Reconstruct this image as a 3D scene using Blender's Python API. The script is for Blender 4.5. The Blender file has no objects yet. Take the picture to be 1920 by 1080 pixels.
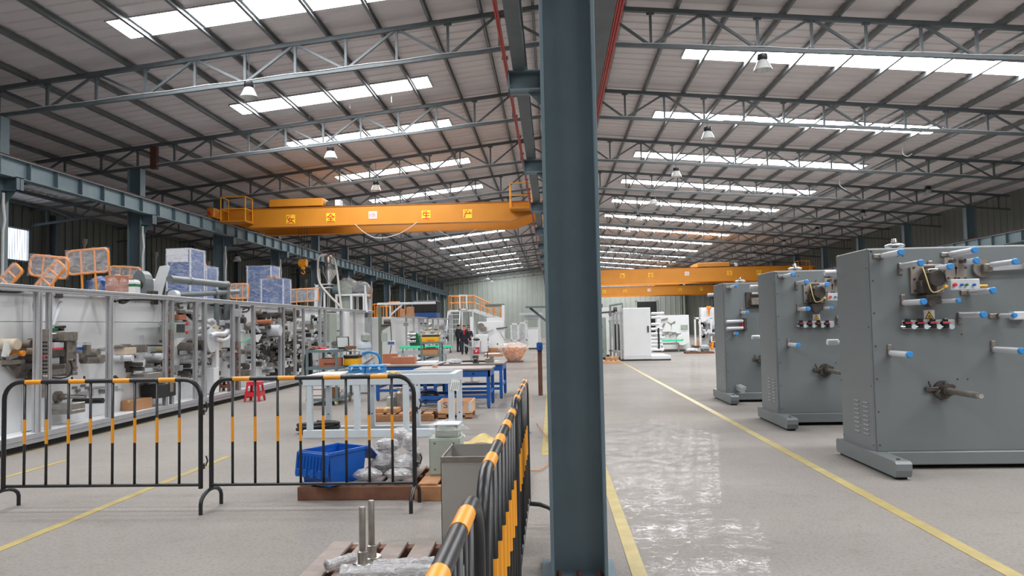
import bpy, math, random
from mathutils import Vector, Matrix, Euler
random.seed(7)
sc = bpy.context.scene
COL = sc.collection
PI = math.pi

# ------------------------------------------------------------------ camera
CAM_H = 1.65
FPX = 1400.0                      # focal length in pixels of the 1920 px wide frame
R_ = Vector((0.99837171, 0.05343191, -0.01997408))
U_ = Vector((0.02257079, -0.04844493, 0.9985708))
F_ = Vector((-0.0523879, 0.99739567, 0.04957205))
C_ = Vector((0, 0, CAM_H))
cam = bpy.data.cameras.new('camera')
cam.sensor_width = 36.0
cam.lens = 36.0 * FPX / 1920.0
cam.clip_end = 400
cam_ob = bpy.data.objects.new('camera', cam)
COL.objects.link(cam_ob)
M = Matrix((R_, U_, -F_)).transposed().to_4x4()
M.translation = C_
cam_ob.matrix_world = M
sc.camera = cam_ob

# ------------------------------------------------------------------ sky and exposure
world = bpy.data.worlds.new('overcast_sky')
sc.world = world
world.use_nodes = True
bg = world.node_tree.nodes['Background']
bg.inputs['Color'].default_value = (0.92, 0.96, 1.0, 1)
bg.inputs['Strength'].default_value = 1.6
SKYLIGHT = 31.0
sc.view_settings.view_transform = 'Standard'
sc.view_settings.look = 'None'
sc.view_settings.gamma = 1.0
sc.view_settings.use_curve_mapping = False
sc.view_settings.exposure = 0.0
try:
    sc.cycles.max_bounces = 7
    sc.cycles.diffuse_bounces = 5
    sc.cycles.transparent_max_bounces = 12
    sc.cycles.sample_clamp_indirect = 6.0
except Exception:
    pass

# ------------------------------------------------------------------ surveying: real positions from sight lines to known planes
def ray(px, py):
    return F_ + R_ * ((px - 960) / FPX) - U_ * ((py - 540) / FPX)
def on_z(px, py, z=0.0):
    d = ray(px, py); return C_ + d * ((z - CAM_H) / d.z)
def on_y(px, py, y):
    d = ray(px, py); return C_ + d * (y / d.y)
def on_x(px, py, x):
    d = ray(px, py); return C_ + d * (x / d.x)

# ------------------------------------------------------------------ mesh helpers
class MB:
    def __init__(s):
        s.v = []; s.f = []; s.m = []; s.mi = 0; s.T = None
    def add(s, vs, fs):
        o = len(s.v)
        if s.T is not None:
            vs = [tuple(s.T @ Vector(p)) for p in vs]
        s.v += [tuple(p) for p in vs]
        s.f += [tuple(i + o for i in f) for f in fs]
        s.m += [s.mi] * len(fs)
        return s
    def box(s, c, d, rot=None, b=0.0):
        hx, hy, hz = d[0] / 2, d[1] / 2, d[2] / 2
        b = min(b, hx * .9, hy * .9, hz * .9)
        if b <= 0:
            vs = [(x, y, z) for x in (-hx, hx) for y in (-hy, hy) for z in (-hz, hz)]
            fs = [(0, 1, 3, 2), (4, 6, 7, 5), (0, 4, 5, 1), (2, 3, 7, 6), (0, 2, 6, 4), (1, 5, 7, 3)]
        else:
            vs = []; idx = {}
            for sx in (-1, 1):
                for sy in (-1, 1):
                    for sz in (-1, 1):
                        for a in range(3):
                            p = [sx * (hx - b), sy * (hy - b), sz * (hz - b)]
                            p[a] = (sx * hx, sy * hy, sz * hz)[a]
                            idx[(sx, sy, sz, a)] = len(vs); vs.append(tuple(p))
            fs = []
            def q(keys, n):
                ids = [idx[k] for k in keys]
                P = [Vector(vs[i]) for i in ids]
                nn = (P[1] - P[0]).cross(P[2] - P[0])
                if nn.dot(Vector(n)) < 0: ids.reverse()
                fs.append(tuple(ids))
            for a in range(3):
                o1, o2 = [i for i in range(3) if i != a]
                for sg in (-1, 1):
                    ks = []
                    for (u, w) in ((-1, -1), (1, -1), (1, 1), (-1, 1)):
                        k = [0, 0, 0]; k[a] = sg; k[o1] = u; k[o2] = w
                        ks.append((k[0], k[1], k[2], a))
                    n = [0, 0, 0]; n[a] = sg
                    q(ks, n)
            for a in range(3):
                o1, o2 = [i for i in range(3) if i != a]
                for s1 in (-1, 1):
                    for s2 in (-1, 1):
                        ks = []
                        for (sa, fc) in ((-1, o1), (1, o1), (1, o2), (-1, o2)):
                            k = [0, 0, 0]; k[a] = sa; k[o1] = s1; k[o2] = s2
                            ks.append((k[0], k[1], k[2], fc))
                        n = [0, 0, 0]; n[o1] = s1; n[o2] = s2
                        q(ks, n)
            for sx in (-1, 1):
                for sy in (-1, 1):
                    for sz in (-1, 1):
                        q([(sx, sy, sz, a) for a in range(3)], (sx, sy, sz))
        c = Vector(c)
        if rot is not None:
            e = rot if isinstance(rot, Matrix) else Euler(rot).to_matrix()
            vs = [e @ Vector(p) + c for p in vs]
        else:
            vs = [Vector(p) + c for p in vs]
        return s.add(vs, fs)
    def bb(s, a, b_, b=0.0):
        a = Vector(a); b_ = Vector(b_)
        return s.box((a + b_) / 2, [abs(b_[i] - a[i]) for i in range(3)], None, b)
    def bar(s, p0, p1, w, h=None, b=0.0, up=(0, 0, 1)):
        p0 = Vector(p0); p1 = Vector(p1); d = p1 - p0; L = d.length
        x = d.normalized(); up = Vector(up)
        if abs(x.dot(up)) > .98: up = Vector((0, 1, 0))
        y = up.cross(x).normalized(); z = x.cross(y)
        return s.box((p0 + p1) / 2, (L, w, h or w), Matrix((x, y, z)).transposed(), b)
    def cyl(s, p0, p1, r, n=12, r2=None, caps=True):
        p0 = Vector(p0); p1 = Vector(p1); r2 = r if r2 is None else r2
        x = (p1 - p0).normalized()
        up = Vector((0, 0, 1)) if abs(x.z) < .95 else Vector((0, 1, 0))
        u = up.cross(x).normalized(); w = x.cross(u)
        vs = []
        for i in range(n):
            a = 2 * PI * i / n; dd = u * math.cos(a) + w * math.sin(a)
            vs += [p0 + dd * r, p1 + dd * r2]
        fs = [(2 * i, 2 * ((i + 1) % n), 2 * ((i + 1) % n) + 1, 2 * i + 1) for i in range(n)]
        if caps:
            fs.append(tuple(2 * i for i in range(n))[::-1]); fs.append(tuple(2 * i + 1 for i in range(n)))
        return s.add(vs, fs)
    def tube(s, pts, r, n=8, closed=False, caps=True):
        pts = [Vector(p) for p in pts]; m = len(pts)
        tg = []
        for i in range(m):
            a = pts[i - 1] if (i > 0 or closed) else pts[i]
            b = pts[(i + 1) % m] if (i < m - 1 or closed) else pts[i]
            tg.append((b - a).normalized())
        up = Vector((0, 0, 1)) if abs(tg[0].z) < .9 else Vector((0, 1, 0))
        u = up.cross(tg[0]).normalized(); vs = []
        for i in range(m):
            u = (u - tg[i] * u.dot(tg[i])).normalized(); w = tg[i].cross(u)
            rr = r[i] if isinstance(r, (list, tuple)) else r
            for k in range(n):
                a = 2 * PI * k / n
                vs.append(pts[i] + (u * math.cos(a) + w * math.sin(a)) * rr)
        fs = []
        for i in range(m if closed else m - 1):
            j = (i + 1) % m
            for k in range(n):
                k2 = (k + 1) % n
                fs.append((i * n + k, i * n + k2, j * n + k2, j * n + k))
        if caps and not closed:
            fs.append(tuple(range(n))[::-1]); fs.append(tuple((m - 1) * n + k for k in range(n)))
        return s.add(vs, fs)
    def lathe(s, prof, o, axis=(0, 0, 1), n=16):
        o = Vector(o); x = Vector(axis).normalized()
        up = Vector((0, 0, 1)) if abs(x.z) < .95 else Vector((0, 1, 0))
        u = up.cross(x).normalized(); w = x.cross(u); vs = []
        for (r, h) in prof:
            for k in range(n):
                a = 2 * PI * k / n
                vs.append(o + x * h + (u * math.cos(a) + w * math.sin(a)) * max(r, 1e-4))
        fs = []
        for i in range(len(prof) - 1):
            for k in range(n):
                k2 = (k + 1) % n
                fs.append((i * n + k, i * n + k2, (i + 1) * n + k2, (i + 1) * n + k))
        return s.add(vs, fs)
    def prism(s, poly, d, o=(0, 0, 0)):
        # poly: list of 3-D points, extruded by d
        d = Vector(d); o = Vector(o); n = len(poly)
        a = [Vector(p) + o for p in poly]
        vs = a + [p + d for p in a]
        fs = [tuple(range(n))[::-1], tuple(range(n, 2 * n))]
        fs += [(i, (i + 1) % n, n + (i + 1) % n, n + i) for i in range(n)]
        return s.add(vs, fs)
    def blob(s, c, d, seed=0, n=10, m=7, amp=.18):
        rnd = random.Random(seed); vs = []; c = Vector(c)
        for i in range(m + 1):
            th = PI * i / m
            for k in range(n):
                a = 2 * PI * k / n; rr = 1 + rnd.uniform(-amp, amp)
                vs.append(c + Vector((math.sin(th) * math.cos(a) * d[0] / 2 * rr, math.sin(th) * math.sin(a) * d[1] / 2 * rr, math.cos(th) * d[2] / 2 * (1 + rnd.uniform(-amp, amp) * .6))))
        fs = []
        for i in range(m):
            for k in range(n):
                k2 = (k + 1) % n
                fs.append((i * n + k, (i + 1) * n + k, (i + 1) * n + k2, i * n + k2))
        return s.add(vs, fs)
    def mesh(s, name, off=None):
        me = bpy.data.meshes.new(name)
        if off is not None:
            s.v = [(p[0] - off[0], p[1] - off[1], p[2] - off[2]) for p in s.v]
        me.from_pydata(s.v, [], s.f)
        if any(s.m):
            me.polygons.foreach_set('material_index', s.m)
        me.update()
        return me

def root_of(o):
    while o.parent: o = o.parent
    return o

def put(name, mb, mats, parent=None, smooth=False, label=None, world=True):
    """link one mesh object; vertices are given in world space unless world=False (then in the thing's own space)"""
    off = None
    if parent is not None and world:
        r = root_of(parent); off = r.location
    me = mb.mesh(name, off)
    for m in (mats if isinstance(mats, (list, tuple)) else [mats]):
        me.materials.append(m)
    if smooth:
        me.polygons.foreach_set('use_smooth', [True] * len(me.polygons))
        try: me.set_sharp_from_angle(angle=math.radians(42))
        except Exception: pass
    o = bpy.data.objects.new(name, me); COL.objects.link(o)
    if parent is not None: o.parent = parent
    if label: o['label'] = label
    return o

def inst(name, src, parent, loc=(0, 0, 0), rot=(0, 0, 0), scale=None):
    o = bpy.data.objects.new(name, src.data if hasattr(src, 'data') else src); COL.objects.link(o)
    o.parent = parent; o.location = loc; o.rotation_euler = rot
    if scale: o.scale = scale
    return o

def tag(o, label=None, cat=None, group=None, kind=None):
    if label: o['label'] = label
    if cat: o['category'] = cat
    if group: o['group'] = group
    if kind: o['kind'] = kind
    return o

def thing(name, label, cat, loc=(0, 0, 0), rz=0.0, group=None, kind=None):
    o = bpy.data.objects.new(name, None); COL.objects.link(o)
    o.empty_display_size = .2
    o.location = loc; o.rotation_euler = (0, 0, rz)
    return tag(o, label, cat, group, kind)

def dup(root, loc=None, rz=None, label=None, group=None):
    def cp(o, par):
        c = o.copy(); COL.objects.link(c)
        if par is not None: c.parent = par
        for ch in list(o.children): cp(ch, c)
        return c
    kids_done = cp(root, None)
    if loc is not None: kids_done.location = loc
    if rz is not None: kids_done.rotation_euler = (0, 0, rz)
    if label: kids_done['label'] = label
    if group: kids_done['group'] = group
    return kids_done

def smooth_path(pts, k=6):
    pts = [Vector(p) for p in pts]; out = []
    for i in range(len(pts) - 1):
        p0 = pts[max(i - 1, 0)]; p1 = pts[i]; p2 = pts[i + 1]; p3 = pts[min(i + 2, len(pts) - 1)]
        for j in range(k):
            t = j / k
            out.append(.5 * ((2 * p1) + (p2 - p0) * t + (2 * p0 - 5 * p1 + 4 * p2 - p3) * t * t + (3 * p1 - p0 - 3 * p2 + p3) * t ** 3))
    out.append(pts[-1]); return out

ORD = ['first', 'second', 'third', 'fourth', 'fifth', 'sixth', 'seventh', 'eighth', 'ninth', 'tenth', 'eleventh', 'twelfth', 'thirteenth', 'fourteenth', 'fifteenth', 'sixteenth', 'seventeenth', 'eighteenth', 'nineteenth', 'twentieth', 'twenty-first', 'twenty-second', 'twenty-third', 'twenty-fourth']

# ------------------------------------------------------------------ materials
def lin(c):
    c = c / 255.0
    return c / 12.92 if c <= .04045 else ((c + .055) / 1.055) ** 2.4
def mat(name, rgb, rough=.5, metal=0.0, var=.06, scale=6.0, bump=0.0, bscale=60.0, spec=.5, coat=0.0):
    m = bpy.data.materials.new(name); m.use_nodes = True
    nt = m.node_tree; p = nt.nodes['Principled BSDF']
    col = [lin(c) for c in rgb]
    p.inputs['Roughness'].default_value = rough
    p.inputs['Metallic'].default_value = metal
    p.inputs['Specular IOR Level'].default_value = spec
    if coat: p.inputs['Coat Weight'].default_value = coat
    tc = nt.nodes.new('ShaderNodeTexCoord')
    nz = nt.nodes.new('ShaderNodeTexNoise'); nz.inputs['Scale'].default_value = scale; nz.inputs['Detail'].default_value = 4
    nt.links.new(tc.outputs['Object'], nz.inputs['Vector'])
    rp = nt.nodes.new('ShaderNodeValToRGB')
    rp.color_ramp.elements[0].position = .3; rp.color_ramp.elements[1].position = .7
    rp.color_ramp.elements[0].color = [min(1, c * (1 - var)) for c in col] + [1]
    rp.color_ramp.elements[1].color = [min(1, c * (1 + var)) for c in col] + [1]
    nt.links.new(nz.outputs['Fac'], rp.inputs['Fac'])
    nt.links.new(rp.outputs['Color'], p.inputs['Base Color'])
    if bump:
        n2 = nt.nodes.new('ShaderNodeTexNoise'); n2.inputs['Scale'].default_value = bscale; n2.inputs['Detail'].default_value = 3
        nt.links.new(tc.outputs['Object'], n2.inputs['Vector'])
        bp = nt.nodes.new('ShaderNodeBump'); bp.inputs['Strength'].default_value = bump; bp.inputs['Distance'].default_value = .01
        nt.links.new(n2.outputs['Fac'], bp.inputs['Height']); nt.links.new(bp.outputs['Normal'], p.inputs['Normal'])
    return m
def emit(name, rgb, strength):
    m = bpy.data.materials.new(name); m.use_nodes = True; nt = m.node_tree
    nt.nodes.remove(nt.nodes['Principled BSDF'])
    e = nt.nodes.new('ShaderNodeEmission'); e.inputs['Color'].default_value = [lin(c) for c in rgb] + [1]; e.inputs['Strength'].default_value = strength
    nt.links.new(e.outputs[0], nt.nodes['Material Output'].inputs['Surface'])
    return m
def film(name, rgb, clear=.6, rough=.18, bscale=14.0, bump=.9):
    """creased transparent stretch film"""
    m = bpy.data.materials.new(name); m.use_nodes = True; nt = m.node_tree
    p = nt.nodes['Principled BSDF']; out = nt.nodes['Material Output']
    p.inputs['Base Color'].default_value = [lin(c) for c in rgb] + [1]; p.inputs['Roughness'].default_value = rough
    tr = nt.nodes.new('ShaderNodeBsdfTransparent'); mx = nt.nodes.new('ShaderNodeMixShader')
    tc = nt.nodes.new('ShaderNodeTexCoord'); mp = nt.nodes.new('ShaderNodeMapping')
    mp.inputs['Scale'].default_value = (1, 1, 2.2); mp.inputs['Rotation'].default_value = (.3, .2, .5)
    nz = nt.nodes.new('ShaderNodeTexNoise'); nz.inputs['Scale'].default_value = bscale; nz.inputs['Detail'].default_value = 6; nz.inputs['Distortion'].default_value = 1.6
    nt.links.new(tc.outputs['Object'], mp.inputs['Vector']); nt.links.new(mp.outputs['Vector'], nz.inputs['Vector'])
    bp = nt.nodes.new('ShaderNodeBump'); bp.inputs['Strength'].default_value = bump; bp.inputs['Distance'].default_value = .03
    nt.links.new(nz.outputs['Fac'], bp.inputs['Height']); nt.links.new(bp.outputs['Normal'], p.inputs['Normal'])
    rp = nt.nodes.new('ShaderNodeMapRange'); rp.inputs['From Min'].default_value = .35; rp.inputs['From Max'].default_value = .65
    rp.inputs['To Min'].default_value = max(0, 1 - clear - .12); rp.inputs['To Max'].default_value = min(1, 1 - clear + .16)
    nt.links.new(nz.outputs['Fac'], rp.inputs['Value']); nt.links.new(rp.outputs['Result'], mx.inputs['Fac'])
    nt.links.new(tr.outputs[0], mx.inputs[1]); nt.links.new(p.outputs[0], mx.inputs[2]); nt.links.new(mx.outputs[0], out.inputs['Surface'])
    return m

K = {}
K['steel_blue'] = mat('painted_blue_grey_steel', (100, 118, 127), .45, var=.07, scale=3, bump=.05)
K['steel_dark'] = mat('painted_dark_grey_steel', (92, 100, 104), .55, var=.10, scale=5)
K['purlin'] = mat('galvanised_purlin_steel', (118, 122, 124), .5, .15, var=.12, scale=4)
K['beam'] = mat('painted_pale_blue_steel', (124, 143, 150), .45, var=.06)
K['rust'] = mat('rusty_rail_steel', (96, 62, 54), .75, .1, var=.25, scale=9)
K['red'] = mat('red_conductor_rail', (178, 36, 26), .45)
K['yellow'] = mat('crane_yellow_paint', (204, 132, 36), .42, var=.05, scale=1.5)
K['yellow_dk'] = mat('safety_yellow_paint', (236, 158, 24), .4)
K['orange'] = mat('orange_guard_paint', (232, 140, 40), .45)
K['black'] = mat('black_gloss_paint', (34, 35, 38), .35, var=.15)
K['tape'] = mat('barrier_yellow_tape', (238, 158, 40), .4, var=.08)
K['white'] = mat('white_machine_paint', (226, 228, 230), .38, var=.025, scale=2)
K['white2'] = mat('white_sheet_metal', (206, 210, 214), .45, var=.04)
K['pgrey'] = mat('pale_grey_machine_paint', (116, 122, 124), .42, var=.025, scale=3, bump=.04, bscale=120)
K['pblue'] = mat('pale_blue_grey_paint', (194, 203, 210), .45, var=.05)
K['alu'] = mat('anodised_aluminium', (178, 180, 184), .4, .35, var=.06, scale=9)
K['steel'] = mat('brushed_stainless_steel', (176, 172, 166), .3, .85, var=.12, scale=12)
K['steel_m'] = mat('machined_steel', (146, 139, 132), .36, .55, var=.2, scale=14)
K['plate'] = mat('grey_cast_plate', (158, 148, 140), .45, .3, var=.12, scale=9)
K['iron'] = mat('dark_cast_iron', (80, 74, 70), .5, .35, var=.25, scale=10)
K['rubber'] = mat('black_rubber', (26, 26, 28), .55, var=.2)
K['roller'] = mat('white_roller_sleeve', (214, 216, 222), .35, .05, var=.03)
K['chrome'] = mat('polished_roller_steel', (210, 210, 210), .16, .95, var=.05)
K['cap'] = mat('blue_plastic_cap', (58, 144, 214), .4)
K['blue'] = mat('blue_table_paint', (24, 84, 158), .4, var=.08)
K['bin'] = mat('blue_plastic_crate', (14, 88, 178), .38, var=.05)
K['toolblue'] = mat('blue_toolbox_plastic', (44, 132, 196), .4)
K['tabletop'] = mat('worn_steel_tabletop', (136, 128, 122), .45, .3, var=.12, scale=3)
K['wood'] = mat('pallet_timber', (168, 122, 86), .8, var=.18, scale=8, bump=.3, bscale=30)
K['wood_dk'] = mat('weathered_pallet_timber', (120, 82, 64), .85, var=.22, scale=7, bump=.3, bscale=30)
K['wood_lt'] = mat('new_crate_plywood', (206, 162, 124), .75, var=.1, scale=5)
K['card'] = mat('brown_cardboard', (178, 132, 94), .85, var=.07)
K['terra'] = mat('reddish_cardboard', (178, 112, 84), .85, var=.08)
K['shelf'] = mat('grey_green_shelf_paint', (104, 124, 128), .5)
K['boxgrey'] = mat('grey_green_enclosure_paint', (158, 168, 158), .45)
K['pipe'] = mat('grey_plastic_pipe', (112, 118, 120), .45)
K['pvc'] = mat('pale_pvc_pipe', (206, 204, 198), .5)
K['cream'] = mat('cream_cast_housing', (206, 190, 168), .5)
K['green'] = mat('green_machine_paint', (24, 116, 72), .45)
K['mint'] = mat('mint_green_guard', (64, 214, 158), .4)
K['olive'] = mat('olive_grey_post', (104, 110, 98), .5)
K['navy'] = mat('dark_navy_cloth', (30, 32, 44), .85, var=.2)
K['trouser'] = mat('dark_denim_cloth', (38, 42, 54), .85, var=.2)
K['skin'] = mat('skin', (196, 142, 118), .55)
K['hair'] = mat('black_hair', (22, 20, 20), .6)
K['redcloth'] = mat('red_cloth', (206, 40, 34), .8)
K['redplastic'] = mat('red_plastic', (214, 48, 62), .4)
K['paper'] = mat('white_paper', (226, 230, 228), .6, var=.02)
K['label_y'] = mat('yellow_sign_face', (246, 208, 40), .5, var=.02)
K['label_w'] = mat('white_sign_face', (232, 222, 222), .5, var=.02)
K['ink_red'] = mat('red_sign_ink', (204, 24, 30), .5, var=.02)
K['ink_blk'] = mat('black_sign_ink', (28, 26, 24), .5)
K['ink_blue'] = mat('blue_print_ink', (70, 90, 130), .6)
K['panel_blue'] = mat('blue_cabinet_paint', (44, 88, 152), .4, var=.06)
K['boxw'] = mat('off_white_foam_sheet', (218, 220, 226), .6)
K['gauge'] = mat('gauge_face', (206, 220, 224), .3)
K['film'] = film('clear_stretch_film', (226, 228, 232), .76, .12, 4.5, .9)
K['filmw'] = film('milky_bubble_wrap', (228, 228, 232), .5, .16, 16, 1.0)
K['filmo'] = film('clear_sheet_over_orange', (240, 226, 216), .55, .2, 4, .9)
K['glass'] = mat('dark_screen_glass', (50, 54, 56), .12)
K['cord'] = mat('orange_air_hose', (190, 128, 78), .5)
K['plastic_y'] = mat('yellow_plastic', (238, 176, 24), .45)
K['tan'] = mat('tan_packing_paper', (206, 184, 126), .8, var=.1)
K['wire'] = mat('pale_cable', (196, 198, 200), .5)
K['sky'] = emit('translucent_skylight_sheet', (250, 251, 252), SKYLIGHT)
K['winlight'] = emit('daylit_window_pane', (226, 240, 255), 3.2)
K['lampglass'] = mat('clear_ribbed_lampshade', (214, 216, 214), .2, .25)
# ------------------------------------------------------------------ floor, roof, walls
YB, YE = -7.1, 94.9          # rear and far end of the hall
XW = 21.0                     # side walls
RX = 0.14                     # ridge and centre column line
RIDGE = 8.98                  # truss top chord line
def chord(x): return RIDGE - (.110 if x < RX else .092) * abs(x - RX)
def low(x): return chord(x) - max(.62, .86 - .016 * abs(x - RX))   # bottom chord line

def floor_material():
    m = bpy.data.materials.new('polished_speckled_concrete'); m.use_nodes = True; nt = m.node_tree
    p = nt.nodes['Principled BSDF']; L = nt.links.new
    tc = nt.nodes.new('ShaderNodeTexCoord')
    def noise(sc_, det, dist=0):
        n = nt.nodes.new('ShaderNodeTexNoise'); n.inputs['Scale'].default_value = sc_; n.inputs['Detail'].default_value = det; n.inputs['Distortion'].default_value = dist
        L(tc.outputs['Object'], n.inputs['Vector']); return n
    big = noise(.35, 5, .4); fine = noise(38, 3); mid = noise(4.5, 5)
    r1 = nt.nodes.new('ShaderNodeValToRGB')
    r1.color_ramp.elements[0].position = .32; r1.color_ramp.elements[0].color = (*[lin(c) for c in (136, 131, 127)], 1)
    r1.color_ramp.elements[1].position = .68; r1.color_ramp.elements[1].color = (*[lin(c) for c in (152, 147, 142)], 1)
    L(big.outputs['Fac'], r1.inputs['Fac'])
    r2 = nt.nodes.new('ShaderNodeValToRGB')
    r2.color_ramp.elements[0].position = .30; r2.color_ramp.elements[0].color = (.62, .61, .60, 1)
    r2.color_ramp.elements[1].position = .52; r2.color_ramp.elements[1].color = (1, 1, 1, 1)
    L(fine.outputs['Fac'], r2.inputs['Fac'])
    mx = nt.nodes.new('ShaderNodeMixRGB'); mx.blend_type = 'MULTIPLY'; mx.inputs['Fac'].default_value = .5
    L(r1.outputs['Color'], mx.inputs['Color1']); L(r2.outputs['Color'], mx.inputs['Color2'])
    r3 = nt.nodes.new('ShaderNodeValToRGB')
    r3.color_ramp.elements[0].position = .28; r3.color_ramp.elements[0].color = (.82, .80, .78, 1)
    r3.color_ramp.elements[1].position = .5; r3.color_ramp.elements[1].color = (1, 1, 1, 1)
    L(mid.outputs['Fac'], r3.inputs['Fac'])
    m2 = nt.nodes.new('ShaderNodeMixRGB'); m2.blend_type = 'MULTIPLY'; m2.inputs['Fac'].default_value = .6
    L(mx.outputs['Color'], m2.inputs['Color1']); L(r3.outputs['Color'], m2.inputs['Color2'])
    L(m2.outputs['Color'], p.inputs['Base Color'])
    p.inputs['Roughness'].default_value = .7
    wav = noise(5.5, 3, .6)
    bp = nt.nodes.new('ShaderNodeBump'); bp.inputs['Strength'].default_value = .2; bp.inputs['Distance'].default_value = .012
    L(wav.outputs['Fac'], bp.inputs['Height'])
    p.inputs['Specular IOR Level'].default_value = .05
    # thin worn wax film: weak sharp reflection, stronger at a grazing angle
    g = nt.nodes.new('ShaderNodeBsdfGlossy'); g.inputs['Roughness'].default_value = .045
    L(bp.outputs['Normal'], g.inputs['Normal'])
    lw = nt.nodes.new('ShaderNodeLayerWeight'); lw.inputs['Blend'].default_value = .5
    mr = nt.nodes.new('ShaderNodeMapRange'); mr.inputs['From Min'].default_value = .70; mr.inputs['From Max'].default_value = 1.0
    mr.inputs['To Min'].default_value = .05; mr.inputs['To Max'].default_value = .24
    pw = nt.nodes.new('ShaderNodeMath'); pw.operation = 'POWER'; pw.inputs[1].default_value = 3.0
    L(lw.outputs['Facing'], pw.inputs[0]); L(pw.outputs[0], mr.inputs['Value'])
    wr = nt.nodes.new('ShaderNodeMapRange'); wr.inputs['From Min'].default_value = .42; wr.inputs['From Max'].default_value = .60
    wr.inputs['To Min'].default_value = .35; wr.inputs['To Max'].default_value = 1.3
    L(mid.outputs['Fac'], wr.inputs['Value'])
    mu = nt.nodes.new('ShaderNodeMath'); mu.operation = 'MULTIPLY'; L(mr.outputs['Result'], mu.inputs[0]); L(wr.outputs['Result'], mu.inputs[1])
    ms = nt.nodes.new('ShaderNodeMixShader'); L(mu.outputs[0], ms.inputs['Fac']); L(p.outputs[0], ms.inputs[1]); L(g.outputs[0], ms.inputs[2])
    L(ms.outputs[0], nt.nodes['Material Output'].inputs['Surface'])
    return m
K['floor'] = floor_material()
K['roof'] = mat('foil_backed_roof_sheet', (212, 206, 206), .55, .1, var=.07, scale=.6, bump=.15, bscale=3)
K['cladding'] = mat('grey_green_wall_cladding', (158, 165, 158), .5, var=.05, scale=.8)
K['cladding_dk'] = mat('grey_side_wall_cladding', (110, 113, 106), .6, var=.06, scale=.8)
K['line'] = mat('yellow_floor_paint', (172, 155, 100), .4, var=.16, scale=5)

b = MB().bb((-XW - .2, YB, -.3), (XW + .2, YE + 8, 0))
tag(put('floor', b, K['floor']), kind='structure')

def corrugated(y0, y1, pitch, depth):
    """profile points (y, drop) of a trapezoidal sheet"""
    pts = []; y = y0
    while y < y1:
        pts += [(y, 0), (y + pitch * .72, 0), (y + pitch * .79, depth), (y + pitch * .93, depth)]
        y += pitch
    pts.append((y1, 0)); return pts
for side, sx in (('left', -1), ('right', 1)):
    b = MB(); prof = corrugated(YB - .3, YE + 6.6, .42, .03)
    vs = []; fs = []
    xo = sx * (XW + .25)
    for (y, d) in prof:
        for x in (RX, xo):
            z = chord(x) + .235
            vs += [(x, y, z - d), (x, y, z + .06)]
    for i in range(len(prof) - 1):
        a = 4 * i; c = a + 4
        fs += [(a, a + 2, c + 2, c) if sx > 0 else (a, c, c + 2, a + 2), (a + 1, c + 1, c + 3, a + 3), (a + 2, a + 3, c + 3, c + 2)]
    b.add(vs, fs)
    o = put('ceiling' if sx < 0 else 'ceiling.001', b, K['roof'])
    tag(o, kind='structure')

# side and end walls, profiled cladding
def wall_along_y(name, x, y0, y1, z1, m, sx):
    b = MB(); vs = []; fs = []
    prof = corrugated(y0, y1, .5, .035)
    for (y, d) in prof:
        for z in (0, z1):
            vs += [(x - sx * d, y, z), (x + sx * .12, y, z)]
    for i in range(len(prof) - 1):
        a = 4 * i; c = a + 4
        fs += [(a, c, c + 2, a + 2), (a + 1, a + 3, c + 3, c + 1), (a + 2, c + 2, c + 3, a + 3)]
    b.add(vs, fs); return tag(put(name, b, m), kind='structure')
def wall_along_x(name, y, x0, x1, m, sy, ztop=None):
    b = MB(); vs = []; fs = []
    xs = corrugated(x0, x1, .62, .05)
    for (x, d) in xs:
        zt = ztop if ztop else chord(x) + .22
        for z in (0, zt):
            vs += [(x, y - sy * d, z), (x, y + sy * .12, z)]
    for i in range(len(xs) - 1):
        a = 4 * i; c = a + 4
        fs += [(a, c, c + 2, a + 2), (a + 1, a + 3, c + 3, c + 1), (a + 2, c + 2, c + 3, a + 3)]
    b.add(vs, fs); return tag(put(name, b, m), kind='structure')
# left wall with a window opening
WY0, WY1, WZ0, WZ1 = 26.2, 28.85, 4.58, 5.85
zl = chord(-XW) + .2
b = MB()
for (y0, y1, z0, z1) in ((YB, WY0, 0, zl), (WY1, YE, 0, zl), (WY0, WY1, 0, WZ0), (WY0, WY1, WZ1, zl)):
    y = y0
    b.bb((-XW - .12, y0, z0), (-XW, y1, z1))
    while y < y1 - .1:
        b.bb((-XW, y + .3, z0), (-XW + .035, y + .4, z1)); y += .5
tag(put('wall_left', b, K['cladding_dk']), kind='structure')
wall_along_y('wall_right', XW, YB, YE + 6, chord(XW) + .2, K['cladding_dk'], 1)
wall_along_x('wall_back', YE, -XW, 16.5, K['cladding'], 1)
wall_along_x('wall_back_recess', YE + 1.0, 16.3, XW, K['cladding'], 1)
tag(put('wall_back_return', MB().bb((16.4, YE, 0), (16.55, YE + 1, chord(16.5) + .2)), K['cladding']), kind='structure')
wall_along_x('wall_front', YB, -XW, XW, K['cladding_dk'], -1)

# the window high in the left wall
b = MB()
for y in (WY0, (WY0 + WY1) / 2, WY1): b.bb((-XW - .05, y - .03, WZ0), (-XW + .06, y + .03, WZ1))
for z in (WZ0, WZ1): b.bb((-XW - .05, WY0 - .03, z - .03), (-XW + .06, WY1 + .03, z + .03))
w = tag(put('window_1', b, K['alu']), kind='structure')
for i in range(2):
    y0 = WY0 + i * (WY1 - WY0) / 2
    put('pane', MB().bb((-XW - .04, y0 + .03, WZ0 + .03), (-XW - .03, y0 + (WY1 - WY0) / 2 - .03, WZ1 - .03)), K['winlight'], w)
b = MB(); y = WY0 + .1
while y < WY1:
    b.bb((-XW - .01, y, WZ0), (-XW + .005, y + .015, WZ1)); y += .14
put('grille', b, K['steel_dark'], w)

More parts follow.
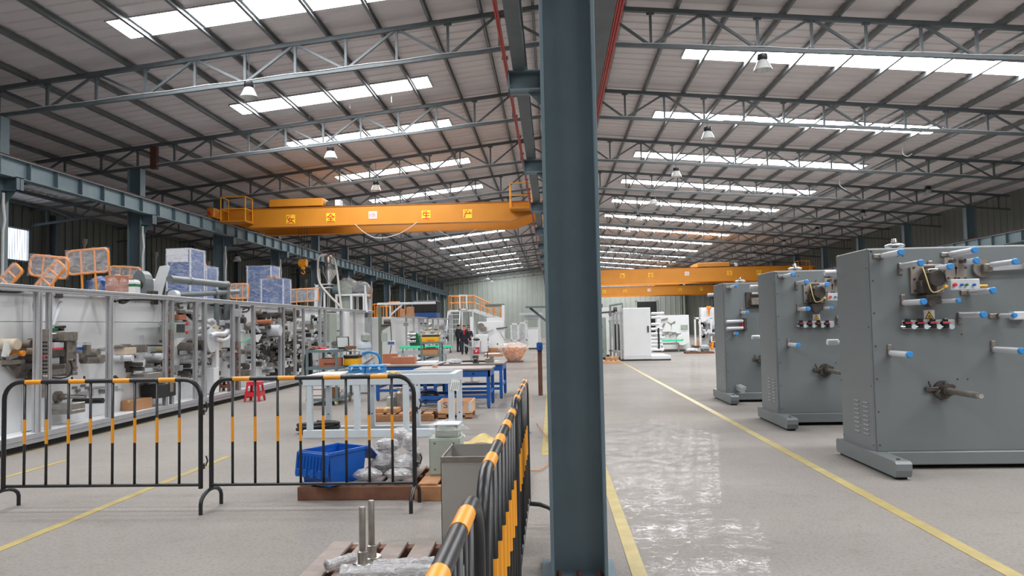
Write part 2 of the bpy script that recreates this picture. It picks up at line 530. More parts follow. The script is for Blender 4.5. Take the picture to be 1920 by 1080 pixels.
# roof lights: one translucent sheet strip per bay and slope, set under the roof sheet
TY = [4.9 + 6 * n for n in range(-2, 16)]
nw = 2
for ti, y0 in enumerate(TY[:-1]):
    if y0 > 90: continue
    for sx in (-1, 1):
        if sx < 0:
            fr = .73 if y0 < 18 else .47; x0, x1 = -9.15, -3.4
        else:
            fr = .49; x0, x1 = 3.7, 13.2
        ya = y0 + 6 * fr - .46; yb = ya + .92
        def slab(yA, yB, xA, xB, d0, d1):
            P = []
            for d in (d0, d1):
                P += [(xA, yA, chord(xA) + .2 - d), (xB, yA, chord(xB) + .2 - d), (xB, yB, chord(xB) + .2 - d), (xA, yB, chord(xA) + .2 - d)]
            return P
        b = MB()
        t = .03
        for (ya2, yb2, xa2, xb2) in ((ya - t, ya, x0 - t, x1 + t), (yb, yb + t, x0 - t, x1 + t), (ya, yb, x0 - t, x0), (ya, yb, x1, x1 + t)):
            b.add(slab(ya2, yb2, xa2, xb2, .02, -.03), [(0, 1, 2, 3), (4, 7, 6, 5), (0, 4, 5, 1), (1, 5, 6, 2), (2, 6, 7, 3), (3, 7, 4, 0)])
        w = tag(put('window_%d' % nw, b, K['alu']), kind='structure'); nw += 1
        b = MB(); b.mi = 0
        b.add(slab(ya, yb, x0, x1, .0, -.01), [(3, 2, 1, 0)])
        b.mi = 1
        b.add(slab(ya, yb, x0, x1, .0, -.01), [(4, 5, 6, 7), (0, 1, 5, 4), (1, 2, 6, 5), (2, 3, 7, 6), (3, 0, 4, 7)])
        put('pane', b, [K['sky'], K['white2']], w)

# painted floor lines
def fline(n, x, y0, y1, w=.1):
    tag(put('trim_%d' % n, MB().bb((x - w / 2, y0, 0), (x + w / 2, y1, .004)), K['line']), kind='structure')
fline(1, .535, 3.0, 62); fline(2, 2.89, 2.5, 62, .11); fline(3, -4.29, 3, 9.7, .09); fline(4, -6.38, 4, 9.6, .08); fline(5, -7.41, 6, 18, .04)
fline(6, -.12, 9.5, 30, .1)

# ------------------------------------------------------------------ purlins
PX = [RX + s * (.45 + 1.2 * i) for s in (-1, 1) for i in range(18) if abs(RX + s * (.45 + 1.2 * i)) < XW]
for i, x in enumerate(PX):
    s = -1 if x < RX else 1
    k = int(round((abs(x - RX) - .45) / 1.2))
    z = chord(x)
    b = MB()
    b.bb((x - .006, YB, z + .06), (x + .006, YE, z + .2))
    b.bb((x, YB, z + .06), (x + .06, YE, z + .068)); b.bb((x, YB, z + .192), (x + .06, YE, z + .2))
    b.bb((x + .054, YB, z + .06), (x + .06, YE, z + .085))
    o = put('roof_purlin', b, K['purlin'])
    tag(o, 'grey steel roof purlin along the %s slope, %s from the ridge' % ('left' if s < 0 else 'right', ORD[k]), 'purlin', 'purlins of the %s roof slope' % ('left' if s < 0 else 'right'))

# ------------------------------------------------------------------ roof trusses
PN = 1.2; TD = .86
def node(i): return RX + PN * i - (.14 if i > 0 else 0)
def web_segs():
    V = []; D = []
    for i in range(-17, 18):
        x = node(i)
        V.append((i, (x, chord(x)), (x, low(x))))
        if i < 17:
            x2 = node(i + 1)
            if i % 2: D.append(((x, chord(x)), (x2, low(x2))))
            else: D.append(((x, low(x)), (x2, chord(x2))))
    return V, D
VS, DS = web_segs()
def me_of(mb, name, m):
    me = mb.mesh(name); me.materials.append(m); return me
def truss_chord(fn, w, h):
    b = MB(); xs = [-XW + .1, -15, -7, RX, 7, 15, XW - .1]
    for xa, xb in zip(xs, xs[1:]): b.bar((xa, 0, fn(xa)), (xb, 0, fn(xb)), w, h)
    return b
ME_TOP = me_of(truss_chord(chord, .10, .10), 'top_chord', K['steel_dark'])
ME_BOT = me_of(truss_chord(low, .08, .08), 'bottom_chord', K['steel_dark'])
MV = [me_of(MB().bb((a[0] - .028, -.028, c[1]), (a[0] + .028, .028, a[1])).bb((a[0] - .09, -.008, a[1] - .1), (a[0] + .09, .008, a[1] - .03)), 'vertical', K['steel_dark']) for (i, a, c) in VS]
DD = []
for (a, c) in DS:
    DD.append(me_of(MB().bar((a[0], 0, a[1]), (c[0], 0, c[1]), .055, .055), 'diagonal', K['steel_dark']))
wb = MB()
for (i, a, c) in VS: wb.bar((a[0], 0, a[1]), (c[0], 0, c[1]), .05)
for (a, c) in DS: wb.bar((a[0], 0, a[1]), (c[0], 0, c[1]), .05)
ME_WEB = me_of(wb, 'web', K['steel_dark'])
vis = [y for y in TY if y > 12]
for y in TY:
    if y in vis:
        lab = 'grey steel lattice roof truss spanning the hall, %s from the camera' % ORD[vis.index(y)]
    else:
        lab = 'grey steel lattice roof truss above or behind the camera'
    t = thing('roof_truss', lab, 'truss', (0, y, 0), group='roof trusses of the hall')
    inst('top_chord', ME_TOP, t); inst('bottom_chord', ME_BOT, t)
    if 12 < y < 48:
        for me in MV: inst('vertical', me, t)
        for me in DD: inst('diagonal', me, t)
    else:
        o = inst('web_lattice', ME_WEB, t); o['kind'] = 'stuff'
    if 12 < y < 40:
        # cable clipped along the bottom chord
        b = MB(); P = []
        for k in range(0, 61):
            x = -14 + k * .5
            P.append((x, -.05, low(x) + .05 + .012 * math.sin(k * 1.7)))
        b.tube(P, .012, 5); put('cable', b, K['wire'], t, world=False)
    if abs(y - 22.9) < .1:
        put('red_post', MB().bb((-12.62, -.08, low(-12.5) - .1), (-12.42, .08, chord(-12.5) - .04)), K['rust'], t, label='red primed post over the crane column', world=False)

# ------------------------------------------------------------------ columns
def hcol(name, label, x, y, ztop, w=.36, d=.36, m=None, group=None, tf=.022):
    t = thing(name, label, 'column', (x, y, 0), group=group)
    m = m or K['steel_blue']
    for s in (-1, 1):
        put('flange', MB().box((s * (w / 2 - tf / 2), 0, ztop / 2), (tf, d, ztop), b=.003), m, t, world=False)
    put('web', MB().box((0, 0, ztop / 2), (w - 2 * tf, .014, ztop)), m, t, world=False)
    bp = put('base_plate', MB().box((0, 0, .012), (w + .12, d + .12, .024), b=.004), m, t, world=False)
    for sx in (-1, 0, 1):
        for sy in (-1, 1):
            put('anchor_bolt', MB().cyl((sx * w * .36, sy * d * .3, .024), (sx * w * .36, sy * d * .3, .06), .018, 8).cyl((sx * w * .36, sy * d * .3, .03), (sx * w * .36, sy * d * .3, .07), .009, 6), K['rust'], bp, world=False)
    return t
cy = [y for y in TY if -8 < y < 94]
for k, y in enumerate(cy):
    vis_i = [v for v in cy if v > 0].index(y) if y > 0 else None
    lab = 'blue-grey steel H column standing nearest the camera in the middle of the hall' if vis_i == 0 else ('blue-grey steel H column of the centre row, %s in line from the camera' % ORD[vis_i] if vis_i else 'blue-grey steel H column of the centre row behind the camera')
    t = hcol('steel_column', lab, RX, y + .12, low(RX) - .04, .362, .40, group='steel columns of the centre row')
    # corbels that carry the two runway beams
    b = MB().bb((-.70, -.14, 5.12), (-.18, .14, 5.145)).bb((-.70, -.14, 5.40), (-.18, .14, 5.42)).bb((-.70, -.008, 5.12), (-.18, .008, 5.42)).bb((-.71, -.14, 5.12), (-.69, .14, 5.42))
    b.prism([(-.18, -.01, 5.12), (-.42, -.01, 5.12), (-.18, -.01, 4.86)], (0, .02, 0))
    put('corbel', b, K['steel_blue'], t, world=False)
    b = MB().bb((.18, -.14, 4.33), (.54, .14, 4.355)).bb((.18, -.14, 4.68), (.54, .14, 4.70)).bb((.18, -.008, 4.33), (.54, .008, 4.70)).bb((.53, -.14, 4.33), (.55, .14, 4.70))
    b.prism([(.18, -.01, 4.33), (.42, -.01, 4.33), (.18, -.01, 4.05)], (0, .02, 0))
    put('corbel', b, K['steel_blue'], t, world=False)
    if k % 2 == 0:
        put('conduit', MB().cyl((-.22, .12, 5.3), (-.22, .12, 6.1), .035, 8).lathe([(.035, 0), (.07, .05), (.07, .22), (0, .24)], (-.22, .12, 6.1), n=10), K['pvc'], t, True, world=False)
lcy = [y for y in TY if -8 < y < 94]
for k, y in enumerate(lcy):
    n = [v for v in lcy if v > 12].index(y) if y > 12 else None
    lab = 'blue-grey crane column under the left runway beam, %s from the front' % ORD[n] if n is not None else 'blue-grey crane column of the left runway beside or behind the camera'
    xl = -13.1
    t = hcol('crane_column', lab, xl, y, low(xl) - .04, .42, .3, group='columns of the left crane runway')
    b = MB().bb((.2, -.12, 5.05), (.6, .12, 5.07)).bb((.2, -.12, 5.35), (.6, .12, 5.37)).bb((.2, -.01, 5.05), (.6, .01, 5.37)).bb((.58, -.12, 5.05), (.6, .12, 5.37))
    b.prism([(.2, -.01, 5.05), (.5, -.01, 5.05), (.2, -.01, 4.7)], (0, .02, 0))
    put('corbel', b, K['steel_blue'], t, world=False)
    P = [(.26, -.1, 0), (.26, -.1, 3.0), (.26, -.1, 4.1), (.30, -.1, 4.35), (.26, -.1, 4.7), (.26, -.1, 5.0)]
    put('downpipe', MB().tube(P, .035, 8), K['pvc'], t, True, world=False)
rcy = [y for y in TY if 12 < y < 94]
for k, y in enumerate(rcy):
    t = hcol('crane_column', 'blue-grey crane column under the right runway beam, %s from the front' % ORD[k], 19.1, y, low(19.1) - .04, .42, .3, group='columns of the right crane runway')
    put('corbel', MB().bb((-.6, -.12, 4.25), (-.2, .12, 4.55)), K['steel_blue'], t, world=False)
for k, y in enumerate([v for v in TY if 20 < v < 70]):
    t = hcol('wall_column', 'dark steel column against the left side wall, %s from the window end' % ORD[k], -20.6, y + 1.0, chord(-20.6) - .1, .3, .3, K['steel_dark'], group='columns along the left wall')
    d = thing('downpipe', 'grey rainwater pipe with hopper on the left wall, %s from the window end' % ORD[k], 'pipe', (-20.7, y + 3, 0), group='rainwater pipes on the left wall')
    put('pipe', MB().tube([(0, 0, 0), (0, 0, 3.5), (0, 0, 4.6), (0, .12, 4.9), (0, .12, 5.5)], .06, 8), K['pvc'], d, True, world=False)
    put('hopper', MB().lathe([(.06, 0), (.13, .2), (.13, .35), (0, .35)], (0, .12, 5.5), n=10), K['pvc'], d, True, world=False)

# ------------------------------------------------------------------ crane runway beams
def runway(label, x, zb, h, w, y0, y1, side, stiff=1.0, cond=0, web_m=None):
    t = thing('runway_beam', label, 'beam', (x, y0, 0))
    web_m = web_m or K['beam']
    put('bottom_flange', MB().bb((x - w / 2, y0, zb), (x + w / 2, y1, zb + .02)), web_m, t)
    put('top_flange', MB().bb((x - w / 2, y0, zb + h - .02), (x + w / 2, y1, zb + h)), web_m, t)
    put('web', MB().bb((x - .008, y0, zb + .02), (x + .008, y1, zb + h - .02)), web_m, t)
    put('rail', MB().bb((x - .035, y0, zb + h), (x + .035, y1, zb + h + .07)), K['rust'], t)
    me = me_of(MB().bb((-w / 2 + .01, -.008, .02), (w / 2 - .01, .008, h - .02)), 'stiffener', K['steel_blue'])
    y = y0 + .4
    while y < y1:
        inst('stiffener', me, t, (0, y - y0, zb)); y += stiff
    return t
runway('pale blue crane runway beam along the left column row', -12.72, 5.37, .46, .26, -8, 92, -1)
runway('blue-grey crane runway beam on the left of the centre columns', -.40, 5.42, .44, .19, -8, 92, -1, 1.5, web_m=K['steel_dark'])
runway('blue-grey crane runway beam on the right of the centre columns', .58, 4.70, .44, .22, -8, 92, 1, 1.5, web_m=K['steel_dark'])
runway('pale blue crane runway beam along the right wall', 18.7, 4.55, .46, .26, -8, 92, 1)
def conductor(label, x, z, n):
    t = thing('conductor_rail', label, 'power rail', (x, -8, 0))
    for i in range(n):
        put('red_bar', MB().bb((x + i * .028 - .01, -8, z), (x + i * .028 + .01, 91, z + .05)), K['red'], t)
    me = me_of(MB().bb((-.03, -.02, .05), (n * .028, .02, .09)), 'hanger', K['rust'])
    y = -7.5
    while y < 91:
        inst('hanger', me, t, (0, y + 8, z)); y += 1.5
conductor('red crane power rails hung left of the centre columns', -.60, 5.40, 2)
conductor('red crane power rails hung right of the centre columns', .695, 4.70, 3)
# ------------------------------------------------------------------ lettering
_txt = {}
def text_mesh(s):
    if s not in _txt:
        cu = bpy.data.curves.new('lettering', 'FONT'); cu.body = s; cu.align_x = 'CENTER'; cu.align_y = 'CENTER'; cu.size = 1.0; cu.extrude = .004
        cu.offset = 0 if s.isascii() else .016
        ob = bpy.data.objects.new('lettering', cu); COL.objects.link(ob)
        bpy.context.view_layer.update()
        me = bpy.data.meshes.new_from_object(ob.evaluated_get(bpy.context.evaluated_depsgraph_get()))
        bpy.data.objects.remove(ob)
        # recentre on the outline
        xs = [v.co.x for v in me.vertices]; ys = [v.co.y for v in me.vertices]
        if xs:
            cx, cyy = (min(xs) + max(xs)) / 2, (min(ys) + max(ys)) / 2
            for v in me.vertices: v.co.x -= cx; v.co.y -= cyy
        _txt[s] = me
    return _txt[s]
def lettering(s, parent, loc, size, m, rot=(PI / 2, 0, 0), sx=1.0, name='lettering'):
    me = text_mesh(s).copy(); me.materials.clear(); me.materials.append(m)
    o = bpy.data.objects.new(name, me); COL.objects.link(o)
    o.parent = parent; o.location = loc; o.rotation_euler = rot; o.scale = (size * sx, size, size)
    return o

# ------------------------------------------------------------------ overhead cranes
def crane(label, x0, x1, y, zb, h, gap, signs, trolley, hook=None, platforms=True, rail=5.9, soffit=True):
    """x0,x1: rail lines; girders at y and y+gap; zb bottom of girders"""
    t = thing('overhead_crane', label, 'crane', (x0, y, rail))
    for k, yy in enumerate((y, y + gap)):
        b = MB()
        zt = zb + h; e = .9
        poly = [(x0 + .1, yy, zt), (x1 - .1, yy, zt), (x1 - .1, yy, zt - h * .55), (x1 - .1 - e, yy, zb), (x0 + .1 + e, yy, zb), (x0 + .1, yy, zt - h * .55)]
        b.prism(poly, (0, .34, 0))
        g = put('girder', b, K['yellow'], t)
        put('girder_flange', MB().bb((x0 + 1, yy - .03, zb - .012), (x1 - 1, yy + .37, zb)).bb((x0 + .1, yy - .03, zt), (x1 - .1, yy + .37, zt + .012)), K['yellow'], g)
        put('trolley_rail', MB().bb((x0 + .5, yy + .14, zt + .012), (x1 - .5, yy + .2, zt + .06)), K['rust'], g)
    for xx in (x0, x1):
        ec = put('end_carriage', MB().bb((xx - .14, y - .75, rail + .03), (xx + .14, y + gap + 1.1, rail + .40), .02), K['yellow'], t)
        for yy in (y - .5, y + gap + .8):
            put('wheel', MB().cyl((xx - .05, yy, rail + .1), (xx + .05, yy, rail + .1), .12, 14), K['iron'], ec, True)
        put('buffer', MB().cyl((xx, y - .75, rail + .2), (xx, y - .88, rail + .2), .06, 10), K['redplastic'], ec, True)
    for (ch, px, py, kind) in signs:
        p = on_y(px, py, y - .01)
        s = put('sign', MB().box((p.x, y - .008, p.z), (.34 if kind == 'y' else .32, .012, .34 if kind == 'y' else .28)), K['label_y'] if kind == 'y' else K['label_w'], t, label='yellow sign with red character' if kind == 'y' else 'white load sign in red')
        lettering(ch, s, Vector((p.x, y - .016, p.z)) - t.location, .33 if kind == 'y' else .22, K['ink_red'])
    # trolley
    xa, xb = trolley
    tr = put('trolley', MB().bb((xa, y - .05, zb + h + .06), (xb, y + gap + .3, zb + h + .36), .02), K['yellow'], t)
    put('hoist', MB().bb((xb + .05, y + .2, zb + h + .06), (xb + .55, y + gap, zb + h + .26), .02).cyl((xb + .1, y + .4, zb + h + .2), (xb + .5, y + .4, zb + h + .2), .12, 12), K['iron'], tr)
    put('control_cabinet', MB().bb((xb + .42, y + .1, zb + h + .06), (xb + .62, y + .5, zb + h + .30), .01), K['white2'], tr)
    if platforms:
        for (pa, pb) in ((x0 + .35, x0 + 1.35), (x1 - 1.05, x1 - .2)):
            z = zb + .12 + (0 if pa < x0 + 2 else .2)
            pl = put('platform', MB().bb((pa, y - .75, z), (pb, y, z + .06), .01), K['yellow'], t)
            b = MB()
            for (xx, yy) in ((pa + .03, y - .72), (pb - .03, y - .72), (pb - .03, y - .05), (pa + .03, y - .05)):
                b.cyl((xx, yy, z), (xx, yy, z + .95), .022, 8)
            for zz in (z + .5, z + .95):
                b.cyl((pa + .03, y - .72, zz), (pb - .03, y - .72, zz), .022, 8).cyl((pb - .03, y - .72, zz), (pb - .03, y - .05, zz), .022, 8).cyl((pa + .03, y - .72, zz), (pa + .03, y - .05, zz), .022, 8)
            put('guard_rail', b, K['yellow_dk'], pl, True)
    if hook:
        hx, hz = hook
        b = MB()
        for dx in (-.16, -.05, .05, .16): b.cyl((hx + dx, y + gap / 2 + .15, hz + .2), (hx + dx, y + gap / 2 + .15, zb + h), .012, 6)
        put('hoist_rope', b, K['iron'], t)
        hb = put('hook_block', MB().cyl((hx - .15, y + gap / 2 + .15, hz + .05), (hx - .03, y + gap / 2 + .15, hz + .05), .16, 16).cyl((hx + .03, y + gap / 2 + .15, hz + .05), (hx + .15, y + gap / 2 + .15, hz + .05), .16, 16).bb((hx - .05, y + gap / 2 + .05, hz - .2), (hx + .05, y + gap / 2 + .25, hz + .1)), K['yellow_dk'], t, True)
        P = smooth_path([(hx, y + gap / 2 + .15, hz - .12), (hx, y + gap / 2 + .15, hz - .22), (hx + .07, y + gap / 2 + .15, hz - .32), (hx, y + gap / 2 + .15, hz - .39), (hx - .08, y + gap / 2 + .15, hz - .32)], 4)
        put('hook', MB().tube(P, .025, 8), K['orange'], hb, True)
    return t
cr1 = crane('yellow ten-tonne overhead crane with two box girders spanning the left bay', -12.72, -.42, 28.0, 5.60, .70, 2.4,
      [('安', 545, 411, 'y'), ('全', 620, 408, 'y'), ('10t', 699, 403, 'w'), ('生', 799, 403, 'y'), ('产', 877, 401, 'y')],
      (-10.75, -8.65), (-9.9, 4.25), rail=5.88)
put('festoon_cable', MB().tube(smooth_path([(-7.4, 27.9, 5.6), (-7.0, 27.9, 5.25), (-6.5, 27.9, 5.05), (-5.7, 27.9, 5.2), (-5.0, 27.9, 5.62)]), .014, 5), K['wire'], cr1, True)
put('festoon_cable', MB().tube(smooth_path([(-4.6, 30.3, 5.6), (-3.8, 30.3, 5.25), (-3.0, 30.3, 5.6)]), .014, 5), K['wire'], cr1, True)
crane('yellow overhead crane spanning the right bay, the nearer of the two', .58, 18.7, 55.0, 4.55, 1.0, 2.6,
      [('安', 1167, 517, 'y'), ('全', 1220, 516, 'y'), ('10t', 1288, 513, 'w'), ('生', 1368, 512, 'y'), ('产', 1423, 511, 'y')],
      (10.7, 13.0), (14.6, 3.0), rail=5.08)
crane('yellow overhead crane spanning the right bay, the farther lower-looking one', .58, 18.7, 80.0, 4.52, .95, 2.6,
      [('安', 1133, 547, 'y'), ('全', 1172, 546, 'y'), ('10t', 1217, 544, 'w'), ('生', 1275, 543, 'y'), ('产', 1315, 542, 'y')],
      (11.0, 13.6), None, rail=5.08)

# ------------------------------------------------------------------ hanging lamps
def make_lamp():
    t = thing('pendant_lamp', 'x', 'lamp', (0, 0, 0), group='high bay pendant lamps')
    put('ballast', MB().lathe([(0, .26), (.06, .26), (.11, .24), (.12, .14), (.09, .10), (0, .10)], (0, 0, 0), n=14), K['black'], t, True, world=False)
    put('shade', MB().lathe([(.09, .11), (.12, .08), (.20, -.10), (.21, -.12), (.19, -.10), (.11, .08), (.08, .10)], (0, 0, 0), n=18), K['lampglass'], t, True, world=False)
    put('bulb', MB().lathe([(0, -.06), (.05, -.04), (.06, .03), (.03, .12)], (0, 0, 0), n=10), K['white2'], t, True, world=False)
    return t
lp = make_lamp(); lam = []
for (row, pts) in (('left row', [(467, 173, 16.9), (620, 290, 22.9), (705, 352, 28.9), (776, 420, 46.9)]),
                   ('middle row right of the ridge', [(1430, 122, 16.9), (1327, 253, 22.9), (1268, 326, 28.9), (1225, 378, 34.9), (1197, 410, 40.9), (1176, 432, 46.9), (1148, 468, 64.9), (1140, 480, 76.9)]),
                   ('far right row', [(1915, 295, 28.9), (1740, 360, 34.9), (1618, 403, 40.9), (1532, 433, 46.9), (1470, 456, 52.9), (1415, 478, 58.9)]),
                   ('aisle behind the left crane columns', [(445, 485, 34.9), (560, 480, 46.9)]),
                   ('far end of the left bay', [(914, 522, 82.9), (922, 527, 88.9)])):
    for i, (px, py, Y) in enumerate(pts):
        p = on_y(px, py, Y)
        lab = 'pendant lamp with clear cone shade, %s in the %s' % (ORD[i], row)
        l = lp if not lam else dup(lp, label=lab)
        l['label'] = lab; l.location = (p.x, p.y, p.z); lam.append((l, p))
me_rods = []
for (l, p) in lam:
    zt = low(p.x) - .03 if low(p.x) - .03 > p.z + .3 else chord(p.x)
    b = MB().cyl((0, 0, .24), (0, 0, max(.4, zt - p.z)), .01, 5)
    put('drop_rod', b, K['steel_dark'], l, world=False)
# loose cables dangling from the right slope
for i, (pts, Y, lab) in enumerate([([(1697, 262), (1693, 275), (1693, 288), (1702, 293), (1710, 288)], 27.5, 'pale loose cable dangling under the longer right skylight'),
                                   ([(1577, 330), (1574, 345), (1580, 352), (1587, 356)], 33.5, 'pale loose cable dangling under the second right skylight')]):
    P = [on_y(a, b_, Y) for (a, b_) in pts]
    top = Vector((P[0].x, P[0].y, chord(P[0].x) + .21))
    tag(put('loose_cable', MB().tube(smooth_path([top] + P), .014, 5), K['wire'], None, True), lab, 'cable')
# fixing wires hanging under the left skylights
wires = [(168, 57, 66, 16.0), (278, 58, 76, 16.4), (388, 40, 58, 16.6), (507, 212, 230, 23.0), (580, 207, 222, 22.6), (656, 190, 203, 22.2), (734, 184, 192, 21.9), (436, 222, 234, 22.3), (605, 8, 18, 15.2)]
for i, (px, y0, y1, Y) in enumerate(wires):
    a = on_y(px, y0, Y); c = on_y(px, y1, Y); a.z = chord(a.x) + .2
    row = sorted(w[0] for w in wires if (w[1] < 100) == (y0 < 100))
    tag(put('hanging_wire', MB().cyl(a, (a.x, a.y, c.z), .008, 5), K['wire']), 'short pale wire under the %s left skylight, %s from the left' % ('nearest' if y0 < 100 else 'second', ORD[row.index(px)]), 'wire', 'short wires hanging under the left roof slope')
# ------------------------------------------------------------------ pale grey panel machines on the right
def blob_cap(b, p, r, l, n=14):
    b.lathe([(r, 0), (r, l * .7), (r * .8, l), (0, l)], p, (0, -1, 0), n)
def panel_machine(x0, y0, label, variant):
    """front panel at y0, left end at x0"""
    t = thing('panel_machine', label, 'machine', (x0, y0, 0), group='pale grey panel machines on the right')
    m = K['pgrey']; W = 2.75; D = .90; ZB = .17; ZT = 2.42
    body = put('body', MB().bb((0, 0, ZB), (W, D, ZT), .012), m, t, world=False)
    put('front_panel', MB().bb((.02, -.012, ZB + .02), (W - .02, .0, ZT - .015), .004), m, t, world=False)
    put('skirt', MB().bb((.1, -.06, .05), (W - .1, D - .02, .19), .008), m, t, world=False)
    for fx in (-.06, W - .12):
        f = put('foot', MB().prism([(fx, -.60, .03), (fx, -.63, .10), (fx, -.63, .165), (fx, -.60, .19), (fx, D + .04, .19), (fx, D + .07, .165), (fx, D + .07, .06), (fx, D + .04, .03)], (.16, 0, 0)), m, t, world=False)
        put('pad', MB().bb((fx + .02, -.55, 0), (fx + .14, D, .03)), K['rubber'], f, world=False)
        put('levelling_bolt', MB().cyl((fx + .08, -.5, .19), (fx + .08, -.5, .2), .02, 8), K['iron'], f, world=False)
    def L(px, py, dy):
        # position on the nearest machine, as an offset from its front left base corner
        p = on_y(px, py, 8.45 - dy); return (p.x - 3.5, -dy, p.z)
    def roller(px, py, ln=.46, r=.031, br='v', col='roller', cap=True):
        x, _, z = L(px, py, 0.03)
        g = put('roller', MB().cyl((x, -.06, z), (x, -ln, z), r, 16), K[col], t, True, world=False)
        if cap:
            b = MB(); blob_cap(b, (x, -ln, z), r * 1.12, .035); put('end_cap', b, K['cap'], g, True, world=False)
        if br == 'v': b = MB().box((x, -.02, z + .03), (.05, .035, .13), b=.008).cyl((x, -.01, z), (x, -.075, z), .028, 10)
        elif br == 'h': b = MB().box((x - .03, -.02, z), (.13, .035, .05), b=.008).cyl((x, -.01, z), (x, -.075, z), .028, 10)
        else: b = MB().box((x, -.02, z - .03), (.05, .035, .13), b=.008).cyl((x, -.01, z), (x, -.075, z), .028, 10)
        put('bracket', b, K['steel_m'], g, world=False)
        return x, z
    roller(1654, 480, br='h')
    if variant != 'c':
        roller(1689, 499, br='w'); roller(1694, 568); roller(1669, 662)
        roller(1781, 477, .5, br='h'); roller(1800, 591, .46, br='w'); roller(1818, 548, .45, br='h')
        roller(1863, 655, .5); roller(1745, 505, .42); roller(1782, 496, .52)
        roller(1752, 566, .50, .022, 'h')
        # arm with a long roller at the right
        x, _, z = L(1840, 503, .03)
        a = put('swing_arm', MB().cyl((x, 0, z), (x, -.06, z), .10, 18).box((x + .03, -.09, z), (.10, .06, .09), b=.01), K['steel_m'], t, True, world=False)
        put('arm_bar', MB().bar((x + .05, -.09, z - .01), (x + .85, -.09, z + .02), .05, .05), K['alu'], a, world=False)
        for dx in (.06, .42):
            g = put('roller', MB().cyl((x + dx, -.12, z + .03), (x + dx, -.52, z + .03), .028, 14), K['roller'], a, True, world=False)
        b = MB(); blob_cap(b, (x + .06, -.52, z + .03), .033, .03); blob_cap(b, (x + .42, -.52, z + .03), .033, .03); put('end_cap', b, K['cap'], a, True, world=False)
        x, _, z = L(1898, 592, .03)
        put('bracket', MB().box((x + .05, -.06, z), (.16, .1, .09), b=.01), K['white2'], t, world=False)
        roller(1872, 592, .3, .024, 'h')
        # drive assembly: mounting plate, motor, kite shaped cheek plates
        pa = L(1703, 497, 0); pb = L(1766, 550, 0)
        pl = put('drive_plate', MB().bb((pa[0], -.05, pb[2]), (pb[0], -.012, pa[2]), .006), K['plate'], t, world=False)
        b = MB()
        for u in (.1, .5, .9):
            for w in (.1, .9): b.cyl((pa[0] + (pb[0] - pa[0]) * w, -.05, pb[2] + (pa[2] - pb[2]) * u), (pa[0] + (pb[0] - pa[0]) * w, -.062, pb[2] + (pa[2] - pb[2]) * u), .014, 8)
        put('bolt', b, K['iron'], pl, world=False)
        cx, _, cz = L(1750, 523, .2)
        put('motor', MB().cyl((cx, -.05, cz), (cx, -.30, cz), .085, 18).cyl((cx, -.12, cz - .16), (cx, -.12, cz + .14), .065, 14).box((cx - .03, -.1, cz - .08), (.16, .12, .14), b=.01), K['iron'], pl, True, world=False)
        put('motor_collar', MB().lathe([(.07, -.03), (.085, -.02), (.085, .02), (.07, .03), (0, .03)], (cx, -.2, cz + .08), (0, 0, 1), 16), K['chrome'], pl, True, world=False)
        b = MB()
        for s in (0, 1):
            ax, _, az = L(1781 + s * 19, 506, .3)
            put('cheek_plate', MB().prism([(ax - .055, -.30, az + .13), (ax + .045, -.30, az + .13), (ax + .058, -.30, az), (ax + .05, -.30, az - .14), (ax - .045, -.30, az - .14), (ax - .06, -.30, az)], (0, -.02, 0)), K['plate'], pl, world=False)
        b = MB()
        for s in (0, 1):
            ax, _, az = L(1781 + s * 19, 506, .3)
            for (dx, dz) in ((0, .09), (-.05, .02), (.05, .02), (-.03, -.09), (.04, -.09)): b.cyl((ax + dx, -.318, az + dz), (ax + dx, -.328, az + dz), .012, 8)
            b.cyl((ax, -.28, az + .09), (ax, -.4, az + .09), .022, 10)
        put('cheek_screw', b, K['iron'], pl, world=False)
        ca = L(1779, 524, .36); cb = L(1834, 543, .36)
        cp = put('control_panel', MB().bb((ca[0], -.40, cb[2]), (cb[0], -.33, ca[2]), .006), K['white2'], pl, world=False)
        b = MB()
        for px, col in ((1789, 'redplastic'), (1802, 'bin'), (1811, 'green'), (1825, 'bin')):
            q = L(px, 534, .4)
            r = .02 if col == 'redplastic' else .014
            put('push_button', MB().lathe([(r * .8, 0), (r, .012), (r, .03), (0, .034)], (q[0], -.40, q[2]), (0, -1, 0), 12), K[col], t, True, world=False)
        q = L(1775, 537, .38)
        put('cable_gland', MB().cyl((q[0] - .02, -.37, q[2]), (q[0] + .01, -.37, q[2]), .018, 10).cyl((cb[0], -.37, q[2]), (cb[0] + .09, -.37, q[2]), .012, 8), K['plastic_y'], pl, world=False)
        P = smooth_path([(q[0], -.37, q[2]), (q[0] - .08, -.36, q[2] - .05), (q[0] - .14, -.34, q[2] - .04), (q[0] - .17, -.3, q[2] + .12), (q[0] - .15, -.2, q[2] + .22)])
        put('cable', MB().tube(P, .007, 6), K['tan'], pl, True, world=False)
        put('gear_bracket', MB().box((cx - .02, -.14, cz - .22), (.16, .2, .1), b=.01).cyl((cx - .06, -.16, cz - .26), (cx - .06, -.28, cz - .26), .04, 12), K['iron'], pl, world=False)
        # pressure regulators on a strip
        ga = L(1691, 601, .02); gb = L(1790, 613, .02)
        st = put('regulator_strip', MB().bb((ga[0], -.03, gb[2] - .01), (gb[0], -.012, ga[2]), .004), K['white2'], t, world=False)
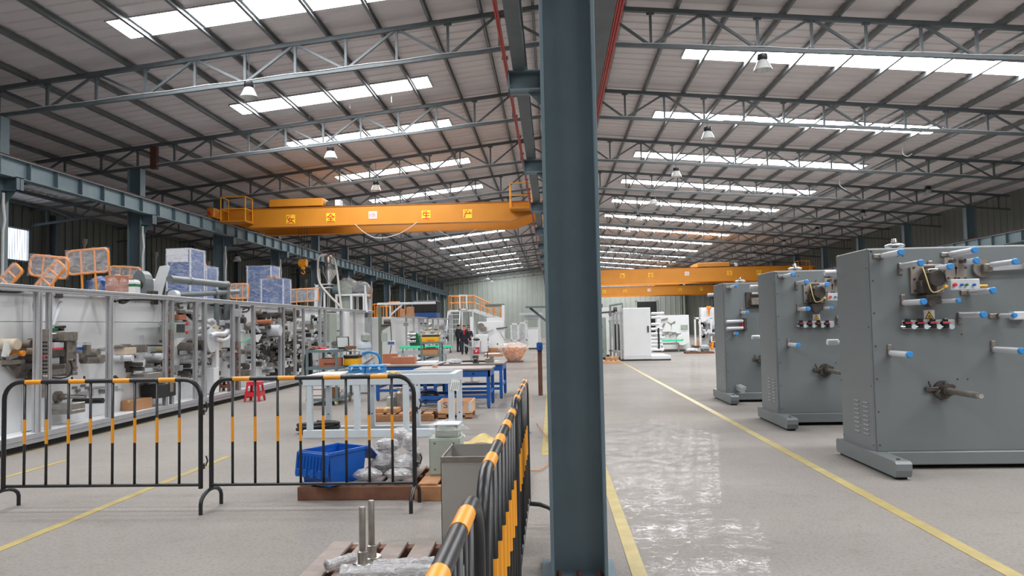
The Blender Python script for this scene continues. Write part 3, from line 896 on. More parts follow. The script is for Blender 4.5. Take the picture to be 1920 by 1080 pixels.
        for k in range(4):
            q = L(1701 + k * 23.5, 606, .06)
            rg = put('regulator', MB().box((q[0], -.06, q[2]), (.07, .06, .035), b=.006).box((q[0] + .005, -.06, q[2] + .03), (.045, .05, .04), b=.006).box((q[0] + .01, -.06, q[2] - .035), (.05, .06, .04), b=.006), K['black'], st, world=False)
            put('collar', MB().box((q[0] + .005, -.062, q[2] + .003), (.08, .066, .014)), K['redplastic'], rg, world=False)
            put('gauge', MB().cyl((q[0] + .055, -.06, q[2] - .04), (q[0] + .055, -.10, q[2] - .04), .027, 14), K['gauge'], rg, True, world=False)
            put('air_fitting', MB().cyl((q[0] - .07, -.06, q[2] - .035), (q[0], -.06, q[2] - .035), .01, 8), K['chrome'], rg, world=False)
        # warning sign
        q = L(1742.5, 591, .02)
        sg = put('warning_sign', MB().box((q[0], -.015, q[2]), (.115, .006, .115)), K['label_w'], t, label='white sign with yellow warning triangle', world=False)
        put('black_triangle', MB().prism([(q[0] - .05, -.018, q[2] - .04), (q[0] + .05, -.018, q[2] - .04), (q[0], -.018, q[2] + .048)], (0, -.001, 0)), K['ink_blk'], sg, world=False)
        put('yellow_triangle', MB().prism([(q[0] - .036, -.019, q[2] - .032), (q[0] + .036, -.019, q[2] - .032), (q[0], -.019, q[2] + .03)], (0, -.001, 0)), K['label_y'], sg, world=False)
        put('hand_symbol', MB().box((q[0] + .002, -.0205, q[2] - .006), (.01, .001, .02)).box((q[0] - .008, -.0205, q[2] - .018), (.018, .001, .008), (0, .6, 0)).box((q[0] + .012, -.0205, q[2] - .018), (.016, .001, .008), (0, -.6, 0)), K['ink_blk'], sg, world=False)
        if True:
            b = MB()
            for (px, py) in ((1683, 480), (1692, 480), (1632, 471), (1803, 627), (1795, 711), (1814, 711)):
                q = L(px, py, .01); b.cyl((q[0], -.0125, q[2]), (q[0], -.016, q[2]), .008, 8)
            put('hole_plug', b, K['rubber'], t, world=False)
    else:
        roller(1694, 568); roller(1669, 640, .2)
        pa = L(1703, 497, 0); pb = L(1800, 550, 0)
        pl = put('drive_plate', MB().bb((pa[0], -.06, pb[2]), (pb[0], -.012, pa[2]), .006), K['iron'], t, world=False)
        put('drive_block', MB().bb((pa[0] + .08, -.2, pb[2] + .06), (pb[0], -.06, pb[2] + .2), .01).cyl((pa[0] + .1, -.12, pa[2] - .04), (pb[0], -.12, pa[2] - .04), .03, 10).cyl((pa[0] + .28, -.16, pa[2] + .02), (pa[0] + .28, -.16, pa[2] + .12), .03, 10), K['steel_m'], pl, True, world=False)
        for k, dz in enumerate((1.64, 1.50)):
            g = put('roller', MB().cyl((.36, -.10, dz), (.02, -.14, dz - .005), .03, 14), K['roller'], t, True, world=False)
        put('bracket', MB().box((.4, -.08, 1.57), (.06, .12, .26), b=.008), K['iron'], t, world=False)
        put('guide_bar', MB().bar((.22, -.03, .30), (.22, -.5, .28), .06, .10).bar((.26, -.03, .34), (.26, -.5, .32), .04, .05), K['alu'], t, world=False)
        ga = L(1691, 601, .02)
        rg = put('regulator', MB().box((ga[0] + .03, -.06, ga[2] - .05), (.07, .08, .1), b=.006), K['redplastic'], t, world=False)
        put('gauge', MB().cyl((ga[0] + .07, -.08, ga[2] - .08), (ga[0] + .07, -.12, ga[2] - .08), .027, 12), K['gauge'], rg, True, world=False)
    # reel shaft with chuck
    x, _, z = L(1768, 731, .03)
    sh = put('reel_shaft', MB().cyl((x, -.05, z), (x, -.72, z), .034, 16), K['steel_m'], t, True, world=False)
    put('chuck', MB().cyl((x, -.01, z), (x, -.05, z), .10, 18).cyl((x, -.05, z), (x, -.16, z), .06, 14).box((x + .05, -.06, z + .04), (.12, .05, .07), (0, .4, 0), b=.01).box((x - .05, -.07, z - .05), (.1, .06, .08), (0, .7, 0), b=.01), K['iron'], sh, True, world=False)
    put('shaft_nose', MB().cyl((x, -.72, z), (x, -.76, z), .031, 16, .024), K['chrome'], sh, True, world=False)
    b = MB().box((x - .12, -.04, z + .01), (.14, .04, .05), b=.008)
    b.bar((x - .13, -.04, z + .02), (x - .17, -.07, z + .10), .012)
    put('brake_lever', b, K['iron'], sh, world=False)
    # louvres and screws on the left end
    b = MB()
    for c in (0, 1):
        for r in range(8):
            yy = .20 + c * .25; zz = .34 + r * .05
            b.prism([(-.001, yy - .07, zz), (-.009, yy - .07, zz + .006), (-.001, yy - .07, zz + .02)], (0, .14, 0))
    put('louvre', b, m, t, world=False)
    me = me_of(MB().cyl((0, 0, 0), (0, -.006, 0), .009, 8), 'panel_screw', K['iron'])
    for zz in (.26, .62, .98, 1.34, 1.70, 2.06, 2.38): inst('panel_screw', me, t, (.05, -.012, zz))
    me2 = me_of(MB().cyl((0, 0, 0), (-.006, 0, 0), .007, 8), 'panel_screw', K['iron'])
    for zz in (.25, .9, 1.55, 2.2):
        inst('panel_screw', me2, t, (0, .03, zz)); inst('panel_screw', me2, t, (0, D - .03, zz))
    # white roller stubs on the back, a knob on top
    for zz in (2.22, 1.36):
        put('rear_roller', MB().cyl((.03, D + .12, zz), (-.1, D + .12, zz), .036, 14).cyl((.03, D, zz), (.03, D + .14, zz), .02, 8), K['roller'], t, True, world=False)
    put('top_knob', MB().lathe([(.03, 0), (.03, .02), (.10, .03), (.11, .05), (.08, .065), (.02, .07), (.035, .09), (.03, .125), (0, .13)], (.42, .25, ZT), n=18), K['chrome'], t, True, world=False)
    return t
panel_machine(3.5, 8.45, 'pale grey panel machine with blue-capped rollers, the nearest and largest in view', 'a')
panel_machine(3.5, 11.95, 'pale grey panel machine with rollers, the middle one of three', 'b')
panel_machine(3.5, 15.45, 'pale grey panel machine farthest back, with two white side rollers', 'c')

# ------------------------------------------------------------------ crowd barriers
def make_barrier():
    t = thing('crowd_barrier', 'x', 'barrier', (0, 0, 0), group='black and yellow crowd barriers')
    L = 1.95; H = 1.2; R = .021; rc = .16
    pts = [(R, 0, .19), (R, 0, H - rc)]
    for k in range(1, 7): a = PI / 2 * k / 6; pts.append((R + rc - rc * math.cos(a), 0, H - rc + rc * math.sin(a)))
    e = [(L - p[0], 0, p[2]) for p in reversed(pts)]
    b = MB().tube(pts + e, R, 12)
    fr = put('frame', b, K['black'], t, True, world=False)
    for (a, c) in ((.23, .39), (.66, .82), (1.09, 1.25), (1.53, 1.69)):
        put('stripe', MB().cyl((a, 0, H), (c, 0, H), R + .0012, 14), K['tape'], fr, True, world=False)
    put('bottom_rail', MB().cyl((R, 0, .225), (L - R, 0, .225), .015, 10), K['black'], t, True, world=False)
    bm = MB(); bm.cyl((0, 0, .23), (0, 0, H - .01), .0125, 10)
    me_b = me_of(bm, 'bar', K['black'])
    me_b.polygons.foreach_set('use_smooth', [True] * len(me_b.polygons))
    ms = me_of(MB().cyl((0, 0, .62), (0, 0, .85), .0138, 10, caps=True), 'stripe', K['tape'])
    for k in range(8):
        o = inst('bar', me_b, t, (.223 + k * .2145, 0, 0))
        inst('stripe', ms, o)
    for z in (.45, .95):
        put('hook', MB().tube([(L - .01, 0, z - .05), (L + .03, 0, z - .05), (L + .045, 0, z), (L + .03, 0, z + .04)], .007, 6).bb((L - .02, -.02, z - .08), (L + .012, .02, z - .03)), K['black'], t, world=False)
    return t
def foot_of(t, xl, y0=-.21, y1=.21):
    P = [(xl, y0, 0), (xl, y0, .08)]
    for k in range(0, 9):
        a = PI * k / 8; P.append((xl, (y0 + y1) / 2 - (y1 - y0) / 2 * math.cos(a), .09 + .10 * math.sin(a)))
    P += [(xl, y1, 0)]
    put('foot', MB().tube(P, .018, 10), K['black'], t, True, world=False)
bar0 = make_barrier()
barr = [bar0]
for (loc, rz, lab) in (((-5.225, 6.86, 0), 0, 'black and yellow crowd barrier at the far left, facing the camera'),
                       ((-3.215, 6.86, 0), 0, 'black and yellow crowd barrier before the blue crate, facing the camera'),
                       ((-.215, .12, 0), PI / 2, 'black and yellow crowd barrier nearest the camera, seen end on'),
                       ((-.215, 2.17, 0), PI / 2, 'black and yellow crowd barrier in the side row, second from the camera'),
                       ((-.225, 4.25, 0), PI / 2, 'black and yellow crowd barrier in the side row, farthest from the camera')):
    if len(barr) == 1 and lab.endswith('far left, facing the camera'):
        o = bar0; o['label'] = lab; o.location = loc
    else:
        o = dup(bar0, loc, rz, lab)
    barr.append(o)
foot_of(barr[1], .02); foot_of(barr[2], .02); foot_of(barr[2], 1.93)
for o in barr[3:]:
    foot_of(o, .02, -.22, .2); foot_of(o, 1.93, -.22, .2)

# ------------------------------------------------------------------ pallets, crate and packed parts by the barrier
def pallet(name, label, x0, y0, x1, y1, m, h=.14, nsl=6, along='y', mb=None):
    """bearers along x, boards along y (or the other way round)"""
    t = thing(name, label, 'pallet', ((x0 + x1) / 2, (y0 + y1) / 2, 0))
    nb = 3
    for k in range(nb):
        if along == 'y':
            y = y0 + (y1 - y0 - .09) * k / (nb - 1); put('bearer', MB().bb((x0, y, 0), (x1, y + .09, h - .022), .004), mb or m, t)
        else:
            x = x0 + (x1 - x0 - .09) * k / (nb - 1); put('bearer', MB().bb((x, y0, 0), (x + .09, y1, h - .022), .004), mb or m, t)
    for k in range(nsl):
        if along == 'y':
            w = (x1 - x0) / nsl; xx = x0 + w * k + w * .12; put('board', MB().bb((xx, y0 + .03, h - .022), (xx + w * .7, y1, h), .003), m, t)
        else:
            w = (y1 - y0) / nsl; yy = y0 + w * k + w * .12; put('board', MB().bb((x0, yy, h - .022), (x1, yy + w * .7, h), .003), m, t)
    return t
K['wood_gr'] = mat('grey_weathered_boards', (150, 138, 132), .85, var=.15, scale=8)
pallet('pallet', 'dark timber pallet carrying the blue crate behind the barrier', -2.49, 7.17, -1.36, 8.15, K['wood_gr'], .15, 7, mb=K['wood_dk'])
pallet('pallet', 'orange-brown timber pallet under the grey metal box', -1.34, 7.11, -.30, 8.35, K['wood'], .16, 4, along='y')

nc = on_z(617, 914, .15)
t = thing('plastic_crate', 'open blue plastic crate with folded-back lid on dark pallet', 'crate', (nc.x - .05, nc.y + .33, .15), rz=1.05)
b = MB(); w, d, h, k = .5, .40, .32, .03
for (a, c) in (((-w / 2, -d / 2, 0), (w / 2, d / 2, .012)),): b.bb(a, c)
for s in (-1, 1):
    b.prism([(s * (w / 2 - .03), -d / 2 + .02, 0), (s * (w / 2 - .03), d / 2 - .02, 0), (s * w / 2, d / 2, h), (s * w / 2, -d / 2, h)], (-s * .008, 0, 0))
    b.prism([(-w / 2 + .03, s * (d / 2 - .02), 0), (w / 2 - .03, s * (d / 2 - .02), 0), (w / 2, s * d / 2, h), (-w / 2, s * d / 2, h)], (0, -s * .008, 0))
put('tub', b, K['bin'], t, world=False)
b = MB()
for s in (-1, 1):
    b.bb((-w / 2 - .02, s * d / 2 - .012, h - .035), (w / 2 + .02, s * d / 2 + .012, h), .004); b.bb((s * w / 2 - .012, -d / 2 - .02, h - .035), (s * w / 2 + .012, d / 2 + .02, h), .004)
put('rim', b, K['bin'], t, world=False)
for s, ang in ((-1, 1.45), (1, .75)):
    T = Matrix.Translation((s * (w / 2 + .018), 0, h - .01)) @ Matrix.Rotation(s * ang, 4, 'Y')
    b = MB(); b.T = T
    b.bb((0 if s > 0 else -.22, -d / 2 - .02, -.012), (.22 if s > 0 else 0, d / 2 + .02, .012), .006)
    for j in range(9):
        yy = -d / 2 + .02 + j * .045; b.bb((s * .03, yy, .012), (s * .17, yy + .008, .022))
    for j in range(4):
        yy = -d / 2 + .05 + j * .1; b.bb((s * .16, yy, .008), (s * .235, yy + .05, .022), .004)
    put('lid_flap', b, K['bin'], t, world=False)
# wrapped parts heaped beside it: each bundle a thing
bund = [((-1.83, 7.28, .21), (.24, .15, .11), .1), ((-1.76, 7.64, .25), (.22, .20, .19), .3), ((-1.52, 7.28, .21), (.24, .15, .11), -.1), ((-1.52, 7.52, .255), (.22, .20, .20), .2),
        ((-1.70, 7.58, .44), (.24, .15, .14), .3), ((-1.47, 7.82, .275), (.16, .22, .24), 0), ((-1.78, 7.92, .27), (.24, .20, .22), -.2), ((-1.47, 7.62, .47), (.15, .16, .18), .2), ((-1.62, 7.86, .50), (.18, .16, .16), .3)]
words = ['flat one at the front left', 'upright one next to the crate', 'flat one at the front right', 'middle one', 'slanting one on top', 'rightmost one', 'rear left one', 'topmost one', 'rear one on top']
for i, (c, d, rz) in enumerate(bund):
    t = thing('wrapped_part', 'film-wrapped steel part heaped on the pallet, the %s' % words[i], 'packed part', (c[0], c[1], c[2] - d[2] / 2 + .014), rz=rz, group='film-wrapped parts heaped on the pallet')
    core = MB()
    if i in (1, 4):
        core.cyl((-d[0] * .4, 0, d[2] * .5), (d[0] * .4, 0, d[2] * .5), d[2] * .36, 12)
        for j in range(8): core.lathe([(d[2] * .36, 0), (d[2] * .40, .003), (d[2] * .40, .01), (d[2] * .36, .013)], (-d[0] * .38 + j * d[0] * .09, 0, d[2] * .5), (1, 0, 0), 12)
    else:
        core.box((0, 0, d[2] * .5), (d[0] * .75, d[1] * .6, d[2] * .6), b=.02)
        core.cyl((-d[0] * .3, 0, d[2] * .5), (d[0] * .3, d[1] * .1, d[2] * .62), d[2] * .26, 10)
    put('steel_core', core, K['steel'], t, True, world=False)
    put('wrap', MB().blob((0, 0, d[2] * .5), (d[0] * 1.12, d[1] * 1.15, d[2] * 1.06), i + 3, 16, 10, .13), K['filmw'], t, True, world=False)

# grey metal box with a wrapped box on it
pb = on_z(805, 893, .16)
t = thing('metal_enclosure', 'grey-green metal box standing on the pallet behind the barrier', 'enclosure', (pb.x + .16, pb.y + .15, .16))
x0, y0 = pb.x, pb.y; z1 = on_y(805, 822, pb.y).z
put('body', MB().bb((x0, y0, .16), (x0 + .315, y0 + .3, z1), .006), K['boxgrey'], t)
put('door', MB().bb((x0 + .012, y0 - .008, .18), (x0 + .303, y0, z1 - .015), .003), K['boxgrey'], t)
b = MB()
for u in (.06, .25):
    for zz in (z1 - .05, .23): b.cyl((x0 + u, y0 - .008, zz), (x0 + u, y0 - .013, zz), .008, 8)
put('screw', b, K['iron'], t)
t = thing('wrapped_box', 'small pale box in loose clear film on the grey enclosure', 'box', (x0 + .18, y0 + .15, z1))
put('carton', MB().bb((x0 + .06, y0 + .03, z1), (x0 + .29, y0 + .26, z1 + .12), .006), K['boxgrey'], t)
put('lid', MB().bb((x0 + .05, y0 + .02, z1 + .12), (x0 + .30, y0 + .27, z1 + .135), .004), K['white2'], t)
put('film', MB().blob((x0 + .17, y0 + .15, z1 + .075), (.40, .36, .18), 5, 12, 6, .14), K['film'], t)
K['trough'] = mat('dull_stainless_sheet', (186, 184, 180), .38, .45, var=.08, scale=2)
# stainless open trough behind the side barrier
t = thing('steel_trough', 'tall stainless steel open box leaning by the side barrier', 'trough', (-.56, 5.65, 0))
X0, X1, Y0, Y1, Z = -.82, -.30, 5.38, 5.95, .715
b = MB().bb((X0, Y0, 0), (X1, Y0 + .004, Z - .03)).bb((X0, Y1, 0), (X1, Y1 + .004, Z)).bb((X0, Y0, 0), (X0 + .004, Y1, Z)).bb((X1 - .004, Y0, 0), (X1, Y1, Z)).bb((X0, Y0, 0), (X1, Y1, .004))
put('shell', b, K['trough'], t)
put('rim', MB().bb((X0, Y0 - .006, Z - .04), (X1, Y0 + .012, Z), .002).bb((X0 - .004, Y0, Z - .02), (X0 + .012, Y1, Z), .002), K['steel_m'], t)
# crumpled tan paper
c = on_z(890, 838)
b = MB(); rnd = random.Random(4); n = 9; V = []; Fc = []
for i in range(n):
    for j in range(n):
        u, v = i / (n - 1) - .5, j / (n - 1) - .5
        V.append((c.x + u * .55 + rnd.uniform(-.02, .02), c.y + v * .5, .02 + .16 * math.exp(-((u - .2) ** 2) * 14) * (1 - abs(v)) + rnd.uniform(0, .03)))
for i in range(n - 1):
    for j in range(n - 1): Fc.append((i * n + j, (i + 1) * n + j, (i + 1) * n + j + 1, i * n + j + 1))
b.add(V, Fc); V2 = [(p[0], p[1], p[2] - .004) for p in V]; b.add(V2, [f[::-1] for f in Fc])
tag(put('packing_paper', b, K['tan']), 'crumpled tan packing paper on the floor beside the side barrier', 'paper')

# ------------------------------------------------------------------ near pallet with shafts
zt = .13
pallet('pallet', 'grey weathered pallet at the bottom edge, carrying two upright steel shafts', -1.62, 4.30, -.42, 5.35, K['wood_gr'], zt, 6, 'y', K['wood_dk'])
for i, (px, pyb, pyt, lab) in enumerate(((680, 1056, 950, 'nearer steel shaft standing upright on its round flange'), (697, 1044, 938, 'farther steel shaft standing upright on its round flange'))):
    p = on_z(px, pyb, zt + .01); top = on_y(px + 4, pyt, p.y).z
    t = thing('flanged_shaft', lab, 'shaft', (p.x, p.y, zt))
    put('flange', MB().lathe([(0, 0), (.06, 0), (.064, .004), (.064, .014), (.06, .018), (0, .018)], (0, 0, 0), n=24), K['steel'], t, True, world=False)
    put('hub', MB().lathe([(.032, .018), (.032, .085), (.026, .09), (0, .09)], (0, 0, 0), n=18), K['steel'], t, True, world=False)
    put('rod', MB().lathe([(.0215, .08), (.0215, top - zt - .006), (.017, top - zt), (0, top - zt)], (0, 0, 0), n=18), K['steel_m'], t, True, world=False)
for i, (a, c, r, lab) in enumerate(((on_z(612, 1062, .175), on_z(664, 1046, .18), .035, 'thin film-wrapped rod poking left off the near pallet'),
                                 (on_z(700, 1066, .20), on_z(815, 1060, .20), .05, 'film-wrapped bar on the near pallet, the one farther back'),
                                 (on_z(640, 1079, .205), on_z(810, 1075, .205), .055, 'film-wrapped bar on the near pallet, the longest in front'))):
    t = thing('wrapped_bar', lab, 'packed part', tuple((a + c) / 2 - Vector((0, 0, r))), group='film-wrapped bars on the near pallet')
    put('core', MB().cyl(a, c, r * .7, 12), K['steel'], t, True)
    P = [a.lerp(c, k / 12) for k in range(13)]; rnd = random.Random(i)
    put('wrap', MB().tube(P, [r * (1 + rnd.uniform(-.08, .18)) for _ in P], 12), K['filmw'], t)
# ------------------------------------------------------------------ pale blue-grey welded frame
t = thing('welded_stand', 'pale blue-grey welded steel table frame behind the barrier', 'frame', (-2.65, 11.75, 0))
fx0, fx1, fy0, fy1, fz = -3.80, -1.48, 11.2, 12.25, .94
m = K['pblue']
put('bottom_rail', MB().bb((fx0, fy0, 0), (fx1, fy0 + .09, .12), .005), m, t)
put('bottom_rail', MB().bb((fx0, fy1 - .09, 0), (fx1, fy1, .05), .005), m, t)
for xx in (-3.45, -3.06, -2.72): put('cross_rail', MB().bb((xx, fy0 + .09, fz - .06), (xx + .07, fy1 - .09, fz), .004), m, t)
for yy in (fy0, fy1 - .09): put('top_rail', MB().bb((fx0, yy, fz - .15), (fx1, yy + .09, fz), .005), m, t)
for xx in (fx0, fx1 - .09): put('top_rail', MB().bb((xx, fy0 + .09, fz - .15), (xx + .09, fy1 - .09, fz), .005), m, t)
for px in (579, 668, 760, 0):
    x = on_y(px, 760, fy0).x - .04 if px else fx1 - .10
    put('leg', MB().bb((x, fy0 + .003, .12), (x + .085, fy0 + .085, fz - .15), .005), m, t)
    l = put('leg', MB().bb((x, fy1 - .085, .05), (x + .085, fy1 - .005, fz - .15), .005), m, t)
    put('bolt_hole', MB().cyl((x + .045, fy1 - .086, .25), (x + .045, fy1 - .084, .25), .012, 8).cyl((x + .045, fy1 - .086, .70), (x + .045, fy1 - .084, .70), .012, 8), K['rubber'], l)
put('splayed_foot', MB().prism([(fx1, fy0 + .01, .12), (fx1 + .14, fy0 + .01, 0), (fx1, fy0 + .01, 0)], (0, .08, 0)), m, t)
tg = put('paper_tag', MB().box(on_y(853, 722, fy0 - .01), (.13, .004, .16), (0, .2, 0)), K['paper'], t)
b = MB()
q = on_y(853, 722, fy0 - .014)
for k in range(4): b.box((q.x - .04 + k * .028, q.y, q.z - .01), (.006, .002, .11), (0, .25, 0))
put('scribble', b, K['pipe'], tg)

# black hose coil inside it
c = on_z(622, 800); t = thing('hose_coil', 'coil of black ribbed hose on the floor inside the pale frame', 'hose', (c.x, 11.78, 0))
P = []
for k in range(0, 5 * 24 + 8):
    a = 2 * PI * k / 24; r = .30 + .03 * math.sin(k * .37)
    P.append((r * math.cos(a), r * .62 * math.sin(a), .028 + .05 * k / 48 + .012 * math.sin(a * 1.3)))
put('hose', MB().tube(P, [.028 + (.003 if k % 2 else 0) for k in range(len(P))], 8), K['rubber'], t, world=False)

# blue tool cases on the frame
for i, (pa, pb, lab, yy) in enumerate(((652, 684, 'blue plastic tool case on the pale frame, the left one', 11.75), (686, 719, 'blue plastic tool case on the pale frame, the right one', 11.7))):
    x0 = on_y(pa, 690, yy).x; x1 = on_y(pb, 690, yy).x
    t = thing('tool_case', lab, 'tool case', ((x0 + x1) / 2, yy, fz))
    put('body', MB().bb((x0, yy, fz), (x1, yy + .24, fz + .075), .012), K['toolblue'], t)
    put('lid', MB().bb((x0 + .004, yy + .004, fz + .075), (x1 - .004, yy + .236, fz + .12), .015), K['toolblue'], t)
    for u in (.25, .75):
        xx = x0 + (x1 - x0) * u; put('latch', MB().bb((xx - .02, yy - .01, fz + .045), (xx + .02, yy, fz + .09), .003), K['pblue'], t)
    put('handle', MB().tube([((x0 + x1) / 2 - .06, yy, fz + .06), ((x0 + x1) / 2 - .06, yy - .03, fz + .06), ((x0 + x1) / 2 + .06, yy - .03, fz + .06), ((x0 + x1) / 2 + .06, yy, fz + .06)], .008, 6), K['black'], t)
g = on_y(742, 697, 11.5)
t = thing('work_glove', 'beige work glove lying on the pale frame', 'glove', (g.x, 11.25, fz))
b = MB().blob((0, 0, .03), (.13, .1, .06), 3, 10, 6, .08)
for k in range(4): b.tube([(.05, -.03 + k * .02, .03), (.10, -.035 + k * .024, .03), (.135, -.04 + k * .027, .018)], [.012, .011, .008], 6)
b.tube([(-.01, -.04, .03), (.03, -.08, .025), (.06, -.09, .018)], [.014, .012, .009], 6)
put('glove', b, K['tan'], t, True, world=False)
c = on_y(607, 703, 11.6)
tag(put('cardboard_sheet', MB().box((-3.45, 11.46, fz + .011), (.42, .52, .02), (0, 0, .04)).box((-3.45, 11.46, fz + .024), (.3, .02, .004), (0, 0, .04)), K['paper']), 'flat pale cardboard sheet on the left end of the pale frame', 'cardboard')

# ------------------------------------------------------------------ pallet with boxes, plywood crate
p0 = on_z(697, 791); p1 = on_z(815, 789)
pallet('pallet', 'brown timber pallet behind the pale frame, carrying a cardboard box', p0.x, p0.y, p1.x - .02, p0.y + 1.0, K['wood'], .13, 5, 'y')
def carton(name, label, cat, x0, y0, x1, y1, z0, z1, m, tape=True):
    t = thing(name, label, cat, ((x0 + x1) / 2, (y0 + y1) / 2, z0))
    put('box_body', MB().bb((x0, y0, z0), (x1, y1, z1), .004), K[m], t)
    if tape: put('tape', MB().bb(((x0 + x1) / 2 - .025, y0 - .001, z1 - .04), ((x0 + x1) / 2 + .025, y1 + .001, z1 + .001)), K['tan'], t)
    put('flap_seam', MB().bb((x0, (y0 + y1) / 2 - .002, z1), (x1, (y0 + y1) / 2 + .002, z1 + .002)), K['wood_dk'], t)
    return t
cb0 = on_y(699, 779, 13.25); cb1 = on_y(745, 766, 13.25)
carton('cardboard_box', 'low brown cardboard box on the pallet behind the pale frame', 'box', cb0.x, 13.25, cb1.x, 13.55, .13, cb1.z, 'card')
q0 = on_y(725, 780, 13.7); q1 = on_y(752, 745, 13.7)
t = thing('steel_housing', 'upright grey steel housing standing on the pallet beside the cardboard box', 'part', ((q0.x + q1.x) / 2, 13.8, .13))
put('housing', MB().bb((q0.x, 13.7, .13), ((q0.x + q1.x) / 2 - .02, 13.95, q1.z), .01), K['boxgrey'], t)
put('cylinder', MB().lathe([(.1, 0), (.1, .3), (.06, .34), (.06, .4), (0, .4)], ((q0.x + q1.x) / 2 + .1, 13.85, .13), n=16), K['steel_m'], t, True)
put('spring', MB().cyl((q1.x - .03, 13.8, .2), (q1.x + .03, 13.8, .55), .014, 8), K['plastic_y'], t)
q = on_z(800, 775, .14)
t = thing('steel_offcuts', 'bundle of bright steel strips on the pallet', 'strips', (q.x, 13.5, .13))
for k in range(4): put('strip', MB().box((q.x - .05, 13.45 + k * .1, .14 + .012 * k), (.34, .05, .012), (0, 0, .1 * k - .1)), K['steel'], t)
# plywood crate with steel corners on its own pallet base
c0 = on_z(820, 786); c1 = on_z(884, 786)
cx0, cx1, cy0, cy1 = c0.x + .01, c1.x, c0.y, c0.y + .62
zb, zt = .12, on_y(820, 753, c0.y).z
t = thing('plywood_crate', 'open plywood crate with steel corners and blue lettering', 'crate', ((cx0 + cx1) / 2, (cy0 + cy1) / 2, 0))
ft = .018
put('side_board', MB().bb((cx0, cy0, zb), (cx1, cy0 + ft, zt)), K['wood_lt'], t); put('side_board', MB().bb((cx0, cy1 - ft, zb), (cx1, cy1, zt)), K['wood_lt'], t)
put('side_board', MB().bb((cx0, cy0 + ft, zb), (cx0 + ft, cy1 - ft, zt)), K['wood_lt'], t); put('side_board', MB().bb((cx1 - ft, cy0 + ft, zb), (cx1, cy1 - ft, zt)), K['wood_lt'], t)
put('floor_board', MB().bb((cx0, cy0, zb - .02), (cx1, cy1, zb)), K['wood_lt'], t)
w3 = (cx1 - cx0)
for (u0, u1) in ((0, .24), (.80, 1.0)):
    put('block', MB().bb((cx0 + w3 * u0, cy0, 0), (cx0 + w3 * u1, cy0 + .09, .1), .003), K['wood'], t); put('block', MB().bb((cx0 + w3 * u0, cy1 - .09, 0), (cx0 + w3 * u1, cy1, .1), .003), K['wood'], t)
put('runner', MB().bb((cx0, cy0, 0), (cx1, cy0 + .09, .02)).bb((cx0, cy0, .085), (cx1, cy0 + .09, .1)), K['wood'], t)
for xx in (cx0 - .003, cx1 - .055):
    put('steel_corner', MB().bb((xx, cy0 - .003, zb + .01), (xx + .06, cy0, zt - .005)), K['pblue'], t)
for s, u in (('S', .23), ('F', .70)):
    lettering(s, t, Vector((cx0 + w3 * u, cy0 - .003, zb + (zt - zb) * .68)) - t.location, .15, K['ink_blue'], sx=1.25)

# ------------------------------------------------------------------ blue work tables
def table(label, x0, y0, x1, y1, h, drawer=False):
    t = thing('work_table', label, 'table', ((x0 + x1) / 2, (y0 + y1) / 2, 0), group='blue steel work tables')
    put('tabletop', MB().bb((x0 - .03, y0 - .03, h - .04), (x1 + .03, y1 + .03, h), .006), K['tabletop'], t)
    put('apron', MB().bb((x0, y0, h - .17), (x1, y0 + .04, h - .04)).bb((x0, y1 - .04, h - .17), (x1, y1, h - .04)).bb((x0, y0, h - .17), (x0 + .04, y1, h - .04)).bb((x1 - .04, y0, h - .17), (x1, y1, h - .04)), K['blue'], t)
    for xx in (x0, x1 - .07):
        for yy in (y0, y1 - .07):
            l = put('leg', MB().bb((xx, yy, .03), (xx + .07, yy + .07, h - .17), .004), K['blue'], t)
            put('levelling_foot', MB().cyl((xx + .035, yy + .035, 0), (xx + .035, yy + .035, .03), .025, 8), K['iron'], l)
    for yy in (y0 + .015, y1 - .055): put('stretcher', MB().bb((x0 + .07, yy, .20), (x1 - .07, yy + .04, .26)), K['blue'], t)
    for xx in (x0 + .015, x1 - .055): put('stretcher', MB().bb((xx, y0 + .07, .27), (xx + .04, y1 - .07, .33)), K['blue'], t)
    if drawer:
        put('knob', MB().cyl((x0 + (x1 - x0) * .78, y0, h - .1), (x0 + (x1 - x0) * .78, y0 - .02, h - .1), .02, 10), K['black'], t, True)
    return t
TA = (-2.78, 14.92, -1.26, 16.0, .80); TC = (-2.45, 16.85, -1.14, 18.3, .80); TB = (-4.0, 16.75, -2.62, 18.2, .80)
table('blue steel work table nearest the camera, behind the plywood crate', *TA, drawer=True)
table('blue steel work table farthest right, by the side barrier', *TC)
table('blue steel work table on the left, carrying a red-brown box', *TB)
# things on the tables
q0 = on_y(732, 686, 17.2); q1 = on_y(777, 674, 17.2)
carton('cardboard_box', 'long red-brown box on the left blue table', 'box', q0.x, 17.2, q1.x, 17.5, .80, .80 + (q1.z - q0.z) + .02, 'terra', False)
q0 = on_y(726, 690, 17.75); 
carton('cardboard_box', 'small red-brown box behind the long one on the left blue table', 'box', q0.x - .1, 17.7, q0.x + .22, 17.95, .80, 1.02, 'terra', False)
t = thing('sheet_stack', 'white plastic sheets stacked on the left blue table', 'sheets', (-3.0, 17.5, .80))
for k in range(3): put('sheet', MB().box((-2.98, 17.5 + .05 * k, .806 + .012 * k), (.55, .5, .01), (0, 0, .1 * k)), K['boxw'], t)
clut = [('black_strip', 'black plastic strip, the left one on the far right table', 'strip', (-2.0, 17.6), (.4, .06, .02), .2, 'rubber'), ('black_strip', 'black plastic strip, the middle one on the far right table', 'strip', (-1.72, 17.5), (.42, .06, .02), -.1, 'rubber'),
        ('wood_block', 'small pale wood block on the near blue table', 'block', (-2.45, 15.5), (.1, .07, .05), .3, 'wood_lt'), ('paper_sheet', 'white paper sheet on the far right blue table', 'paper', (-1.45, 17.9), (.3, .21, .004), .3, 'paper')]
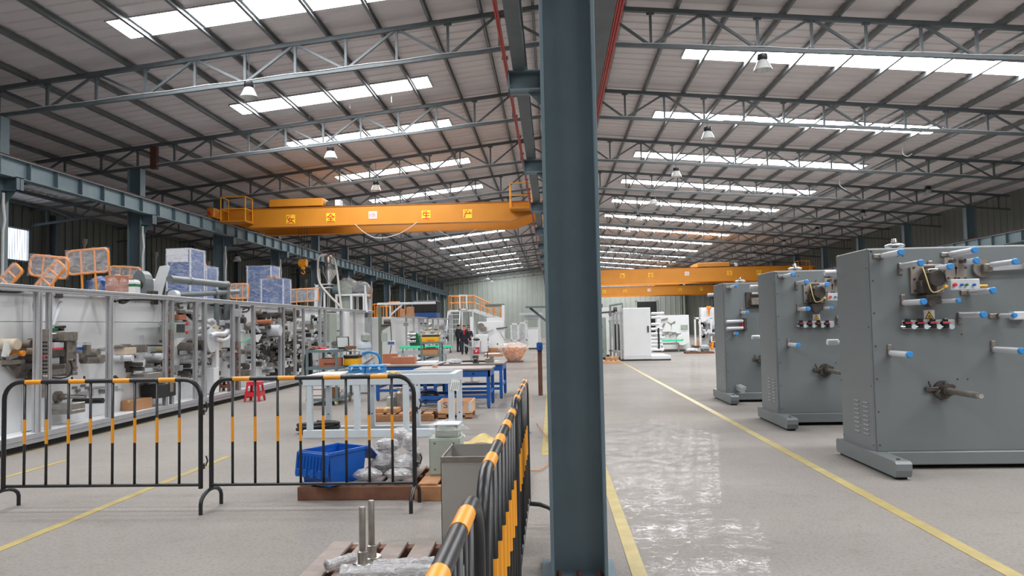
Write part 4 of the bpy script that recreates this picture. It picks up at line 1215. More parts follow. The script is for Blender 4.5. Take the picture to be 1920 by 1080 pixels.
for (n, lab, cat, (x, y), d, rz, mm) in clut:
    b = MB().box((0, 0, d[2] / 2), d, b=.004)
    if n == 'black_strip': b.box((0, 0, d[2] + .008), (d[0] * .9, .02, .016), b=.003)
    o = put(n, b, K[mm]); o.location = (x, y, .80); o.rotation_euler = (0, 0, rz); tag(o, lab, cat)
t = thing('bench_vice', 'small dark bench vice on the far right blue table', 'vice', (-1.75, 17.0, .80))
put('base', MB().cyl((0, 0, 0), (0, 0, .05), .07, 14).box((0, 0, .09), (.09, .2, .09), b=.01), K['iron'], t, True, world=False)
put('jaw', MB().box((0, -.12, .14), (.12, .04, .08), b=.006), K['iron'], t, world=False); put('jaw', MB().box((0, .02, .14), (.12, .04, .08), b=.006), K['iron'], t, world=False)
put('screw', MB().cyl((0, -.30, .11), (0, 0, .11), .014, 8).cyl((-.07, -.29, .11), (.07, -.29, .11), .008, 6), K['steel'], t, world=False)
t = thing('plastic_bag', 'crumpled clear plastic bag of parts between the blue tables', 'bag', (-2.25, 16.98, .80))
put('contents', MB().box((-.04, 0, .03), (.14, .1, .05), (0, 0, .4), b=.01).cyl((.05, -.02, .02), (.14, .05, .02), .02, 8), K['steel'], t, world=False)
put('film', MB().blob((0, 0, .055), (.40, .3, .11), 8, 12, 6, .22), K['filmw'], t, world=False)
t = thing('machined_part', 'small machined steel part with a pin on the far right table', 'part', (-1.45, 17.2, .80))
put('block', MB().box((0, 0, .05), (.2, .12, .1), b=.01).cyl((.05, 0, .1), (.05, 0, .14), .05, 12), K['steel_m'], t, True, world=False)
put('pin', MB().cyl((-.05, 0, .1), (-.05, 0, .26), .012, 8), K['iron'], t, world=False)
t = thing('black_bundle', 'black cable bundle on a low trolley under the near table', 'cable', (-2.55, 15.4, .0))
put('trolley_plate', MB().bb((-.3, -.25, .10), (.3, .25, .13), .005), K['blue'], t, world=False)
b = MB()
for (x, y) in ((-.24, -.2), (.24, -.2), (-.24, .2), (.24, .2)): b.cyl((x - .02, y, .05), (x + .02, y, .05), .05, 12).bb((x - .03, y - .02, .05), (x + .03, y + .02, .1))
put('castor', b, K['iron'], t, True, world=False)
P = [(.22 * math.cos(k * .4) * (1 - k * .006), .17 * math.sin(k * .4), .15 + k * .003) for k in range(60)]
put('cable', MB().tube(P, .018, 7), K['rubber'], t, True, world=False)

# ------------------------------------------------------------------ shelf trolleys
def shelf_trolley(label, x0, y0, x1, y1, levels, wheels=True, m=None):
    t = thing('shelf_trolley', label, 'trolley', ((x0 + x1) / 2, (y0 + y1) / 2, 0)); m = m or K['shelf']
    H = levels[-1]
    for xx in (x0, x1 - .05):
        for yy in (y0, y1 - .05): put('post', MB().bb((xx, yy, .12), (xx + .05, yy + .05, H), .003), m, t)
    for z in levels:
        s = put('shelf', MB().bb((x0, y0, z - .012), (x1, y1, z)), m, t)
        put('shelf_edge', MB().bb((x0, y0 - .006, z - .05), (x1, y0, z + .012)).bb((x0 - .006, y0, z - .05), (x0, y1, z + .012)).bb((x1, y0, z - .05), (x1 + .006, y1, z + .012)), m, s)
    if wheels:
        for xx in (x0 + .04, x1 - .04):
            for yy in (y0 + .05, y1 - .05):
                w = put('castor', MB().cyl((xx - .02, yy, .06), (xx + .02, yy, .06), .06, 14), K['tan'], t, True)
                put('fork', MB().bb((xx - .03, yy - .03, .06), (xx - .024, yy + .03, .13)).bb((xx + .024, yy - .03, .06), (xx + .03, yy + .03, .13)), K['steel'], w)
    return t
a0 = on_y(587, 660, 16.4); a1 = on_y(640, 660, 16.4)
sx0, sx1 = a0.x, a1.x + .05; sy0, sy1 = 15.9, 17.1
ztop = on_y(590, 657, 15.9).z; zmid = on_y(600, 689, 15.9).z; zlow = on_y(620, 748, 15.9).z
shelf_trolley('grey-green shelf trolley with boxes, in front of the machine line', sx0, sy0, sx1, sy1, (zlow, zmid, ztop))
q = on_y(598, 673, 15.95); q2 = on_y(630, 688, 15.95)
t = carton('cardboard_box', 'red-brown printed cardboard box on the middle shelf of the near trolley', 'box', q.x, 15.95, q2.x, 16.5, zmid, q.z, 'terra', False)
b = MB()
for k in range(7): b.bb((q.x + .12 + k * .035, 15.948, zmid + .05), (q.x + .14 + k * .035, 15.95, zmid + .09))
put('printed_text', b, K['ink_blk'], t)
t = thing('tool_bag', 'yellow and black open tool bag on the middle trolley shelf', 'tool bag', (q2.x + .2, 16.6, zmid))
put('bag', MB().bb((-.16, -.2, 0), (.16, .2, .16), .02), K['plastic_y'], t, world=False)
put('top_band', MB().bb((-.165, -.205, .16), (.165, .205, .24), .015), K['black'], t, world=False)
put('handle', MB().tube([(-.15, 0, .22), (-.15, 0, .32), (.15, 0, .32), (.15, 0, .22)], .012, 8), K['steel'], t, world=False)
t = thing('chain_pile', 'bundle of bright chain on the near trolley below the tool bag', 'chain', (sx1 - .25, 16.7, zlow))
me = me_of(MB().tube([(.03 * math.cos(a * PI / 4), .018 * math.sin(a * PI / 4), 0) for a in range(8)], .006, 5, closed=True), 'link', K['chrome'])
rnd = random.Random(2)
for k in range(34):
    inst('link', me, t, (rnd.uniform(-.16, .16), rnd.uniform(-.16, .16), .02 + rnd.uniform(0, .12)), (rnd.uniform(0, 3), rnd.uniform(0, 3), rnd.uniform(0, 3)))
t = thing('cardboard_box', 'white box with pink bands on the bottom shelf of the near trolley', 'box', ((sx0 + sx1) / 2 - .1, 16.3, zlow))
put('box_body', MB().bb((-.25, -.35, 0), (.12, .1, .26), .005), K['paper'], t, world=False)
put('pink_band', MB().bb((-.252, -.352, .06), (.122, -.35, .08)).bb((-.252, -.352, .19), (.122, -.35, .21)), K['redplastic'], t, world=False)
carton('cardboard_box', 'dark brown box at the right of the bottom trolley shelf', 'box', sx1 - .3, 15.95, sx1 - .06, 16.3, zlow, zlow + .22, 'wood_dk', False)
q = on_y(643, 645, 16.6)
t = thing('display_screen', 'small white-lit screen in a black frame on the near trolley', 'screen', (q.x, 16.6, ztop))
put('bezel', MB().box((0, 0, .15), (.28, .03, .26), (.15, 0, 0), b=.006), K['black'], t, world=False)
put('glass', MB().box((0, -.019, .15), (.24, .004, .22), (.15, 0, 0)), K['paper'], t, world=False)
put('stand', MB().bb((-.1, -.02, 0), (.1, .12, .02)).bb((-.03, .03, 0), (.03, .06, .12)), K['black'], t, world=False)
tag(put('paper_sheet', MB().box((q.x - .35, 16.2, ztop + .004), (.3, .42, .006), (0, 0, .3)), K['paper']), 'white paper sheet on the near trolley top', 'paper')
t = thing('rag_heap', 'dark red rags heaped on the near trolley top', 'rags', (q.x - .55, 16.3, ztop))
put('rag', MB().blob((0, 0, .04), (.26, .2, .09), 12, 12, 6, .3), K['wood_dk'], t, world=False); put('rag', MB().blob((.14, .05, .03), (.2, .14, .06), 13, 10, 6, .3), K['redplastic'], t, world=False)
tag(put('timber_offcut', MB().box((q.x + .2, 16.5, ztop + .03), (.24, .12, .06), (0, 0, .1), b=.004).box((q.x + .2, 16.5, ztop + .065), (.2, .08, .01)), K['wood_dk']), 'short brown timber offcut beside the screen on the near trolley', 'offcut')
# black jacket on the trolley side
P = on_y(590, 690, 16.2)
t = thing('hanging_jacket', 'black work jacket hanging on the left side of the near trolley', 'jacket', (sx0 - .09, 16.4, .45))
b = MB(); prof = [(.05, .02, 0), (.18, .05, .02), (.20, .06, .35), (.17, .055, .62), (.10, .05, .70), (.04, .03, .76)]
for i, (w, d, z) in enumerate(prof): pass
V = []; n = 14
for (w, d, z) in prof:
    for k in range(n):
        a = 2 * PI * k / n; V.append((d * math.cos(a), w * math.sin(a) * (1 + .08 * math.sin(k * 2.1)), z))
Fc = [(i * n + k, i * n + (k + 1) % n, (i + 1) * n + (k + 1) % n, (i + 1) * n + k) for i in range(len(prof) - 1) for k in range(n)]
b.add(V, Fc); put('cloth', b, K['rubber'], t, True, world=False)
put('sleeve', MB().tube([(0, -.15, .64), (.0, -.20, .4), (.01, -.19, .12)], [.05, .055, .05], 8), K['rubber'], t, True, world=False)
put('hook', MB().tube([(0, 0, .76), (0, 0, .84), (.04, 0, .86), (.06, 0, .82)], .006, 6), K['steel'], t, world=False)

# second trolley farther back with a yellow lettered tool bag
Y2 = 24.0
b0 = on_y(788, 642, Y2); b1 = on_y(826, 642, Y2); zm2 = on_y(800, 666, Y2).z
shelf_trolley('grey-green shelf trolley farther back carrying a yellow tool box', b0.x, Y2, b1.x, Y2 + .55, (.22, zm2, b0.z), False)
xx = (b0.x + b1.x) / 2 - .02; z = b0.z
t = thing('tool_box', 'yellow tool box with red lettering and black band on the back trolley', 'tool box', (xx, Y2 + .25, z))
put('box_body', MB().bb((-.27, -.18, 0), (.27, .18, .2), .012), K['plastic_y'], t, world=False)
put('band', MB().bb((-.275, -.185, .17), (.275, .185, .23), .01), K['black'], t, world=False)
put('tray', MB().bb((-.22, -.12, .23), (.22, .12, .26), .006), K['steel'], t, world=False)
put('handle', MB().tube([(-.26, 0, .22), (-.26, 0, .34), (0, 0, .355), (.26, 0, .34), (.26, 0, .22)], .014, 8), K['plastic_y'], t, world=False)
lettering('TAJIMA', t, (0, -.186, .045), .075, K['ink_red'], sx=1.05)
carton('cardboard_box', 'pinkish cardboard box on the middle shelf of the back trolley', 'box', b0.x + .05, Y2 + .02, b1.x - .1, Y2 + .4, zm2, zm2 + .17, 'card', False)
t = thing('dark_tray', 'dark tray of tools on top of the pinkish box', 'tray', (xx, Y2 + .2, zm2 + .172))
put('tray', MB().bb((-.22, -.15, 0), (.22, .15, .05), .006), K['wood_dk'], t, world=False); put('tool', MB().cyl((-.15, 0, .06), (.15, .05, .06), .015, 8), K['iron'], t, world=False)

# ------------------------------------------------------------------ pump, planks, stools, jib post
p = on_z(682, 722)
t = thing('vacuum_pump', 'grey vacuum conveying pump with blue hose next to the trolley', 'pump', (p.x, 19.5, 0))
X = on_y(683, 660, 19.5).x - p.x
put('base', MB().bb((X - .25, -.25, .08), (X + .25, .25, .16), .01), K['boxgrey'], t, world=False)
put('tank', MB().lathe([(0, .16), (.2, .16), (.22, .2), (.22, .7), (.17, .85), (.17, 1.1), (.19, 1.12), (.19, 1.2), (.14, 1.3), (0, 1.32)], (X, 0, 0), n=18), K['pblue'], t, True, world=False)
put('motor', MB().cyl((X + .05, -.05, 1.32), (X + .05, -.05, 1.46), .12, 14).lathe([(.12, 0), (.1, .05), (0, .06)], (X + .05, -.05, 1.46), n=14), K['boxgrey'], t, True, world=False)
put('blue_hose', MB().tube(smooth_path([(X, -.2, .98), (X + .25, -.25, 1.02), (X + .45, -.25, .9), (X + .48, -.2, .5), (X + .45, -.2, .1)]), .035, 8), K['toolblue'], t, True, world=False)
b = MB()
for (x, y) in ((-.2, -.2), (.2, -.2), (-.2, .2), (.2, .2)): b.cyl((X + x - .015, y, .045), (X + x + .015, y, .045), .045, 12)
put('castor', b, K['iron'], t, True, world=False)
for k in range(3):
    a = on_y(665 + 3 * k, 692, 18.8 + .15 * k); c = on_y(697 + 2 * k, 671 - k, 19.0 + .15 * k)
    tag(put('timber_plank', MB().bar(a, c, .16, .025, .003).bar(a.lerp(c, .2) + Vector((0, 0, .016)), a.lerp(c, .8) + Vector((0, 0, .016)), .15, .006), K['wood_gr']), '%s grey plank leaning in front of the pump' % ['front', 'middle', 'rear'][k], 'plank', 'grey planks leaning by the pump')
t = thing('tool_cabinet', 'low grey cabinet holding up the leaning planks', 'cabinet', (on_y(680, 700, 19.1).x, 19.1, 0))
put('carcass', MB().bb((-.3, -.45, 0), (.3, .12, on_y(665, 693, 18.8).z - .03), .01), K['boxgrey'], t, world=False)
put('door', MB().bb((-.28, -.465, .03), (.28, -.45, .5), .004), K['white2'], t, world=False)
def stool(label, px, py, m, s=1.0, wood=False):
    p = on_x(px, py, -7.66) if wood else on_z(px, py)
    t = thing('stool', label, 'stool', (p.x, p.y, .236 if wood else 0)); h = .46 * s
    w0, w1 = .19 * s, .14 * s
    put('seat', MB().box((0, 0, h - .015), (w1 * 2 + .02, w1 * 2 + .02, .03), b=.012), m, t, world=False)
    for sx in (-1, 1):
        for sy in (-1, 1):
            put('leg', MB().prism([(sx * w1, sy * w1, h - .03), (sx * (w1 - .05), sy * w1, h - .03), (sx * (w0 - .05), sy * w0, 0), (sx * w0, sy * w0, 0)], (0, -sy * .012, 0)).prism([(sx * w1, sy * w1, h - .03), (sx * w1, sy * (w1 - .05), h - .03), (sx * w0, sy * (w0 - .05), 0), (sx * w0, sy * w0, 0)], (-sx * .012, 0, 0)), m, t, world=False)
    b = MB(); z0, z1 = (.12 * s, .22 * s)
    for s2 in (-1, 1):
        b.bb((-w0 + .02, s2 * (w0 - .02) - .006, z0), (w0 - .02, s2 * (w0 - .02) + .006, z1)); b.bb((s2 * (w0 - .02) - .006, -w0 + .02, z0), (s2 * (w0 - .02) + .006, w0 - .02, z1))
    put('skirt', b, m, t, world=False)
    if not wood: put('collar', MB().bb((-w1 - .008, -w1 - .008, h - .09), (w1 + .008, w1 + .008, h - .03), .01), m, t, world=False)
    return t
stool('red plastic stool beside the machine line', 478, 752, K['redplastic'])
stool('dark brown wooden stool standing on the machine platform', 424, 715, K['wood_dk'], .72, True)
# olive jib post with white boom
YJ = 24.5
p = on_y(713, 640, YJ); x = p.x
t = thing('jib_post', 'olive-grey jib post with a white boom and hanging controls', 'jib', (x, YJ, 0))
zt = on_y(713, 568, YJ).z
put('post', MB().bb((x - .05, YJ - .05, .02), (x + .05, YJ + .05, zt - .12), .006), K['olive'], t)
put('base', MB().bb((x - .2, YJ - .2, 0), (x + .2, YJ + .2, .02), .004), K['olive'], t)
e = on_y(817, 572, YJ)
put('boom', MB().bb((x - .08, YJ - .05, zt - .075), (e.x, YJ + .05, zt), .008), K['white2'], t)
put('strut', MB().bar((on_y(733, 590, YJ).x, YJ, on_y(733, 590, YJ).z), (on_y(754, 574, YJ).x, YJ, zt - .08), .06, .05), K['white2'], t)
q = on_y(732, 590, YJ); put('dropper', MB().bb((q.x - .03, YJ - .03, on_y(732, 605, YJ).z), (q.x + .03, YJ + .03, zt - .1), .004), K['white2'], t)
q2 = on_y(734, 643, YJ)
put('cable', MB().tube(smooth_path([(q.x, YJ, on_y(732, 605, YJ).z), (q2.x, YJ, q2.z + .1), (q2.x, YJ, q2.z), (q2.x - .05, YJ - .05, q2.z - .35), (x + .15, YJ, .5), (x + .08, YJ, .25)]), .014, 6), K['rubber'], t, True)
cp = put('control_tablet', MB().box((q2.x, YJ - .04, q2.z), (.27, .04, .14), b=.012), K['white2'], t)
put('keypad', MB().box((q2.x, YJ - .062, q2.z), (.21, .004, .09)), K['ink_blue'], cp)
q3 = on_y(722, 632, YJ); put('switch_box', MB().box((q3.x - .01, YJ - .08, q3.z), (.18, .12, .28), b=.006), K['boxgrey'], t)
q4 = on_y(726, 603, YJ); put('motor', MB().cyl((q4.x - .1, YJ - .02, q4.z), (q4.x + .12, YJ - .02, q4.z), .08, 12).bb((x, YJ - .04, q4.z - .14), (q4.x + .12, YJ + .04, q4.z - .09)), K['iron'], t, True)
put('gusset', MB().prism([(x + .05, YJ - .02, q4.z - .14), (q4.x + .1, YJ - .02, q4.z - .14), (x + .05, YJ - .02, q4.z - .3)], (0, .04, 0)), K['olive'], t)

# mint green roller conveyor across the aisle
YC = 30.0; a = on_y(752, 651, YC); c = on_y(850, 649, YC); z = a.z
t = thing('roller_conveyor', 'low white roller conveyor with a mint green guard strip', 'conveyor', ((a.x + c.x) / 2, YC, 0))
put('guard_strip', MB().bb((a.x, YC - .3, z - .05), (c.x, YC - .27, z + .05), .006), K['mint'], t)
put('side_frame', MB().bb((a.x - .1, YC - .25, z - .30), (c.x - .2, YC - .21, z - .15)).bb((a.x - .1, YC + .25, z - .30), (c.x - .2, YC + .29, z - .15)), K['alu'], t)
me = me_of(MB().cyl((0, -.23, 0), (0, .25, 0), .035, 10), 'roller', K['chrome'])
n = 14
for k in range(n): inst('roller', me, t, (a.x + (c.x - .3 - a.x) * k / (n - 1) - (a.x + c.x) / 2, 0, z - .2))
for u in (.02, .42, .82):
    xx = a.x + (c.x - a.x) * u
    for yy in (YC - .22, YC + .24): put('leg', MB().bb((xx, yy, 0), (xx + .06, yy + .05, z - .28)), K['alu'], t)
for u in (.05, .5, .95):
    xx = a.x + (c.x - a.x) * u; put('bracket', MB().bb((xx, YC - .28, z - .22), (xx + .03, YC - .22, z)), K['iron'], t)
t = thing('blue_motor', 'small blue motor on the floor under the roller conveyor', 'motor', (on_y(762, 668, 30.3).x, 30.2, 0))
put('housing', MB().cyl((-.12, 0, .16), (.12, 0, .16), .11, 14), K['blue'], t, True, world=False); put('foot', MB().bb((-.1, -.1, 0), (.1, .1, .06)), K['iron'], t, world=False); put('shaft', MB().cyl((.12, 0, .16), (.2, 0, .16), .02, 8), K['steel'], t, world=False)
# steel post with tilted tray
p = on_y(884, 675, 22); zt = on_y(884, 655, 22).z
t = thing('tray_stand', 'grey post with a tilted narrow tray behind the blue tables', 'stand', (p.x, 22, 0))
put('post', MB().bb((-.035, -.035, .02), (.035, .035, zt)), K['alu'], t, world=False); put('base', MB().bb((-.2, -.2, 0), (.2, .2, .02)), K['iron'], t, world=False)
put('tray', MB().box((.0, 0, zt + .04), (.44, .16, .03), (0, .42, 0), b=.004).box((0, -.08, zt + .06), (.44, .012, .05), (0, .42, 0)), K['alu'], t, world=False)

# air supply post and orange hose beside the centre columns
t = thing('air_supply_box', 'blue switch box on a brown post left of the centre columns', 'switch box', (on_y(1012, 660, 17.5).x, 17.5, 0))
z = on_y(1012, 650, 17.5).z
put('post', MB().bb((-.05, -.03, 0), (.05, .03, z + .1)), K['wood_dk'], t, world=False)
put('box', MB().bb((-.07, -.12, z - .08), (.07, -.03, z + .09), .008), K['bin'], t, world=False)
put('knob', MB().cyl((0, -.12, z), (0, -.15, z), .02, 10), K['iron'], t, world=False)
hz = [on_y(1016, 688, 14.0), on_z(990, 700, .5), on_z(986, 735, .02), on_z(1000, 770, .02), on_z(1022, 800, .02), on_z(1026, 830, .02), on_z(1008, 848, .02), on_z(998, 846, .02)]
hz = [Vector((-.42, 17.3, .95)), Vector((-.45, 15.9, .7)), Vector((-.40, 13.5, .02)), Vector((-.25, 12.2, .02)), Vector((-.06, 10.3, .02)), Vector((-.05, 9.2, .02)), Vector((-.16, 8.5, .02)), Vector((-.30, 8.45, .02))]
tag(put('air_hose', MB().tube(smooth_path(hz), .007, 6), K['cord'], None, True), 'thin orange air hose trailing on the floor beside the columns', 'hose')
t = thing('wall_bracket_shelf', 'grey steel bracket shelf reaching left from a centre column', 'shelf', (-.04, 16.9, 2.0))
z = on_y(1005, 577, 16.9).z - 2.0
put('plate', MB().bb((-.55, -.2, z), (0, .2, z + .035), .004), K['shelf'], t, world=False); put('brace', MB().bar((-.45, 0, z), (0, 0, z - .38), .04, .05), K['steel_dark'], t, world=False)
t = thing('blue_tube', 'short light blue plastic tube standing beside the side barrier', 'tube', (on_z(992, 780).x, 11.5, 0))
put('tube', MB().lathe([(.035, 0), (.035, .30), (.045, .31), (.045, .36), (.03, .36)], (0, 0, 0), n=12), K['cap'], t, True, world=False); put('foot', MB().lathe([(0, 0), (.09, 0), (.09, .015), (.035, .02)], (0, 0, 0), n=14), K['cap'], t, True, world=False)
# ------------------------------------------------------------------ long white converting machine on the left
FX, PX_ = -7.50, -7.85
LY0, LY1 = 6.0, 31.0
DECK = 2.29
ln = thing('converting_machine', 'long white converting machine line with aluminium frame along the left', 'machine', (-7.9, 8.0, 0))
put('base_platform', MB().bb((-9.35, LY0, .12), (-7.47, LY1, .235), .006), K['white'], ln)
put('gap_plinth', MB().bb((-9.2, LY0 + .1, 0), (-7.56, LY1 - .1, .12)), K['rubber'], ln)  # black filler under the base, coloured for the shade in the gap
put('base_channel', MB().bb((-7.47, LY0, .10), (-7.44, LY1, .16)).bb((-7.47, LY0, .165), (-7.43, LY1, .235)), K['alu'], ln)
y = LY0
while y < LY1 - .1:
    y2 = min(y + 2.35, LY1)
    put('back_panel', MB().bb((-8.0, y + .004, .235), (PX_, y2 - .004, 1.84), .004), K['white'], ln)
    put('back_panel', MB().bb((-8.0, y + .004, 1.848), (PX_, y2 - .004, 2.25), .004), K['white'], ln)
    y = y2
put('rear_casing', MB().bb((-9.3, LY0, .235), (-8.0, LY1, 2.25), .01), K['white2'], ln)
put('top_deck', MB().bb((-9.35, LY0, 2.25), (PX_ + .02, LY1, DECK), .004), K['alu'], ln)
put('top_beam', MB().bb((FX - .045, LY0, 2.27), (FX + .045, LY1, 2.36), .006), K['alu'], ln)
put('beam_groove', MB().bb((FX + .044, LY0, 2.31), (FX + .047, LY1, 2.32)), K['steel_m'], ln)
PO = [(70, .09), (91, .07), (205, .09), (310, .08), (322, .07), (366, .08), (383, .09), (436, .09), (446, .09), (475, .09), (525, .08), (531, .08), (553, .08), (569, .08), (600, .09), (610, .09), (640, .09), (665, .09), (693, .09)]
posts = []
for (px, w) in PO:
    yy = on_x(px, 650, FX).y; posts.append(yy)
    p = put('post', MB().bb((FX - w / 2, yy - w / 2, .235), (FX + w / 2, yy + w / 2, 2.27), .005), K['alu'], ln)
    put('groove', MB().bb((FX + w / 2 - .001, yy - .006, .24), (FX + w / 2 + .002, yy + .006, 2.26)).bb((FX - .006, yy - w / 2 - .002, .24), (FX + .006, yy - w / 2 + .001, 2.26)), K['steel_m'], p)
for yy in posts[::2]:
    put('cross_beam', MB().bb((PX_, yy - .035, 2.28), (FX - .04, yy + .035, 2.35)), K['alu'], ln)
yy0, yy1 = on_x(436, 650, FX).y, on_x(446, 650, FX).y
put('plate', MB().bb((FX - .04, yy0, 1.98), (FX + .05, yy1, 2.16), .004), K['alu'], ln)
put('plate', MB().bb((FX - .04, yy0, 1.13), (FX + .05, yy1, 1.18), .004), K['alu'], ln)

def A(px, py, dx=0.0):
    return on_x(px, py, PX_ + dx)
def out(name, px, py, r, l, m, n=12, par=None, r2=None, d0=0.0):
    """round part standing out of the panel towards the aisle"""
    p = A(px, py, d0); return put(name, MB().cyl((PX_ + d0, p.y, p.z), (PX_ + d0 + l, p.y, p.z), r, n, r2), K[m], par or ln, True)
def blk(name, p0, p1, d0, d1, m, par=None, b=.006):
    """block on the panel between two sight points, from depth d0 to d1"""
    a = A(p0[0], p0[1], d1); c = A(p1[0], p1[1], d1)
    return put(name, MB().bb((PX_ + d0, a.y, a.z), (PX_ + d1, c.y, c.z), b), K[m], par or ln)
# --- first bay: control pillar
cp = put('control_pillar', MB().bb((FX - .05, on_x(76, 650, FX).y, on_x(82, 745, FX).z), (FX + .03, on_x(90, 650, FX).y, on_x(82, 617, FX).z), .004), K['steel_m'], ln)
for r in range(10):
    for c in (0, 1):
        q = on_x(81 + c * 5, 642 + r * 7, FX + .03)
        mm = 'redplastic' if r == 4 and c == 0 else ('white2' if r == 9 else 'black')
        put('push_button', MB().cyl((FX + .03, q.y, q.z), (FX + .05, q.y, q.z), .018 if mm == 'redplastic' else .013, 10), K[mm], cp, True)
# web path at the far left
put('cheek_plate', MB().prism([A(0, 672, .05), A(28, 640, .05), A(40, 648, .05), A(62, 668, .05), A(62, 690, .05), A(36, 706, .05), A(28, 708, .05)], (.03, 0, 0)), K['steel_m'], ln)
put('paper_web', MB().prism([A(8, 640, .18), A(30, 638, .18), A(14, 671, .18), A(2, 668, .18)], (.004, 0, 0)), K['paper'], ln)
for (px, py, r, l, mm) in ((31, 645, .06, .24, 'steel_m'), (55, 645, .085, .2, 'iron'), (53, 702, .10, .22, 'iron'), (31, 703, .05, .2, 'iron'), (44, 660, .06, .32, 'cream'), (42, 673, .07, .2, 'iron'), (8, 676, .09, .2, 'iron'), (10, 663, .04, .28, 'orange'), (60, 660, .03, .3, 'chrome')):
    out('roller', px, py, r, l, mm)
put('clamp_arm', MB().bar(A(0, 680, .2), A(44, 678, .2), .05, .06).bar(A(14, 672, .22), A(32, 666, .22), .04, .05), K['steel_m'], ln)
out('roller', 2, 646, .08, .25, 'cream')
# nip station to the right of the pillar
blk('head_block', (121, 622), (146, 638), .0, .30, 'steel_m'); blk('frame_plate', (126, 637), (144, 703), .0, .24, 'steel_m'); blk('lower_block', (137, 697), (146, 703), .1, .27, 'steel_m')
blk('label_box', (103, 642), (120, 652), .1, .22, 'white2'); blk('red_strip', (101, 653), (119, 656), .1, .24, 'redplastic')
blk('gearbox', (96, 656), (122, 668), .0, .25, 'iron'); blk('tray', (96, 684), (124, 701), .0, .25, 'steel_m'); blk('tray_lip', (96, 684), (122, 690), .2, .27, 'iron'); blk('side_box', (97, 670), (112, 682), .02, .18, 'white2')
put('arm', MB().bar(A(144, 645, .2), A(170, 645, .35), .03, .02), K['white2'], ln)
blk('end_plate', (163, 642), (171, 664), .22, .30, 'steel_m'); blk('blue_wedge', (144, 651), (160, 656), .2, .24, 'bin')
out('motor', 152, 662, .07, .30, 'steel_m', 14); out('motor', 153, 674, .075, .36, 'steel_m', 14)
put('motor_end', MB().cyl(A(153, 674, .36), A(153, 674, .36) + Vector((.06, 0, 0)), .06, 14), K['iron'], ln, True)
for (px, py) in ((134, 644), (138, 660), (130, 676), (135, 690)): out('knob', px, py, .025, .08, 'chrome', 10, d0=.22)
put('cable', MB().tube(smooth_path([A(96, 708, .2), A(115, 709, .22), A(130, 704, .26), A(135, 690, .28), A(131, 676, .28)]), .012, 6), K['rubber'], ln, True)
for (px, py) in ((104, 614), (111, 613), (108, 618)): out('knob', px, py, .022, .10, 'iron', 10)
blk('manifold', (95, 615), (110, 620), .0, .06, 'green')
blk('sensor_arm', (97, 625), (122, 634), .05, .2, 'chrome')
# lower shaft and tray
s = out('reel_shaft', 105, 744, .035, .48, 'chrome', 14); out('shaft_flange', 105, 744, .09, .07, 'steel_m', 16); out('shaft_collar', 105, 744, .05, .16, 'steel_m', 14)
out('black_roller', 138, 752, .045, .5, 'rubber', 14); blk('drip_tray', (134, 757), (160, 770), .0, .35, 'steel'); blk('drip_tray_lip', (134, 770), (160, 772), .0, .40, 'steel_m')
for (px, py) in ((136, 727), (142, 732), (160, 727), (166, 731), (152, 723)): out('knob', px, py, .025, .07, 'steel_m', 10)
for (px, py) in ((135, 716), (158, 714)): put('peg', MB().cyl(A(px, py, .12), A(px, py, .12) + Vector((0, 0, .08)), .016, 8), K['iron'], ln)
blk('valve_plate', (146, 735), (176, 742), .0, .03, 'alu')
for px in (205, 212, 220): out('roller', px - 30, 727, .03, .28, 'chrome', 10)
put('allen_key', MB().tube([Vector((-7.66, on_z(10, 812, .24).y, .25)), Vector((-7.6, on_z(10, 812, .24).y + .25, .25)), Vector((-7.56, on_z(10, 812, .24).y + .22, .25))], .008, 6), K['iron'], ln)
# brackets and cables under the top beam
for (px, py) in ((116, 555), (294, 567)): blk('hinge', (px - 5, py - 6), (px + 3, py + 4), .0, .08, 'iron')
for (pts) in ([(0, 546), (30, 547), (63, 545), (64, 575), (65, 590)], [(215, 565), (225, 562), (240, 563), (232, 568), (224, 566), (240, 562), (280, 562), (304, 565), (306, 600)], [(395, 572), (470, 576)], [(455, 585), (463, 584), (467, 580), (463, 577), (456, 580)], [(612, 585), (634, 586), (640, 592)]):
    put('cable', MB().tube(smooth_path([A(a, b_, .1) for (a, b_) in pts]), .022, 7), K['rubber'], ln, True)
put('support_strut', MB().bar(A(115, 565, .03), A(100, 610, .03), .05, .02), K['white2'], ln)
put('support_strut', MB().bar(A(455, 590, .05), A(463, 625, .05), .05, .04), K['steel_m'], ln)
# --- second bay
out('wall_knob', 187, 655, .035, .10, 'alu', 10); out('wall_roller', 188, 672, .065, .18, 'steel_m', 14)
def lever_unit(px, py, s=1.0, white=True, yel=False):
    if white: out('roller', px - 12, py + 2, .055 * s, .34, 'roller', 14)
    out('bearing', px, py, .07 * s, .16, 'iron', 14)
    a = A(px, py, .17); k = put('lever', MB().box((PX_ + .17, a.y + .30 * s, a.z - .01), (.03, .62 * s, .10 * s), (0, 0, .05), b=.01), K['alu'], ln)
    put('lever_hole', MB().box((PX_ + .188, a.y + .15 * s, a.z), (.004, .08 * s, .05 * s)).box((PX_ + .195, a.y + .42 * s, a.z - .01), (.004, .08 * s, .05 * s)), K['iron'], k)
    if yel: out('yellow_roller', px + 10, py - 9, .045, .3, 'tan', 12)
lever_unit(226, 670); lever_unit(285, 666, 1.0, True, True)
blk('bracket', (236, 652), (256, 664), .0, .2, 'cream'); blk('bracket', (272, 646), (277, 660), .0, .2, 'steel_m'); put('tie_bar', MB().bar(A(276, 648, .18), A(306, 648, .18), .03), K['iron'], ln)
for (px, py) in ((215, 650), (222, 652), (228, 648), (236, 650), (300, 640)): out('roller', px, py, .03, .16, 'steel_m', 10)
put('shelf_bar', MB().bar(A(263, 612, .1), A(305, 611, .1), .06, .05), K['white'], ln)
